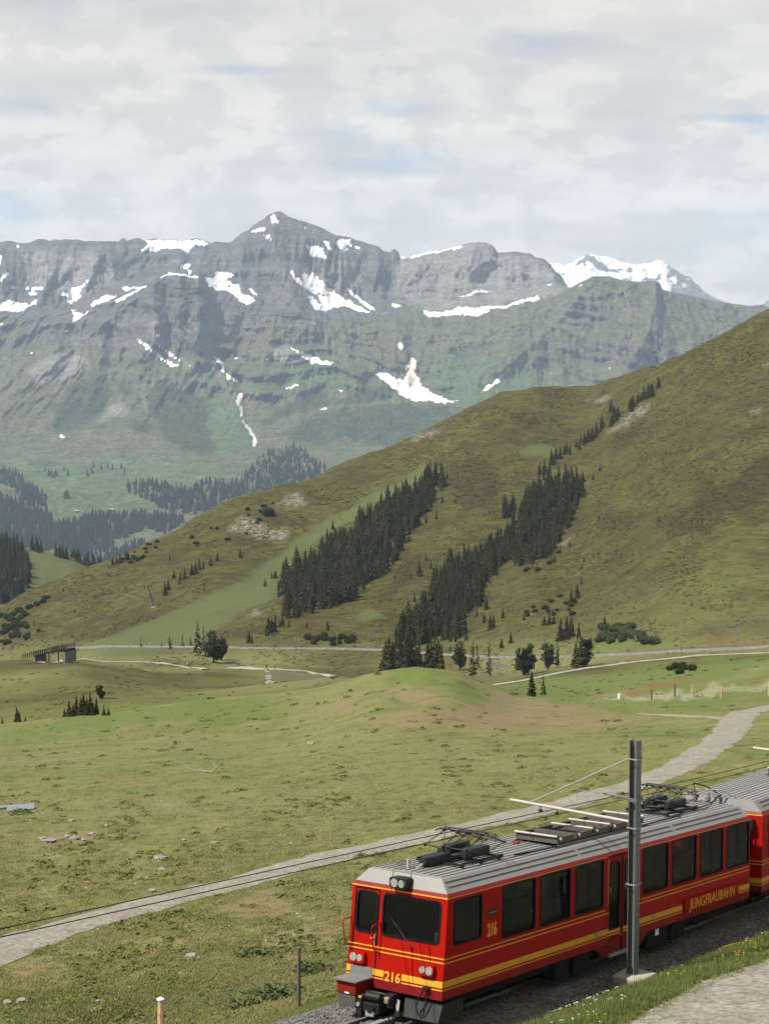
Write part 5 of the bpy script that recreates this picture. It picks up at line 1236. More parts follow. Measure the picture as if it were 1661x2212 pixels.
fb_ = ribbon('railway_embankment', [(150, 1400), (230, 1397), (330, 1398), (490, 1400), (550, 1402), (650, 1402), (750, 1402), (830, 1405), (930, 1412), (1000, 1417), (1060, 1421), (1150, 1421), (1280, 1418), (1380, 1413), (1470, 1408), (1570, 1403), (1661, 1399), (1720, 1396)], 2.8, RBED, n=200, lift=0.8, rag=0.03, thick=0.9)
for off in (-0.5, 0.5):
    me = fb_.data; P = np.array([me.vertices[i * 7 + 3].co[:] for i in range(200)]); T = np.gradient(P, axis=0); T /= np.linalg.norm(T, axis=1)[:, None]
    r_ = MB(); r_.tube([(P[i, 0] - T[i, 1] * off, P[i, 1] + T[i, 0] * off, P[i, 2] + 0.12) for i in range(0, 200, 2)], 0.07, 4); o = r_.build('rail', RAILM, fb_)
# the gravelled apron on the bank by the viewer's side of the line
ap = []
for i in range(90):
    s = -6 + i * 0.5; row = []
    for j in range(13):
        q = -3.05 - 1.325 - 0.15 * math.sin(s * 0.8) - 0.10 * max(0, 6 - s) - j * 0.9 + 0.25 * fbm(np.array([s * 0.9]), np.array([0.3]), 3, 12)[0] * (j == 0)
        P = track_pt(s, q, 0); h = drop(BA, P.x, P.y)
        row.append((P.x, P.y, (h.z if h else P.z) + (0.0 if j == 0 else 0.05)))
    ap.append(row)
tag(grid_object('gravel_apron', np.array(ap), GRAV), kind='structure')
# ------------------------------------------------------------------ foliage
def leaf_material(name, a, b_, tip=None, rough=0.8, spec=0.1, trans=0.25, posn=None):
    m, nt, b, o = newmat(name)
    inf = nd(nt, 'ShaderNodeObjectInfo'); geo = nd(nt, 'ShaderNodeNewGeometry')
    tcx = nd(nt, 'ShaderNodeTexCoord')
    f = math_(nt, 'ADD', math_(nt, 'MULTIPLY', inf.outputs['Random'], 0.7), math_(nt, 'MULTIPLY', noise(nt, tcx.outputs['Object'], 7.0, 3, 0.6), 0.55))
    if posn: f = math_(nt, 'ADD', math_(nt, 'MULTIPLY', f, 0.45), math_(nt, 'MULTIPLY', ramp(nt, noise(nt, geo.outputs['Position'], posn, 4, 0.6), [(0.36, 0), (0.64, 1)]), 0.6))
    c = mixc(nt, f, a, b_)
    if tip:
        c = mixc(nt, math_(nt, 'MULTIPLY', ramp(nt, noise(nt, tcx.outputs['Object'], 3.0, 3, 0.7), [(0.5, 0), (0.68, 1)]), 0.7), c, tip)  # blotches that paint warm sunlit highlights into the foliage colour
    lk(nt, c, b.inputs['Base Color']); b.inputs['Roughness'].default_value = rough; b.inputs['Specular IOR Level'].default_value = spec
    tr = nd(nt, 'ShaderNodeBsdfTranslucent'); lk(nt, c, tr.inputs['Color'])
    mx = nd(nt, 'ShaderNodeMixShader'); mx.inputs[0].default_value = trans
    lk(nt, b.outputs[0], mx.inputs[1]); lk(nt, tr.outputs[0], mx.inputs[2]); lk(nt, mx.outputs[0], o.inputs[0])
    return m


NEED = leaf_material('spruce needles', (0.009, 0.0115, 0.0025), (0.030, 0.030, 0.007), (0.070, 0.044, 0.012), trans=0.1)  # the brown tone imitates sunlit warmth on the crowns
PINE = leaf_material('stone pine needles', (0.008, 0.012, 0.004), (0.024, 0.029, 0.009), trans=0.1)
LARC = leaf_material('larch needles', (0.030, 0.034, 0.011), (0.058, 0.056, 0.022), trans=0.25)
ALDER = leaf_material('alder leaves', (0.022, 0.034, 0.010), (0.056, 0.068, 0.028), trans=0.25)
SCRUB = leaf_material('scrub leaves', (0.012, 0.017, 0.004), (0.028, 0.032, 0.009), trans=0.15)
FARN = leaf_material('far needles', (0.005, 0.009, 0.004), (0.012, 0.018, 0.007), trans=0.05)
BARK = paint('bark', (0.055, 0.043, 0.033), 0.95, 0.3, scale=5, bump=0.4)
DEADW = paint('bleached dead wood', (0.26, 0.235, 0.20), 0.9, 0.2)
rng = random.Random(7)


def mesh_of(name, v, f, mat):
    me = bpy.data.meshes.new(name); me.from_pydata(v, [], f); me.materials.append(mat); me.update(); return me


def spruce_mesh(seed, R0=0.17, levels=26, per=10, mat=NEED, z0=0.05, gap=0.0, sparse=1.0):
    r = random.Random(seed); v, f = [], []
    lean = r.uniform(-0.02, 0.02)
    for i in range(levels):
        t = i / (levels - 1); z = z0 + (0.985 - z0) * t
        rad = R0 * ((1 - t) ** 0.8) * r.uniform(0.78, 1.12) + 0.010
        for k in range(max(4, int(per * (1 - 0.5 * t) * sparse))):
            if r.random() < gap: continue
            a = r.uniform(0, 2 * math.pi); L = rad * r.uniform(0.65, 1.15); w = L * r.uniform(0.20, 0.34) + 0.006
            zz_ = z + r.uniform(-0.018, 0.018); dz = -L * r.uniform(0.25, 0.55)
            ca, sa = math.cos(a), math.sin(a); n = len(v)
            P = lambda q, s, h: (ca * q - sa * s + lean * z, sa * q + ca * s, zz_ + h)
            v += [P(0.02 * L, 0, 0.012), P(L * 0.55, w, dz * 0.5), P(L, 0, dz), P(L * 0.55, -w, dz * 0.5), P(L * 0.62, 0, dz * 0.5 - 0.035 - 0.2 * w), P(L * 0.62, 0, dz * 0.35 + 0.012)]
            f += [(n, n + 1, n + 5), (n, n + 5, n + 3), (n + 1, n + 2, n + 5), (n + 3, n + 5, n + 2), (n + 1, n + 4, n + 2), (n + 3, n + 2, n + 4), (n, n + 4, n + 1)]
    return mesh_of('spruce_crown', v, f, mat)


def clump_mesh(seed, lobes, n, size, mat, name='crown'):
    """leaf clumps spread through several overlapping lobes (cx, cy, cz, rx, ry, rz)"""
    r = random.Random(seed); v, f = [], []
    for i in range(n):
        c = lobes[r.randrange(len(lobes))]
        while True:
            d = Vector((r.gauss(0, 1), r.gauss(0, 1), r.gauss(0, 1)))
            if d.length > 0.1: break
        d.normalize(); q = r.uniform(0.55, 1.05) ** 0.6
        p = Vector((c[0] + d.x * c[3] * q, c[1] + d.y * c[4] * q, c[2] + d.z * c[5] * q))
        t1 = d.cross(Vector((r.gauss(0, 1), r.gauss(0, 1), r.gauss(0, 1)))).normalized(); t2 = d.cross(t1)
        d2 = (d + 0.7 * t1 * r.uniform(-1, 1)).normalized()
        s = size * r.uniform(0.6, 1.4); k = len(v)
        v += [(p - t1 * s)[:], (p + t2 * s * 0.6 + d2 * s * 0.2)[:], (p + t1 * s + d2 * s * 0.3)[:], (p - t2 * s * 0.6 + d2 * s * 0.35)[:], (p + d2 * s * 0.8)[:]]
        f += [(k, k + 1, k + 4), (k + 1, k + 2, k + 4), (k + 2, k + 3, k + 4), (k + 3, k, k + 4)]
    return mesh_of(name, v, f, mat)


def trunk_mesh(h, r0, seed=1, limbs=0):
    q = MB(); r = random.Random(seed)
    q.tube([(0, 0, -0.03), (0, 0, 0), (r.uniform(-.01, .01), r.uniform(-.01, .01), h * 0.5), (0, 0, h)], [r0 * 1.3, r0, r0 * 0.7, r0 * 0.15], 7)
    for i in range(limbs):
        a = r.uniform(0, 6.28); z = h * r.uniform(0.25, 0.9); L = 0.13 * (1 - z / h) + 0.05
        q.tube([(0, 0, z), (math.cos(a) * L, math.sin(a) * L, z + L * r.uniform(-0.1, 0.5))], [r0 * 0.25, r0 * 0.08], 4)
    return mesh_of('trunk', q.v, q.f, BARK)


SPR = [spruce_mesh(10 + i, R0=(0.21, 0.24, 0.18, 0.22, 0.26)[i], levels=(26, 24, 28, 25, 22)[i], gap=(0.0, 0.08, 0.05, 0.12, 0.05)[i]) for i in range(5)]
LAR = [spruce_mesh(40 + i, R0=0.16, levels=20, per=6, mat=LARC, z0=0.14, gap=0.35) for i in range(2)]
def pine_lobes(seed):
    r = random.Random(seed); L_ = []
    for k in range(15):
        z = r.uniform(0.16, 0.92); q = 0.24 * math.sin(math.pi * min(1, 0.25 + 0.72 * (1 - z) ** 0.8)) * r.uniform(0.5, 1.15); a = r.uniform(0, 6.28); s = r.uniform(0.085, 0.15)
        L_.append((q * math.cos(a), q * math.sin(a), z, s, s, s * r.uniform(0.7, 1.1)))
    return L_ + [(0, 0, 0.5, 0.12, 0.12, 0.36)]
STP = [clump_mesh(60 + i, pine_lobes(60 + i), 1700, 0.034, PINE) for i in range(3)]
SHR = [clump_mesh(80 + i, [(0, 0, 0.40, 0.55, 0.55, 0.42), (0.35, 0.1, 0.32, 0.38, 0.35, 0.33), (-0.34, -0.1, 0.34, 0.38, 0.36, 0.34), (0.05, 0.3, 0.45, 0.3, 0.3, 0.3)], 620, 0.085, (ALDER, ALDER, SCRUB)[i], 'foliage') for i in range(3)]
TRK_S = trunk_mesh(0.92, 0.016, 2, 6); TRK_P = trunk_mesh(0.75, 0.028, 3, 8); TRK_L = trunk_mesh(0.97, 0.013, 4, 22)


def tree(name, crown, trunk, loc, h, rz, label, cat, group, wide=1.0):
    e = bpy.data.objects.new(name, None); COL.objects.link(e)
    e.location = loc; e.rotation_euler = (0, 0, rz); e.scale = (h * wide, h * wide, h)
    tag(e, label, cat, group)
    for nm, me in (('trunk', trunk), ('crown', crown)):
        if me is None: continue
        o = bpy.data.objects.new(nm, me); COL.objects.link(o); o.parent = e
    return e


def cloud_gn(name, protos, pts, rots, scales, idx, kind='stuff', parent=None, tilt=None):
    """many small alike pieces, one object"""
    col = bpy.data.collections.new(name + '_kinds')
    for i, me in enumerate(protos):
        o = bpy.data.objects.new('%s_kind_%02d' % (name, i), me); col.objects.link(o)
    me = bpy.data.meshes.new(name); n = len(pts)
    me.vertices.add(n); me.vertices.foreach_set('co', np.asarray(pts, np.float32).reshape(-1))
    def put(k, t, a):
        q = me.attributes.new(k, t, 'POINT'); q.data.foreach_set('vector' if t == 'FLOAT_VECTOR' else 'value', np.asarray(a).reshape(-1))
    R3_ = np.zeros((n, 3), np.float32); R3_[:, 2] = rots
    if tilt is not None: R3_[:, :2] = tilt
    sc = np.asarray(scales, np.float32)
    if sc.ndim == 1: sc = np.repeat(sc[:, None], 3, 1)
    put('rt', 'FLOAT_VECTOR', R3_); put('sc', 'FLOAT_VECTOR', sc); put('ix', 'INT', np.asarray(idx, np.int32))
    ob = bpy.data.objects.new(name, me); COL.objects.link(ob); tag(ob, kind=kind)
    if parent is not None: ob.parent = parent
    g = bpy.data.node_groups.new(name, 'GeometryNodeTree')
    g.interface.new_socket('Geometry', in_out='INPUT', socket_type='NodeSocketGeometry'); g.interface.new_socket('Geometry', in_out='OUTPUT', socket_type='NodeSocketGeometry')
    gi = g.nodes.new('NodeGroupInput'); go = g.nodes.new('NodeGroupOutput'); ip = g.nodes.new('GeometryNodeInstanceOnPoints'); ci = g.nodes.new('GeometryNodeCollectionInfo')
    ci.inputs['Collection'].default_value = col; ci.inputs['Separate Children'].default_value = True; ci.inputs['Reset Children'].default_value = True
    ip.inputs['Pick Instance'].default_value = True
    def na(nm, t):
        q = g.nodes.new('GeometryNodeInputNamedAttribute'); q.data_type = t; q.inputs['Name'].default_value = nm; return q.outputs['Attribute']
    g.links.new(gi.outputs[0], ip.inputs['Points']); g.links.new(ci.outputs[0], ip.inputs['Instance'])
    g.links.new(na('ix', 'INT'), ip.inputs['Instance Index']); g.links.new(na('sc', 'FLOAT_VECTOR'), ip.inputs['Scale'])
    er = g.nodes.new('FunctionNodeEulerToRotation'); g.links.new(na('rt', 'FLOAT_VECTOR'), er.inputs[0]); g.links.new(er.outputs[0], ip.inputs['Rotation'])
    g.links.new(ip.outputs[0], go.inputs[0])
    md = ob.modifiers.new('scatter', 'NODES'); md.node_group = g
    return ob


def sample_poly(poly, n, seed, bvh, spacing=0.0, tries=8):
    r = random.Random(seed); P = np.array(poly); out = []; lo, hi = P.min(0), P.max(0); cell = {}
    for _ in range(n * tries):
        if len(out) >= n: break
        x, y = r.uniform(lo[0], hi[0]), r.uniform(lo[1], hi[1])
        if not inpoly(np.array([x]), np.array([y]), poly)[0]: continue
        h = pick(bvh, x, y)
        if h is None: continue
        if spacing:
            k = (int(h.x // spacing), int(h.y // spacing))
            if any((h - q).length < spacing for dx in (-1, 0, 1) for dy in (-1, 0, 1) for q in cell.get((k[0] + dx, k[1] + dy), ())): continue
            cell.setdefault(k, []).append(h)
        out.append((x, y, h))
    return out


# woods on the hill across the little valley
forest = []           # (px height, world point, height, kind of wood)
def wood(poly, n, hpx, seed, tagk, spacing=2.6):
    for x, y, h in sample_poly(poly, n, seed, BA, spacing):
        hh = hpx * (rng.uniform(0.55, 1.2) if rng.random() < 0.8 else rng.uniform(0.35, 0.6)) * h.y / F
        forest.append((hh * F / h.y, h, hh, tagk))
        if rng.random() < 0.16:        # young trees straying from the edge
            h2 = pick(BA, x + rng.gauss(0, 26), y + rng.gauss(0, 16))
            if h2: forest.append((0, h2, hpx * rng.uniform(0.18, 0.5) * h2.y / F, tagk))
wood([(598, 1275), (622, 1342), (690, 1322), (760, 1300), (820, 1250), (860, 1210), (905, 1130), (955, 1065), (965, 1045), (940, 1040), (870, 1080), (790, 1130), (720, 1180), (650, 1225)], 560, 47, 1, 'A', 1.7)
wood(c7((610, 860), (640, 800), (740, 760), (860, 750), (870, 790), (835, 860), (820, 910), (765, 1000), (720, 1075), (640, 1110), (560, 1125), (480, 1110), (420, 1150), (400, 1110), (490, 1020), (560, 950), (590, 900)), 330, 43, 2, 'B', 1.7)
wood(c7((250, 1160), (330, 1090), (390, 1110), (410, 1200), (425, 1290), (350, 1345), (260, 1400), (190, 1440), (70, 1440), (70, 1390), (130, 1340), (190, 1270)), 260, 50, 3, 'B', 1.7)
wood(c7((30, 1410), (180, 1400), (330, 1360), (360, 1400), (300, 1450), (60, 1465)), 60, 50, 8, 'B', 2.0)
wood(c7((430, 1060), (500, 1080), (460, 1180), (400, 1230), (390, 1160)), 60, 46, 9, 'B', 1.8)
wood(c7((505, 890), (560, 870), (565, 900), (515, 915)), 12, 36, 4, 'B')
for x, ty_ in ((4, 172), (18, 160), (34, 175), (48, 158), (62, 150), (76, 168), (92, 152), (104, 148), (118, 160), (134, 162), (148, 185), (186, 178), (200, 168), (214, 172), (232, 166), (246, 190)):
    X_, Y_ = c5((x, ty_))[0]; dd = 640 + rng.uniform(-25, 25); t_ = at(X_, Y_, dd); h = drop(BA, float(t_[0]), dd)
    if h: forest.append((60, h, max(6.0, float(t_[2]) - h.z), 'C'))
wood(c4((1110, 165), (1150, 140), (1215, 100), (1225, 112), (1160, 165)), 12, 48, 7, 'A')
gl = c7((680, 725), (700, 710), (730, 675), (745, 660), (790, 630), (830, 605), (850, 590), (870, 575), (885, 570), (905, 560), (920, 545), (950, 520), (970, 505), (990, 490), (1005, 478), (1060, 445), (1075, 430), (1095, 410), (1130, 390), (1145, 378), (1150, 372), (1185, 345), (985, 450), (1000, 470))
for x, y in gl:
    for k in range(3):
        h = pick(BA, x + rng.uniform(-7, 7), y + rng.uniform(-4, 5))
        if h: forest.append((0, h, rng.uniform(17, 30) * h.y / F, 'G'))
for x, y, hp in [(455, 130, 36), (440, 45, 30), (510, 80, 26), (710, 110, 32), (760, 178, 52), (785, 172, 55), (805, 160, 46), (838, 170, 40), (950, 132, 34), (545, 188, 26), (505, 208, 22), (602, 90, 14), (430, 100, 22), (470, 120, 30), (250, 175, 30), (690, 110, 22), (730, 105, 24)]:
    h = pick(BA, *c5((x, y))[0])
    if h: forest.append((hp, h, hp * h.y / F, 'S'))
for x, y, hp in [(715, 712, 32), (728, 690, 26), (752, 640, 20), (780, 645, 22), (800, 640, 24), (830, 625, 28), (845, 618, 28), (862, 602, 28), (880, 598, 20), (910, 585, 22), (940, 562, 20), (775, 665, 16), (490, 580, 20), (505, 575, 18), (520, 572, 22), (545, 560, 24), (555, 556, 18), (1175, 640, 16), (1225, 600, 20), (1215, 680, 24), (1205, 720, 24), (1240, 590, 18), (735, 560, 14), (850, 500, 14), (275, 695, 10), (325, 785, 8), (1040, 550, 22), (1325, 850, 16), (1415, 865, 26), (1075, 910, 22)]:
    h = pick(BA, *c6((x, y))[0])
    if h: forest.append((hp, h, hp * h.y / F, 'S'))
for x, y, hp in [(150, 1160, 34), (200, 1130, 22), (180, 1095, 16), (270, 740, 14), (225, 915, 22), (930, 705, 18), (800, 660, 8), (860, 1100, 14), (850, 1130, 12), (850, 1195, 14), (735, 1100, 16), (830, 1260, 34), (805, 1285, 36), (900, 745, 14)]:
    h = pick(BA, *c7((x, y))[0])
    if h: forest.append((hp, h, hp * h.y / F, 'S'))
for x, y, hp in [(280, 506, 20), (300, 504, 36), (318, 505, 30), (333, 500, 46), (350, 500, 40), (362, 492, 46), (378, 500, 40), (392, 492, 50), (405, 500, 30), (418, 496, 40), (450, 500, 24), (470, 500, 18), (75, 527, 34), (85, 528, 26), (12, 535, 16), (112, 525, 12)]:
    h = pick(BA, *c4((x, y))[0])
    if h: forest.append((hp + 40, h, hp * h.y / F, 'L'))
def sublabel(k, p):
    a, b = LBL[k]
    x, y = proj(np.array(p[:]))
    if k == 'A': q = ('at the lower foot of', 'in the middle of', 'at the upper tip of')[0 if y > 1255 else 1 if y > 1150 else 2]; return 'dark spruce %s the dense wood beside the ski run' % q, 'spruces %s the wood beside the ski run' % q
    if k == 'B': q = ('in the low part of', 'in the middle of', 'in the upper block of')[0 if y > 1260 else 1 if y > 1130 else 2]; return 'dark spruce %s the narrow climbing wood under the heath' % q, 'spruces %s the narrow climbing wood' % q
    if k == 'S': q = 'near the rock outcrop ridge and lift tower' if x < 560 else 'between the two dark woods' if x < 1000 and y < 1330 else 'below the climbing wood beside the railway' if y > 1290 else 'on the open slope above the climbing wood'; return 'lone small spruce ' + q, 'lone spruces ' + q
    return a, b


forest.sort(key=lambda q: -(q[2] * F / q[1].y) - (300 if q[3] in 'SLC' else 0))
LBL = {'A': ('dark spruce in the dense wood beside the pale green ski run', 'spruces of the dense wood beside the ski run'), 'B': ('dark spruce in the narrow wood climbing below the brown heath slope', 'spruces of the narrow climbing wood'), 'C': ('dark spruce rising behind the grassy mound', 'spruces behind the grassy mound'), 'G': ('small spruce in the thin line of trees climbing the gully', 'spruces in the gully line'), 'S': ('lone small spruce scattered on the open hillside', 'scattered hillside spruces'), 'L': ('spruce in the small clump below the pale walking path', 'spruces of the clump below the walking path')}
restv = []
for i, (hp, p, hh, k) in enumerate(forest):
    if i < 300:
        tree('spruce_tree', SPR[i % 5], TRK_S, p, hh, rng.uniform(0, 6.28), sublabel(k, p)[0], 'tree', sublabel(k, p)[1], wide=rng.uniform(0.8, 1.35))
    else:
        restv.append((p, hh))
if restv:
    cloud_gn('spruce_wood', SPR, [q[0][:] for q in restv], [rng.uniform(0, 6.28) for _ in restv], [(q[1], q[1], q[1]) for q in restv], [rng.randrange(5) for _ in restv])
# single trees on the valley floor beside the far railway
for (x, y, hp, kind, wide) in [(325, 302, 58, 'P', .95), (600, 326, 62, 'P', 1.0), (578, 305, 52, 'S', 1.0), (622, 322, 66, 'P', .8), (705, 298, 58, 'P', .8), (850, 292, 70, 'S', 1.35), (825, 290, 55, 'S', 1.3), (875, 285, 56, 'P', 1.0), (635, 417, 58, 'S', 1.15), (380, 340, 84, 'L', 1.0), (450, 332, 76, 'L', .8), (745, 292, 58, 'L', 1.0), (685, 417, 50, 'L', .9), (400, 300, 60, 'L', .9)]:
    h = pick(BA, *c5((x, y))[0])
    if h is None: continue
    hh = hp * h.y / F
    if kind == 'P': tree('stone_pine', STP[int(x) % 3], TRK_P, h, hh * 1.05, rng.uniform(0, 6.28), 'rounded dark stone pine beside the far railway line', 'tree', 'stone pines beside the far railway', wide)
    elif kind == 'S': tree('spruce_tree', SPR[int(x) % 5], TRK_S, h, hh, rng.uniform(0, 6.28), 'broad dark spruce standing alone beside the far railway line', 'tree', 'broad spruces beside the far railway', wide)
    else: tree('larch_tree', LAR[int(x) % 2], TRK_L, h, hh, rng.uniform(0, 6.28), 'thin sparse larch between the dark trees by the far railway', 'tree', 'larches beside the far railway', wide)
for (x, y, hp, kind, wide) in [(925, 272, 66, 'P', 1.15), (960, 262, 52, 'P', .9), (855, 242, 76, 'L', 1.0), (880, 215, 56, 'L', .9), (912, 210, 48, 'L', .8), (735, 216, 34, 'L', 1.3), (790, 206, 30, 'L', 1.2), (825, 203, 24, 'L', 1.2), (610, 206, 26, 'L', .9), (700, 206, 15, 'L', 1.5), (435, 428, 32, 'P', 1.1), (1073, 187, 26, 'S', 1.1), (1090, 190, 18, 'S', 1.1)]:
    h = pick(BA, *c4((x, y))[0])
    if h is None: continue
    hh = hp * h.y / F
    if kind == 'P': tree('stone_pine', STP[int(x) % 3], TRK_P, h, hh * 1.05, rng.uniform(0, 6.28), 'stout round stone pine above the pale walking path', 'tree', 'stone pines above the walking path', wide)
    elif kind == 'S': tree('spruce_tree', SPR[int(x) % 5], TRK_S, h, hh, rng.uniform(0, 6.28), 'small spruce at the edge of the distant railway line', 'tree', 'small spruces at the railway edge', wide)
    else: tree('larch_tree', LAR[int(x) % 2], TRK_L, h, hh, rng.uniform(0, 6.28), 'grey green larch on the bank above the pale walking path', 'tree', 'larches above the walking path', wide)
# shrubs
shr = []
for poly, n, sz, lab in ((c5((900, 150), (960, 130), (1060, 130), (1120, 170), (1180, 185), (1160, 195), (1050, 190), (920, 190)), 26, 20, 'grey green alder bush above the far railway line'), (c5((1220, 300), (1300, 280), (1350, 300), (1290, 325), (1230, 320)), 9, 16, 'dark bush on the bank under the pale gravel road'), (c4((1250, 180), (1350, 165), (1500, 150), (1580, 165), (1560, 200), (1300, 205)), 18, 14, 'low alder bush along the track edge by the woods'),
        (c7((550, 1330), (640, 1290), (760, 1240), (870, 1300), (850, 1330), (600, 1340)), 16, 12, 'pale green alder bush on the slope below the woods'), (c7((560, 1130), (700, 1120), (720, 1090), (760, 1040), (740, 1110), (640, 1150)), 10, 11, 'small bush along the lower edge of the climbing wood'), (c6((0, 800), (100, 780), (220, 710), (235, 720), (150, 780), (120, 800), (180, 880), (120, 920), (0, 930)), 44, 13, 'dark dwarf pine bush on the lower shoulder of the hill'),
        (c6((300, 640), (480, 590), (640, 480), (700, 470), (650, 560), (400, 620)), 16, 8, 'low dark bush along the crest of the near ridge'), (c6((1130, 350), (1180, 345), (1180, 370), (1140, 375)), 2, 20, 'round dark bush beside the pale rock outcrop'), (c6((780, 470), (1000, 380), (1150, 300), (1200, 320), (1050, 480), (850, 500)), 16, 8, 'low bush scattered around the pale rock outcrop')):
    for x, y, h in sample_poly(poly, n, int(sz * 7 + n), BA, 1.5):
        s = sz * rng.uniform(0.6, 1.25) * h.y / F
        o = bpy.data.objects.new('shrub', SHR[2 if 'dark' in lab or 'low' in lab else rng.randrange(2)]); COL.objects.link(o); o.location = h; o.scale = (s, s, s * 0.95); o.rotation_euler = (0, 0, rng.uniform(0, 6))
        tag(o, lab, 'shrub', lab.replace(' bush', ' bushes', 1))

# woods far off across the valley and on the knoll
def cone_tree(seed):
    r = random.Random(seed); v, f = [], []
    for lv in range(4):
        z = 0.05 + 0.22 * lv; rad = 0.20 * (1 - lv / 4.6); n0 = len(v); m_ = 6
        v.append((0, 0, min(1.0, z + 0.42)))
        for k in range(m_):
            a = 6.283 * k / m_ + r.uniform(-.3, .3); q = rad * r.uniform(0.7, 1.2); v.append((math.cos(a) * q, math.sin(a) * q, z + r.uniform(-.03, .03)))
        f += [(n0, n0 + 1 + k, n0 + 1 + (k + 1) % m_) for k in range(m_)]
    return mesh_of('far_tree', v, f, FARN)
CONES = [cone_tree(s) for s in range(4)]
fp = []
for poly, n in ((c6((545, 240), (640, 225), (760, 250), (820, 260), (900, 225), (980, 235), (1040, 215), (1110, 150), (1200, 130), (1270, 85), (1320, 110), (1380, 150), (1420, 175), (1300, 240), (1150, 300), (1000, 330), (860, 360), (800, 362), (690, 335), (650, 305), (560, 275)), 720), (c6((0, 170), (80, 190), (110, 225), (150, 255), (215, 300), (200, 330), (130, 340), (100, 295), (50, 250), (0, 230)), 170), (c6((0, 285), (100, 305), (110, 350), (190, 345), (230, 365), (230, 420), (330, 390), (400, 370), (480, 370), (600, 360), (760, 370), (800, 395), (720, 450), (640, 430), (560, 450), (480, 510), (400, 550), (300, 545), (220, 530), (150, 510), (0, 510)), 1250), (c6((380, 580), (500, 530), (640, 480), (600, 520), (480, 575)), 90),
        (c6((205, 190), (245, 190), (245, 205), (205, 205)), 9), (c6((276, 285), (302, 285), (302, 298), (276, 298)), 6), (c6((120, 165), (560, 150), (560, 200), (120, 200)), 14), (c6((640, 400), (760, 390), (700, 420)), 10)):
    for x, y, h in sample_poly(poly, n, len(fp) + 3, BM): fp.append((h, rng.uniform(15, 27)))
for x, y, h in sample_poly(c8((1090, 1128), (1180, 1090), (1270, 1060), (1330, 1090), (1300, 1128)), 60, 99, BM): fp.append((h, rng.uniform(15, 24)))
if fp: cloud_gn('distant_wood', CONES, [q[0][:] for q in fp], [rng.uniform(0, 6) for _ in fp], [(q[1] * 1.15, q[1] * 1.15, q[1]) for q in fp], [rng.randrange(4) for _ in fp])
kp = []
for poly, n in ((c6((-60, 500), (60, 495), (100, 515), (130, 600), (125, 680), (60, 740), (-60, 760)), 240), (c6((120, 505), (300, 545), (420, 590), (480, 590), (440, 610), (300, 560), (130, 520)), 40)):
    for x, y, h in sample_poly(poly, n, n, BK): kp.append((h, rng.uniform(9, 16)))
if kp: cloud_gn('knoll_wood', SPR[:3], [q[0][:] for q in kp], [rng.uniform(0, 6) for _ in kp], [(q[1] * 1.1, q[1] * 1.1, q[1]) for q in kp], [rng.randrange(3) for _ in kp])

# heather, bilberry and tussocks that mottle the open slopes
HEA = leaf_material('heather', (0.020, 0.014, 0.005), (0.046, 0.031, 0.010), trans=0.1)
BIL = leaf_material('bilberry', (0.024, 0.031, 0.007), (0.058, 0.066, 0.016), trans=0.15)
TUS = leaf_material('pale tussock', (0.075, 0.074, 0.024), (0.120, 0.110, 0.042), trans=0.2)
def low_clump(seed, mat): return clump_mesh(seed, [(0, 0, 0.10, 0.7, 0.55, 0.22), (0.4, 0.2, 0.08, 0.4, 0.4, 0.18)], 26, 0.26, mat, 'clump')
LOW = [low_clump(200, HEA), low_clump(201, HEA), low_clump(202, BIL), low_clump(203, BIL), low_clump(204, TUS), low_clump(205, TUS)]
BIP = leaf_material('pasture herb', (0.050, 0.072, 0.016), (0.100, 0.112, 0.030), trans=0.25)
TUP = leaf_material('straw tussock', (0.110, 0.098, 0.040), (0.165, 0.150, 0.068), trans=0.25)
LOWP = [low_clump(200, BIP), low_clump(201, BIP), low_clump(202, BIP), low_clump(203, BIP), low_clump(204, TUP), low_clump(205, TUP)]
gh = np.random.default_rng(17); NH = 60000
hx, hy = gh.uniform(-20, 1680, NH), gh.uniform(660, 1560, NH)
hn = fbm(hx / 70, hy / 45, 4, 301); hheath = mask(hx, hy, HEATH, 46, 13, 60); hpiste = mask(hx, hy, PISTE, 14, 12, 40)
hp_, hi_, hs_ = [], [], []
for x, y, n_, m_, q_ in zip(hx, hy, hn, hheath, hpiste):
    if q_: continue
    h = pick(BA, x, y)
    if h is None or h.y < 255: continue
    if rng.random() > (0.10 if h.y < 640 else 0.95 if m_ else min(1.0, max(0.06, 0.40 + 1.5 * n_))): continue
    r_ = rng.random()
    k = rng.randrange(2) if r_ < (0.75 if m_ else 0.22 + 0.5 * max(0, n_)) else (2 + rng.randrange(2) if r_ < 0.80 else 4 + rng.randrange(2))
    s = rng.uniform(0.5, 1.3) * (0.35 + h.y / 1500); hp_.append((h.x, h.y, h.z - 0.05)); hi_.append(k); hs_.append((s * 1.2, s * 1.2, s * 0.6))
cloud_gn('heath_cover', LOW, hp_, gh.uniform(0, 6.28, len(hp_)), hs_, hi_)

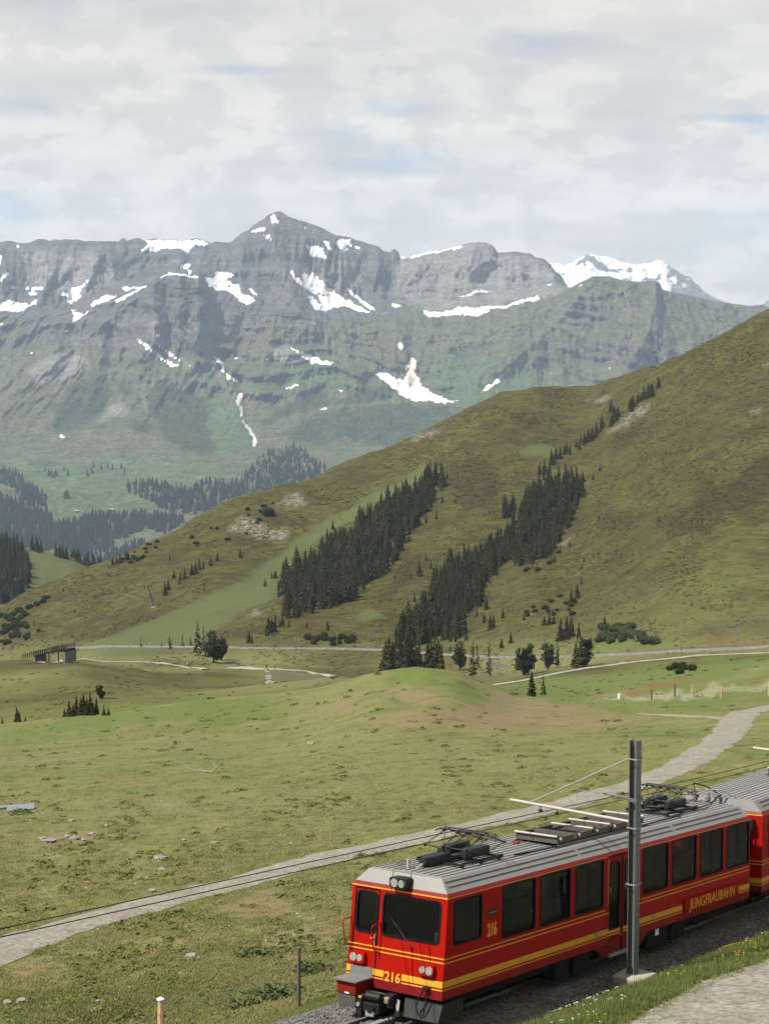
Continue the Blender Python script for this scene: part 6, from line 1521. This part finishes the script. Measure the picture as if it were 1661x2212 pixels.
# ------------------------------------------------------------------ turf, verge, flowers, ballast stones
def tuft_mesh(seed, n, h, spread, lean, mat, w=0.006):
    r = random.Random(seed); v, f = [], []
    for i in range(n):
        a = r.uniform(0, 6.283); q = spread * math.sqrt(r.random()); x, y = math.cos(a) * q, math.sin(a) * q
        b = r.uniform(0, 6.283); L = h * r.uniform(0.5, 1.15); ln_ = lean * r.uniform(0.2, 1.2) * L; k = len(v); dx, dy = math.cos(b), math.sin(b)
        v += [(x - dy * w, y + dx * w, 0), (x + dy * w, y - dx * w, 0), (x + dx * ln_ * 0.4 + dy * w * 0.8, y + dy * ln_ * 0.4 - dx * w * 0.8, L * 0.6), (x + dx * ln_ * 0.4 - dy * w * 0.8, y + dy * ln_ * 0.4 + dx * w * 0.8, L * 0.6), (x + dx * ln_, y + dy * ln_, L)]
        f += [(k, k + 1, k + 2, k + 3), (k + 3, k + 2, k + 4)]
    return mesh_of('tuft', v, f, mat)


GRS = leaf_material('meadow grass', (0.070, 0.102, 0.026), (0.185, 0.165, 0.068), trans=0.3, posn=0.22)
GRSV = leaf_material('verge grass', (0.075, 0.115, 0.026), (0.150, 0.170, 0.055), trans=0.35, posn=0.9)
STRAW = leaf_material('dry grass', (0.15, 0.125, 0.060), (0.22, 0.185, 0.105), trans=0.3)
TUF = [tuft_mesh(i, 14, 0.050, 0.17, 1.6, GRS, 0.009) for i in range(4)] + [tuft_mesh(9, 10, 0.06, 0.14, 1.3, STRAW, 0.007)]
VRG = [tuft_mesh(20 + i, 16, 0.24, 0.12, 0.5, GRSV, 0.006) for i in range(4)] + [tuft_mesh(29, 8, 0.34, 0.07, 0.35, STRAW, 0.004)]
solid = []
for o in COL.objects:
    if o.type == 'MESH' and (o.name.startswith('path') or o.name.startswith('gravel_apron') or o.name.startswith('ballast_bed')): solid.append(o)
vv, ff_ = [], []
for o in solid:
    n = len(vv); vv += [v.co[:] for v in o.data.vertices]; ff_ += [tuple(n + i for i in p.vertices) for p in o.data.polygons]
BSOL = BVHTree.FromPolygons(vv, ff_)
g_ = np.random.default_rng(5)
N_T = 95000
tx, ty = g_.uniform(-30, 1690, N_T), 1440 + (2240 - 1440) * np.sqrt(g_.uniform(0, 1, N_T))
tp, ti, tsx = [], [], []
tdirt = mask(tx, ty, DIRT, 16, 11, 30); tdry = fbm(tx / 60, ty / 30, 4, 123)
for x, y, dq, dr in zip(tx, ty, tdirt, tdry):
    if (dq and rng.random() < 0.8) or (dr > 0.22 and rng.random() < 0.7): continue
    h = pick(BA, x, y)
    if h is None or h.y > 270: continue
    if BSOL.ray_cast(Vector((h.x, h.y, h.z + 5)), Vector((0, 0, -1)), 5.5)[0] is not None and rng.random() > 0.06: continue
    tp.append((h.x, h.y, h.z - 0.01)); ti.append(4 if rng.random() < 0.08 else rng.randrange(4)); q = rng.uniform(0.55, 1.35) * (1 + h.y / 420); tsx.append((q, q, q * rng.uniform(0.7, 1.2)))
cloud_gn('meadow_grass', TUF, tp, g_.uniform(0, 6.28, len(tp)), tsx, ti)
vp, vi, vs2 = [], [], []
for _ in range(22000):
    s = rng.uniform(-5, 24); off = -2.05 - 0.35 * rng.random() if rng.random() < 0.15 else rng.uniform(-4.9 - max(0, 6 - s) * 0.10, -2.2)
    P = track_pt(s, off, 0); h = drop(BA, P.x, P.y)
    if h is None: continue
    if BSOL.ray_cast(Vector((h.x, h.y, h.z + 5)), Vector((0, 0, -1)), 5.5)[0] is not None and rng.random() > 0.12: continue
    e_ = min(1, max(0.25, (-off - 1.9) / 0.7)) * min(1, max(0.3, (4.95 + max(0, 6 - s) * 0.1 + off) / 0.9))
    vp.append((h.x, h.y, h.z - 0.01)); vi.append(4 if rng.random() < 0.12 else rng.randrange(4)); q = rng.uniform(0.5, 1.1) * e_; vs2.append((0.8 + 0.2 * q, 0.8 + 0.2 * q, q))
for _ in range(9000):       # the far lip of the ballast
    s = rng.uniform(-12, 24); P = track_pt(s, rng.uniform(2.75, 4.2), 0); h = drop(BA, P.x, P.y)
    if h is None: continue
    vp.append((h.x, h.y, h.z - 0.01)); vi.append(rng.randrange(5)); q = rng.uniform(0.25, 0.6); vs2.append((0.8, 0.8, q))
cloud_gn('verge_grass', VRG, vp, g_.uniform(0, 6.28, len(vp)), vs2, vi)
def flower_mesh(col, nm):
    m = paint(nm, col, 0.6, 0.1); q = MB(); q.tube([(0, 0, 0), (0.01, 0, 0.24)], 0.004, 3); q.tube([(0.01, 0, 0.235), (0.01, 0, 0.255)], [0.008, 0.024], 6)
    return mesh_of(nm, q.v, q.f, m)
FLW = [flower_mesh((0.42, 0.26, 0.012), 'yellow flower'), flower_mesh((0.40, 0.39, 0.36), 'white flower')]
fl_p, fl_i = [], []
for (s0, o0, n, k, sp_) in ((9.0, -3.6, 16, 0, .35), (11.0, -3.0, 20, 0, .4), (13.5, -2.9, 24, 0, .6), (16.0, -3.2, 22, 0, .8), (6.5, -3.3, 8, 0, .5), (3.2, -3.6, 9, 1, .25), (1.2, -3.9, 10, 1, .5), (4.4, -2.15, 40, 1, .35), (3.2, -2.2, 26, 1, .4), (8.2, -2.2, 5, 1, .4), (11.5, -2.3, 6, 1, .5), (0.0, -4.4, 6, 0, 1.0), (5.2, -2.3, 8, 0, .3)):
    for _ in range(n):
        P = track_pt(s0 + rng.gauss(0, sp_), o0 - 0.1 + rng.gauss(0, 0.32), 0); h = drop(BA, P.x, P.y)
        if h: fl_p.append(h[:]); fl_i.append(k)
for x, y, h in sample_poly(c5((850, 440), (1150, 410), (1450, 370), (1661, 355), (1661, 400), (1400, 430), (1100, 470), (870, 470)), 260, 31, BA): fl_p.append(h[:]); fl_i.append(0 if rng.random() < .3 else 1)
cloud_gn('wild_flowers', FLW, fl_p, g_.uniform(0, 6.28, len(fl_p)), [((1.0, 1.0, 1.0) if q[1] < 80 else (1.5, 1.5, 0.7)) for q in fl_p], fl_i)


up_, ui_, us_ = [], [], []
for _ in range(5200):
    x, y = rng.uniform(-20, 1680), 1440 + 780 * math.sqrt(rng.random())
    if fbm(np.array([x / 90]), np.array([y / 40]), 3, 411)[0] < -0.05: continue
    h = pick(BA, x, y)
    if h is None or h.y > 262 or BSOL.ray_cast(Vector((h.x, h.y, h.z + 5)), Vector((0, 0, -1)), 5.5)[0] is not None: continue
    s = rng.uniform(0.10, 0.30) * (0.6 + h.y / 160); up_.append((h.x, h.y, h.z - 0.01)); ui_.append(rng.choice((2, 3, 2, 3, 4, 5))); us_.append((s * 1.4, s * 1.4, s * 0.8))
cloud_gn('pasture_tussocks', LOWP, up_, g_.uniform(0, 6.28, len(up_)), us_, ui_)


def stone_mesh(seed, mat, flat=0.7, name='stone', sub=1):
    bm = bmesh.new(); bmesh.ops.create_icosphere(bm, subdivisions=sub, radius=1.0); r = random.Random(seed)
    for v in bm.verts:
        n = v.co.normalized(); q = 1 + 0.28 * (r.random() - 0.5) * 2; v.co = Vector((n.x * q * 1.15, n.y * q * 0.9, n.z * q * flat))
    me = bpy.data.meshes.new(name); bm.to_mesh(me); bm.free(); me.materials.append(mat); return me
BST = [stone_mesh(i, STONE, 0.75) for i in range(4)]
sp_, ss_ = [], []
for _ in range(26000):
    s = rng.uniform(-7, 22); off = rng.uniform(-2.5, 2.75)
    if abs(abs(off) - 0.5) < 0.07 or abs(off) < 0.13: continue
    z = float(np.interp(off, (-2.75, -2.2, -1.5, -0.6, 0.6, 1.5, 2.0, 2.9), (-1.06, -0.80, -0.72, -0.70, -0.70, -0.72, -0.78, -1.10)))
    sp_.append(track_pt(s, off, z + rng.uniform(-0.01, 0.03))[:]); q = rng.uniform(0.018, 0.042); ss_.append((q, q, q))
wp_, ws_ = [], []
for _ in range(900):
    x, y = rng.uniform(-20, 1680), 1520 + 690 * math.sqrt(rng.random()); h = pick(BA, x, y)
    if h is None or h.y > 220: continue
    wp_.append(h[:]); q = rng.uniform(0.02, 0.065) * (0.6 + h.y / 160); ws_.append((q, q, q))
PEB = paint('pale pebble', (0.22, 0.205, 0.18), 0.9, 0.2)
cloud_gn('loose_pebbles', [stone_mesh(70 + i, PEB, 0.6) for i in range(3)], wp_, g_.uniform(0, 6.28, len(wp_)), ws_, g_.integers(0, 3, len(wp_)))
cloud_gn('ballast_stones', BST, sp_, g_.uniform(0, 6.28, len(sp_)), ss_, g_.integers(0, 4, len(sp_)), tilt=g_.uniform(-1, 1, (len(sp_), 2)))
# ------------------------------------------------------------------ rocks, posts and plants on the near meadow
ROCKM = paint('pale limestone', (0.17, 0.158, 0.135), 0.9, 0.25, scale=5, bump=0.5)
SLABM = paint('blue grey slate', (0.115, 0.13, 0.14), 0.8, 0.12, scale=3, bump=0.3)
RKS = [stone_mesh(30 + i, ROCKM, 0.6, 'rock', 2) for i in range(4)]
for i, (x, y, s, lab) in enumerate([(790, 748, 0.30, 'grey boulder half sunk in the turf above the gravel path'), (1527, 182, 0.38, 'white boulder standing alone on the pasture below the grassy mound'), (750, 907, 0.20, 'small stone at the upper edge of the gravel path'), (800, 803, 0.22, 'flat pale stone in the turf above the gravel path'), (487, 1446, 0.10, 'small white stone in the grass before the fence wire'),
        (215, 655, 0.28, 'angular white stone at the end of the stony patch'), (255, 665, 0.34, 'broad white stone of the stony patch below the slate slab'), (335, 640, 0.24, 'pale stone in the middle of the stony patch'), (370, 650, 0.30, 'yellowish stone among the rubble of the stony patch'), (455, 630, 0.24, 'grey stone at the upper end of the stony patch'), (415, 655, 0.16, 'grey pebble heap stone within the stony patch'),
        (355, 560, 0.20, 'pale stone in the grass above the stony patch'), (525, 585, 0.18, 'small pale stone above the end of the stony patch'), (945, 1232, 0.22, 'brown stone on the bare bank beside the rough hollow'), (905, 655, 0.14, 'small pale stone in the middle of the pasture'), (1055, 668, 0.16, 'flat stone on the pasture near the gravel path'), (1500, 470, 0.14, 'small stone on the pasture right of the mound') , (110, 1447, 0.16, 'white stone on the dry bank below the gravel path'), (40, 1455, 0.15, 'white stone beside another on the dry lower bank')]):
    h = pick(BA, *c3((x, y))[0])
    if h is None: continue
    lab = lab.replace(' right of the mound', ' below the bare earth')
    o = bpy.data.objects.new('rock', RKS[i % 4]); COL.objects.link(o); o.location = h + Vector((0, 0, s * 0.2)); s *= 0.8; o.scale = (s, s, s); o.rotation_euler = (0, 0, i * 1.7); tag(o, lab, 'rock')
for (x, y, w, d, lab) in ((105, 502, 1.55, 0.9, 'large blue grey slate slab lying in the pasture'), (20, 500, 0.42, 0.35, 'small slate piece beside the large slab')):
    h = pick(BA, *c3((x, y))[0])
    q = MB(); q.bbox(-w / 2, w / 2, -d / 2, d / 2, 0.0, 0.16, 0.03)
    o = q.build('stone_slab', SLABM); o.location = h + Vector((0, 0, 0.02)); o.rotation_euler = (R(7), R(-3), R(8)); tag(o, lab, 'slab')
# dead branch
h = pick(BA, *c3((1040, 320))[0]); q = MB()
q.tube([(0, 0, 0.03), (0.25, 0.1, 0.25), (0.15, 0.2, 0.55), (-0.1, 0.25, 0.8)], [0.05, 0.045, 0.03, 0.01], 6); q.tube([(0.22, 0.12, 0.3), (0.5, 0.2, 0.5), (0.6, 0.2, 0.7)], [0.03, 0.02, 0.008], 5); q.tube([(0, 0, 0.05), (-0.7, 0.1, 0.12), (-1.4, 0.2, 0.18), (-1.9, 0.4, 0.5)], [0.05, 0.04, 0.03, 0.01], 6); q.tube([(-1.3, 0.2, 0.17), (-1.9, 0.0, 0.35)], [0.025, 0.008], 5)
o = q.build('dead_branch', DEADW); o.location = h; tag(o, 'bleached forked dead branch lying on the pasture', 'branch')


def post(name, px, py, h, r_, mat, lab, cap=False, lean=(0, 0), group=None, bvh=BA, sq=False, cat='post'):
    p = pick(bvh, px, py)
    if p is None: return None
    e = bpy.data.objects.new(name, None); COL.objects.link(e); e.location = p; e.rotation_euler = (lean[0], lean[1], 0.3); tag(e, lab, cat, group)
    q = MB()
    if sq: q.bbox(-r_, r_, -r_, r_, -0.3, h, r_ * 0.25)
    else: q.tube([(0, 0, -0.3), (0, 0, h * 0.5), (0.01, 0, h)], [r_, r_ * 0.95, r_ * 0.9], 9)
    q.build('shaft', mat, e)
    if cap:
        q = MB(); q.tube([(0, 0, h), (0, 0, h + 0.03), (0, 0, h + 0.06)], [r_ * 1.05, r_ * 1.1, r_ * 0.5], 9); q.build('cap', BOTW, e)
    q = MB(); q.tube([(r_, 0, h * 0.75), (r_ + 0.04, 0, h * 0.75)], 0.02, 6); q.build('insulator', BLACK, e)
    return p
pa = post('fence_post', 646, 2180, 1.55, 0.05, WOODD, 'thin dark fence post standing alone in the grass by the railcar cab')
pb_ = pick(BA, 349, 2300)
pb_ = post('fence_post', 349, 2300, 1.40, 0.075, WOODL, 'pale new wooden fence post with a white cap', cap=True)
if pa and pb_:
    q = MB(); A_ = pa + Vector((0, 0, 1.15)); B_ = pb_ + Vector((0, 0, 1.1)); dvec = B_ - A_
    q.tube([A_ - dvec * 0.0, A_ + dvec * 0.5 - Vector((0, 0, 0.08)), B_, B_ + dvec * 1.0], 0.006, 5); tag(q.build('fence_wire', GALV), 'thin fence wire between the dark post and the capped post', 'wire')
for i, (x, y, hp, m_, lab) in enumerate([(1013, 430, 12, BOTW, 'short white marker post at the saddle beside the mound'), (1152, 432, 23, WOODD, 'dark fence post beside the white flowering strip'), (1252, 418, 28, WOODD, 'tallest grey fence post on the flowery rise'), (1328, 414, 22, WOODL, 'pale wooden fence post on the flowery rise'), (1454, 428, 25, WOODL, 'pale fence post below the rust coloured patch'), (1658, 415, 26, WOODL, 'pale fence post at the far end of the flowery fence')]):
    X_, Y_ = c5((x, y))[0]; p = pick(BA, X_, Y_)
    post('fence_post', X_, Y_, hp * p.y / F, 0.09 if i else 0.16, m_, lab)


def herb(px, py, n, size, lab, seed):
    h = pick(BA, px, py); r = random.Random(seed); q = MB()
    for i in range(n):
        a = r.uniform(0, 6.28); d = size * math.sqrt(r.random()); x, y = d * math.cos(a), d * math.sin(a); L = r.uniform(0.16, 0.30); b = r.uniform(0, 6.28); z = r.uniform(0.02, 0.28) * (1 - d / size * 0.6); c_, s_ = math.cos(b), math.sin(b); w = L * 0.28
        q.add([(x, y, z), (x + c_ * L * .5 - s_ * w, y + s_ * L * .5 + c_ * w, z + L * .35), (x + c_ * L, y + s_ * L, z + L * .15), (x + c_ * L * .5 + s_ * w, y + s_ * L * .5 - c_ * w, z + L * .35)], [(0, 1, 2), (0, 2, 3)])
    me = mesh_of('leaves', q.v, q.f, DOCK); o = bpy.data.objects.new('dock_plant', me); COL.objects.link(o); o.location = h; tag(o, lab, 'plant')
DOCK = leaf_material('dock leaves', (0.050, 0.075, 0.025), (0.095, 0.115, 0.050), trans=0.3)
herb(*c3((1350, 1425))[0], 150, 0.75, 'broad leaved dock plant beside the thin dark fence post', 1)
herb(*c3((1525, 1300))[0], 60, 0.5, 'low leafy plant at the foot of the rough hollow', 2)
herb(*c3((1240, 1220))[0], 60, 0.5, 'dark leafy plant on the rim of the rough hollow', 3)
herb(*c3((1190, 1480))[0], 40, 0.45, 'flat leafy plant in the grass between the two fence posts', 4)
herb(*c3((105, 525))[0], 60, 0.6, 'leafy plant growing against the large slate slab', 5)

# ------------------------------------------------------------------ far railway: masts, wall, gallery
FMAST = paint('far mast steel', (0.15, 0.155, 0.15), 0.5, 0.1)
def far_mast(px, py, hpx, lab, grp):
    p = pick(BA, px, py)
    if p is None: return
    e = bpy.data.objects.new('railway_mast', None); COL.objects.link(e); e.location = p; tag(e, lab, 'mast', grp)
    h = hpx * p.y / F
    q = MB(); q.box(-0.13, 0.13, -0.13, 0.13, -0.3, h); q.build('column', FMAST, e)
    q = MB(); q.bbox(-0.5, 0.5, -0.5, 0.5, -0.4, 0.5, 0.05); q.build('footing', CONC, e)
    q = MB(); q.tube([(0, 0, h * 0.78), (0.4, -3.0, h * 0.80)], 0.06, 5); q.tube([(0, 0, h * 0.97), (0.3, -2.2, h * 0.81)], 0.035, 5); q.build('cantilever', FMAST, e)
for x, y, hp in ((1080, 237, 43), (1278, 227, 46), (1522, 209, 49), (840, 235, 38), (613, 232, 40), (295, 232, 34)):
    far_mast(*c5((x, y))[0], hp, 'thin railway mast in the row along the heath slope foot', 'masts along the heath slope foot')
for x, y, hp in ((280, 196, 20), (335, 212, 14), (463, 212, 23), (567, 192, 22), (650, 192, 26), (722, 196, 24), (808, 200, 24), (996, 207, 35), (1097, 212, 34), (1170, 216, 35), (1275, 214, 28), (1455, 209, 36), (1592, 208, 36)):
    far_mast(*c4((x, y))[0], hp, 'thin railway mast in the row below the ski run', 'masts below the ski run')
# dry stone wall under the line
pL, pR = pick(BA, 1050, 1440), pick(BA, 1112, 1440)
e = bpy.data.objects.new('stone_wall', None); COL.objects.link(e); e.location = pL; tag(e, 'pale dry stone retaining wall below the far railway between dark trees', 'wall')
d = pR - pL; e.rotation_euler = (0, 0, math.atan2(d.y, d.x)); Lw = d.xy.length
WST = paint('wall stone', (0.12, 0.112, 0.095), 0.9, 0.3, scale=1.5, bump=0.4)
q = MB(); q.box(0, Lw, 0.15, 0.8, -1.0, 2.9); q.build('core', WST, e)
nb = 0
for row in range(5):
    x = 0.0
    while x < Lw - 0.4:
        w = rng.uniform(0.6, 1.2); w = min(w, Lw - x)
        q = MB(); q.bbox(x + 0.02, x + w - 0.03, rng.uniform(0.0, 0.06), 0.3, row * 0.6 + 0.02, row * 0.6 + 0.57, 0.05); q.build('stone', WST, e); x += w
# bridge with railings over the run, its underside in shade
def bridge():
    pA = pick(BA, 84, 1430); pB = Vector(at(150, 1420, pA.y - 5.0).tolist())
    e = bpy.data.objects.new('railing_bridge', None); COL.objects.link(e); e.location = pA
    d = pB - pA; L = d.xy.length; e.rotation_euler = (0, 0, math.atan2(d.y, d.x)); tag(e, 'dark railed bridge with open sides crossing above the path', 'bridge')
    arc = lambda t: (t * L, 0.16 * L * math.sin(math.pi * t) * 0.5, 2.2 + 1.1 * math.sin(math.pi * min(1, t * 1.1) * 0.55) + d.z * t * 0.6 if t >= 0 else 2.2 + 2.6 * t)
    q = MB()
    pts = [arc(i / 16) for i in range(17)]
    for a, b in zip(pts[:-1], pts[1:]):
        q.add([(a[0], a[1] - 2, a[2]), (b[0], b[1] - 2, b[2]), (b[0], b[1] + 3, b[2]), (a[0], a[1] + 3, a[2]), (a[0], a[1] - 2, a[2] - .5), (b[0], b[1] - 2, b[2] - .5), (b[0], b[1] + 3, b[2] - .5), (a[0], a[1] + 3, a[2] - .5)], [(0, 1, 2, 3), (4, 7, 6, 5), (0, 4, 5, 1), (2, 6, 7, 3)])
    q.build('deck', UNDER, e)
    for t in (0.0, 0.97):
        a = arc(t); q = MB(); q.box(a[0] - 0.3, a[0] + 0.5, a[1] - 2.2, a[1] + 3.2, -1.5 + d.z * t, a[2] - 0.5); q.build('abutment', WST, e)
    for off in (-2, 3):
        for i in range(-5, 17):
            a = arc(i / 16); q = MB(); q.box(a[0] - .07, a[0] + .07, a[1] + off - .07, a[1] + off + .07, a[2] - .3, a[2] + 1.15); q.build('railing_post', UNDER, e)
        for hh in (0.4, 0.75, 1.1):
            q = MB(); q.tube([(a[0], a[1] + off, a[2] + hh) for a in [arc(i / 16) for i in range(-5, 17)]], 0.06, 5); q.build('railing_bar', UNDER, e)
    for t in (0.3, 0.6):
        a = arc(t); q = MB(); q.tube([(a[0], a[1], -1 + d.z * t), (a[0], a[1], a[2] - .4)], 0.22, 8); q.build('pier', CONC, e)
bridge()
# ski lift towers
LIFTM = paint('lift tower steel', (0.07, 0.074, 0.078), 0.5, 0.1)
def lift(bx, by, tx_, ty_, lab):
    p = pick(BA, bx, by)
    if p is None: return
    e = bpy.data.objects.new('lift_tower', None); COL.objects.link(e); e.location = p; tag(e, lab, 'lift tower')
    top = Vector(at(tx_, ty_, p.y)) - p; h = top.length
    e.rotation_euler = (0, math.atan2(top.x, top.z), 0)
    q = MB(); q.tube([(0, 0, -0.5), (0, 0, h)], [h * 0.045, h * 0.028], 10); q.build('shaft', LIFTM, e)
    q = MB(); q.bbox(-h * .1, h * .1, -h * .1, h * .1, -h * .1, h * .03, h * .01); q.build('footing', CONC, e)
    q = MB(); q.box(-h * .16, h * .16, -h * .03, h * .03, h * 0.96, h * 1.0); q.build('cross_arm', LIFTM, e)
    for s in (-1, 1):
        q = MB(); q.box(s * h * .15 - h * .02, s * h * .15 + h * .02, -h * .16, h * .16, h * 0.92, h * 0.955); q.build('sheave_beam', LIFTM, e)
        for k in (-.12, -.04, .04, .12):
            q = MB(); q.tube([(s * h * .15 - h * .015, k * h, h * .915), (s * h * .15 + h * .015, k * h, h * .915)], h * .03, 10); q.build('sheave', BLACK, e)
lift(333, 1312, 319, 1263, 'tall leaning lift tower standing on the ski run edge')
lift(1421, 790, 1413, 760, 'dark lift tower on the skyline of the hill crest')
lift(737, 1126, 733, 1112, 'tiny lift tower at the top edge of the dense wood')
lift(1108, 914, 1106, 904, 'tiny lift tower on the upper back slope')
# small barns in the valley pastures
BARNM = paint('barn boards', (0.065, 0.050, 0.040), 0.9, 0.2); BROOF = paint('barn roof', (0.17, 0.15, 0.14), 0.8, 0.1)
for x, y, w, lab in ((333, 352, 12, 'small dark barn at the upper edge of the valley wood'), (480, 348, 15, 'small barn with a pale roof at the top of the valley wood'), (325, 97, 8, 'tiny hut beside the winding alp road')):
    p = pick(BM, *c6((x, y))[0])
    if p is None: continue
    e = bpy.data.objects.new('barn', None); COL.objects.link(e); e.location = p; tag(e, lab, 'barn')
    q = MB(); q.box(-w / 2, w / 2, -w * .3, w * .3, -2, w * .28); q.build('wall', BARNM, e)
    q = MB(); q.add([(-w * .58, -w * .4, w * .24), (w * .58, -w * .4, w * .24), (w * .58, 0, w * .5), (-w * .58, 0, w * .5), (-w * .58, w * .4, w * .24), (w * .58, w * .4, w * .24)], [(0, 1, 2, 3), (3, 2, 5, 4), (0, 3, 4), (1, 5, 2)]); q.build('roof', BROOF, e)
# walkers on the pale path
def walker(px, py, shirt, lab, seed):
    p = pick(BA, px, py)
    if p is None: return
    me = bpy.data.meshes.new('person')
    J = [(0, 0, .95, .13), (0, 0, 1.2, .15), (0, 0, 1.42, .12), (0, 0, 1.52, .055), (0, 0.01, 1.66, .095), (-.17, 0, 1.40, .055), (-.24, .04, 1.12, .045), (-.22, .16, .90, .035), (.17, 0, 1.40, .055), (.24, -.05, 1.12, .045), (.22, .06, .88, .035), (-.09, 0, .88, .09), (-.10, .12, .48, .065), (-.10, .06, .06, .045), (-.10, .20, .03, .04), (.09, 0, .88, .09), (.10, -.10, .48, .065), (.10, -.24, .08, .045), (.10, -.12, .03, .04)]
    E_ = [(0, 1), (1, 2), (2, 3), (3, 4), (2, 5), (5, 6), (6, 7), (2, 8), (8, 9), (9, 10), (0, 11), (11, 12), (12, 13), (13, 14), (0, 15), (15, 16), (16, 17), (17, 18)]
    me.from_pydata([j[:3] for j in J], E_, [])
    o = bpy.data.objects.new('person', me); COL.objects.link(o); o.location = p + Vector((0, 0, 0.28)); o.rotation_euler = (0, 0, 1.4 + seed)
    md = o.modifiers.new('skin', 'SKIN')
    if not me.skin_vertices: bpy.context.view_layer.update()
    for i, j in enumerate(J): me.skin_vertices[0].data[i].radius = (j[3], j[3])
    me.skin_vertices[0].data[0].use_root = True
    o.modifiers.new('smooth', 'SUBSURF').levels = 1
    m, nt, b, oo = newmat('walker clothes %d' % seed)
    tcx = nd(nt, 'ShaderNodeTexCoord'); sx = nd(nt, 'ShaderNodeSeparateXYZ'); lk(nt, tcx.outputs['Object'], sx.inputs[0])
    c = ramp(nt, math_(nt, 'DIVIDE', sx.outputs[2], 2.0), [(0.0, (0.03, 0.035, 0.05)), (0.47, (0.03, 0.035, 0.05)), (0.48, shirt), (0.755, shirt), (0.765, (0.35, 0.2, 0.14)), (0.86, (0.05, 0.03, 0.02))], 'CONSTANT')
    lk(nt, c, b.inputs['Base Color']); me.materials.append(m); tag(o, lab, 'person')
walker(401, 1441, (0.05, 0.06, 0.10), 'walker in dark jacket on the pale path below the larches', 0)
walker(405, 1441.5, (0.30, 0.28, 0.25), 'walker in light shirt on the pale path below the larches', 1)
walker(576, 1447.5, (0.42, 0.05, 0.03), 'walker in red jacket on the path near the stepping stones', 2)
walker(594, 1448.5, (0.40, 0.12, 0.03), 'walker in orange top on the path near the brown pond', 3)
# brown pool by the path
pc = pick(BA, *c4((1250, 337))[0]); WATM, wnt, wb, wo2 = newmat('peaty water'); wb.inputs['Roughness'].default_value = 0.5; wb.inputs['Specular IOR Level'].default_value = 0.12
lk(wnt, mixc(wnt, noise(wnt, nd(wnt, 'ShaderNodeTexCoord').outputs['Object'], 0.4, 3), (0.045, 0.038, 0.018), (0.075, 0.060, 0.030)), wb.inputs['Base Color'])
pp_ = []
for k in range(28):
    a = 6.283 * k / 28; q = 1 + 0.2 * math.sin(3 * a + 1) + 0.12 * math.sin(5 * a); x, y = pc.x + 6.5 * q * math.cos(a), pc.y + 17 * q * math.sin(a); h = drop(BA, x, y); pp_.append((x, y, h.z + 0.25))
hc = drop(BA, pc.x, pc.y); mw = mesh_of('pool', [(pc.x, pc.y, hc.z + 0.25)] + pp_, [(0, 1 + k, 1 + (k + 1) % 28) for k in range(28)], WATM)
po = bpy.data.objects.new('pond_water', mw); COL.objects.link(po); tag(po, kind='structure')
for i in range(9):
    t = i / 8; p = pick(BA, *c4((1152 + 16 * t + rng.uniform(-4, 4), 303 + 58 * t))[0])
    if p:
        o = bpy.data.objects.new('rock', RKS[i % 4]); COL.objects.link(o); o.location = p; s = rng.uniform(0.5, 0.9); o.scale = (s, s, s); tag(o, 'pale block in the row of stones leading down from the path', 'rock', 'row of stones by the walking path')

# travellers behind the tinted windows
def seated(x, y, shirt, lab, i, hair=(0.03, 0.02, 0.015)):
    me = bpy.data.meshes.new('person')
    J = [(0, 0, .62, .15), (0.02, 0, .85, .16), (0.03, 0, 1.10, .15), (0.0, 0, 1.22, .06), (-0.02, 0, 1.36, .095), (0.02, -.20, 1.08, .065), (-.10, -.25, .84, .05), (-.32, -.18, .74, .04), (0.02, .20, 1.08, .065), (-.10, .25, .84, .05), (-.32, .18, .74, .04), (-.45, -.10, .64, .085), (-.50, -.10, .22, .06), (-.45, .10, .64, .085), (-.50, .10, .22, .06)]
    E_ = [(0, 1), (1, 2), (2, 3), (3, 4), (2, 5), (5, 6), (6, 7), (2, 8), (8, 9), (9, 10), (0, 11), (11, 12), (0, 13), (13, 14)]
    me.from_pydata([j[:3] for j in J], E_, [])
    o = bpy.data.objects.new('person', me); COL.objects.link(o)
    o.modifiers.new('skin', 'SKIN'); bpy.context.view_layer.update()
    for k, j in enumerate(J): me.skin_vertices[0].data[k].radius = (j[3], j[3])
    me.skin_vertices[0].data[0].use_root = True
    o.modifiers.new('smooth', 'SUBSURF').levels = 1
    o.matrix_world = MCAR @ Matrix.Translation((x, y, 0.02)) @ Matrix.Rotation(math.pi if i % 2 else 0.0, 4, 'Z')
    m, nt, b, oo = newmat('traveller clothes %d' % i)
    tcx = nd(nt, 'ShaderNodeTexCoord'); sx = nd(nt, 'ShaderNodeSeparateXYZ'); lk(nt, tcx.outputs['Object'], sx.inputs[0])
    c = ramp(nt, math_(nt, 'DIVIDE', sx.outputs[2], 2.0), [(0.0, (0.03, 0.035, 0.05)), (0.32, (0.03, 0.035, 0.05)), (0.33, shirt), (0.60, shirt), (0.605, (0.38, 0.23, 0.16)), (0.70, hair)], 'CONSTANT')
    lk(nt, c, b.inputs['Base Color']); me.materials.append(m); tag(o, lab, 'person')
seated(11.15, 0.45, (0.50, 0.47, 0.42), 'seated traveller in pale shirt behind the window above the name board start', 0)
seated(12.75, 0.42, (0.45, 0.42, 0.38), 'seated traveller in light top behind the window above the name board end', 1)
seated(14.15, 0.45, (0.42, 0.40, 0.36), 'seated traveller in light jacket behind the last window of the cab car', 2)
seated(4.45, 0.42, (0.35, 0.28, 0.14), 'seated traveller in tan top behind the second large window from the cab', 3)
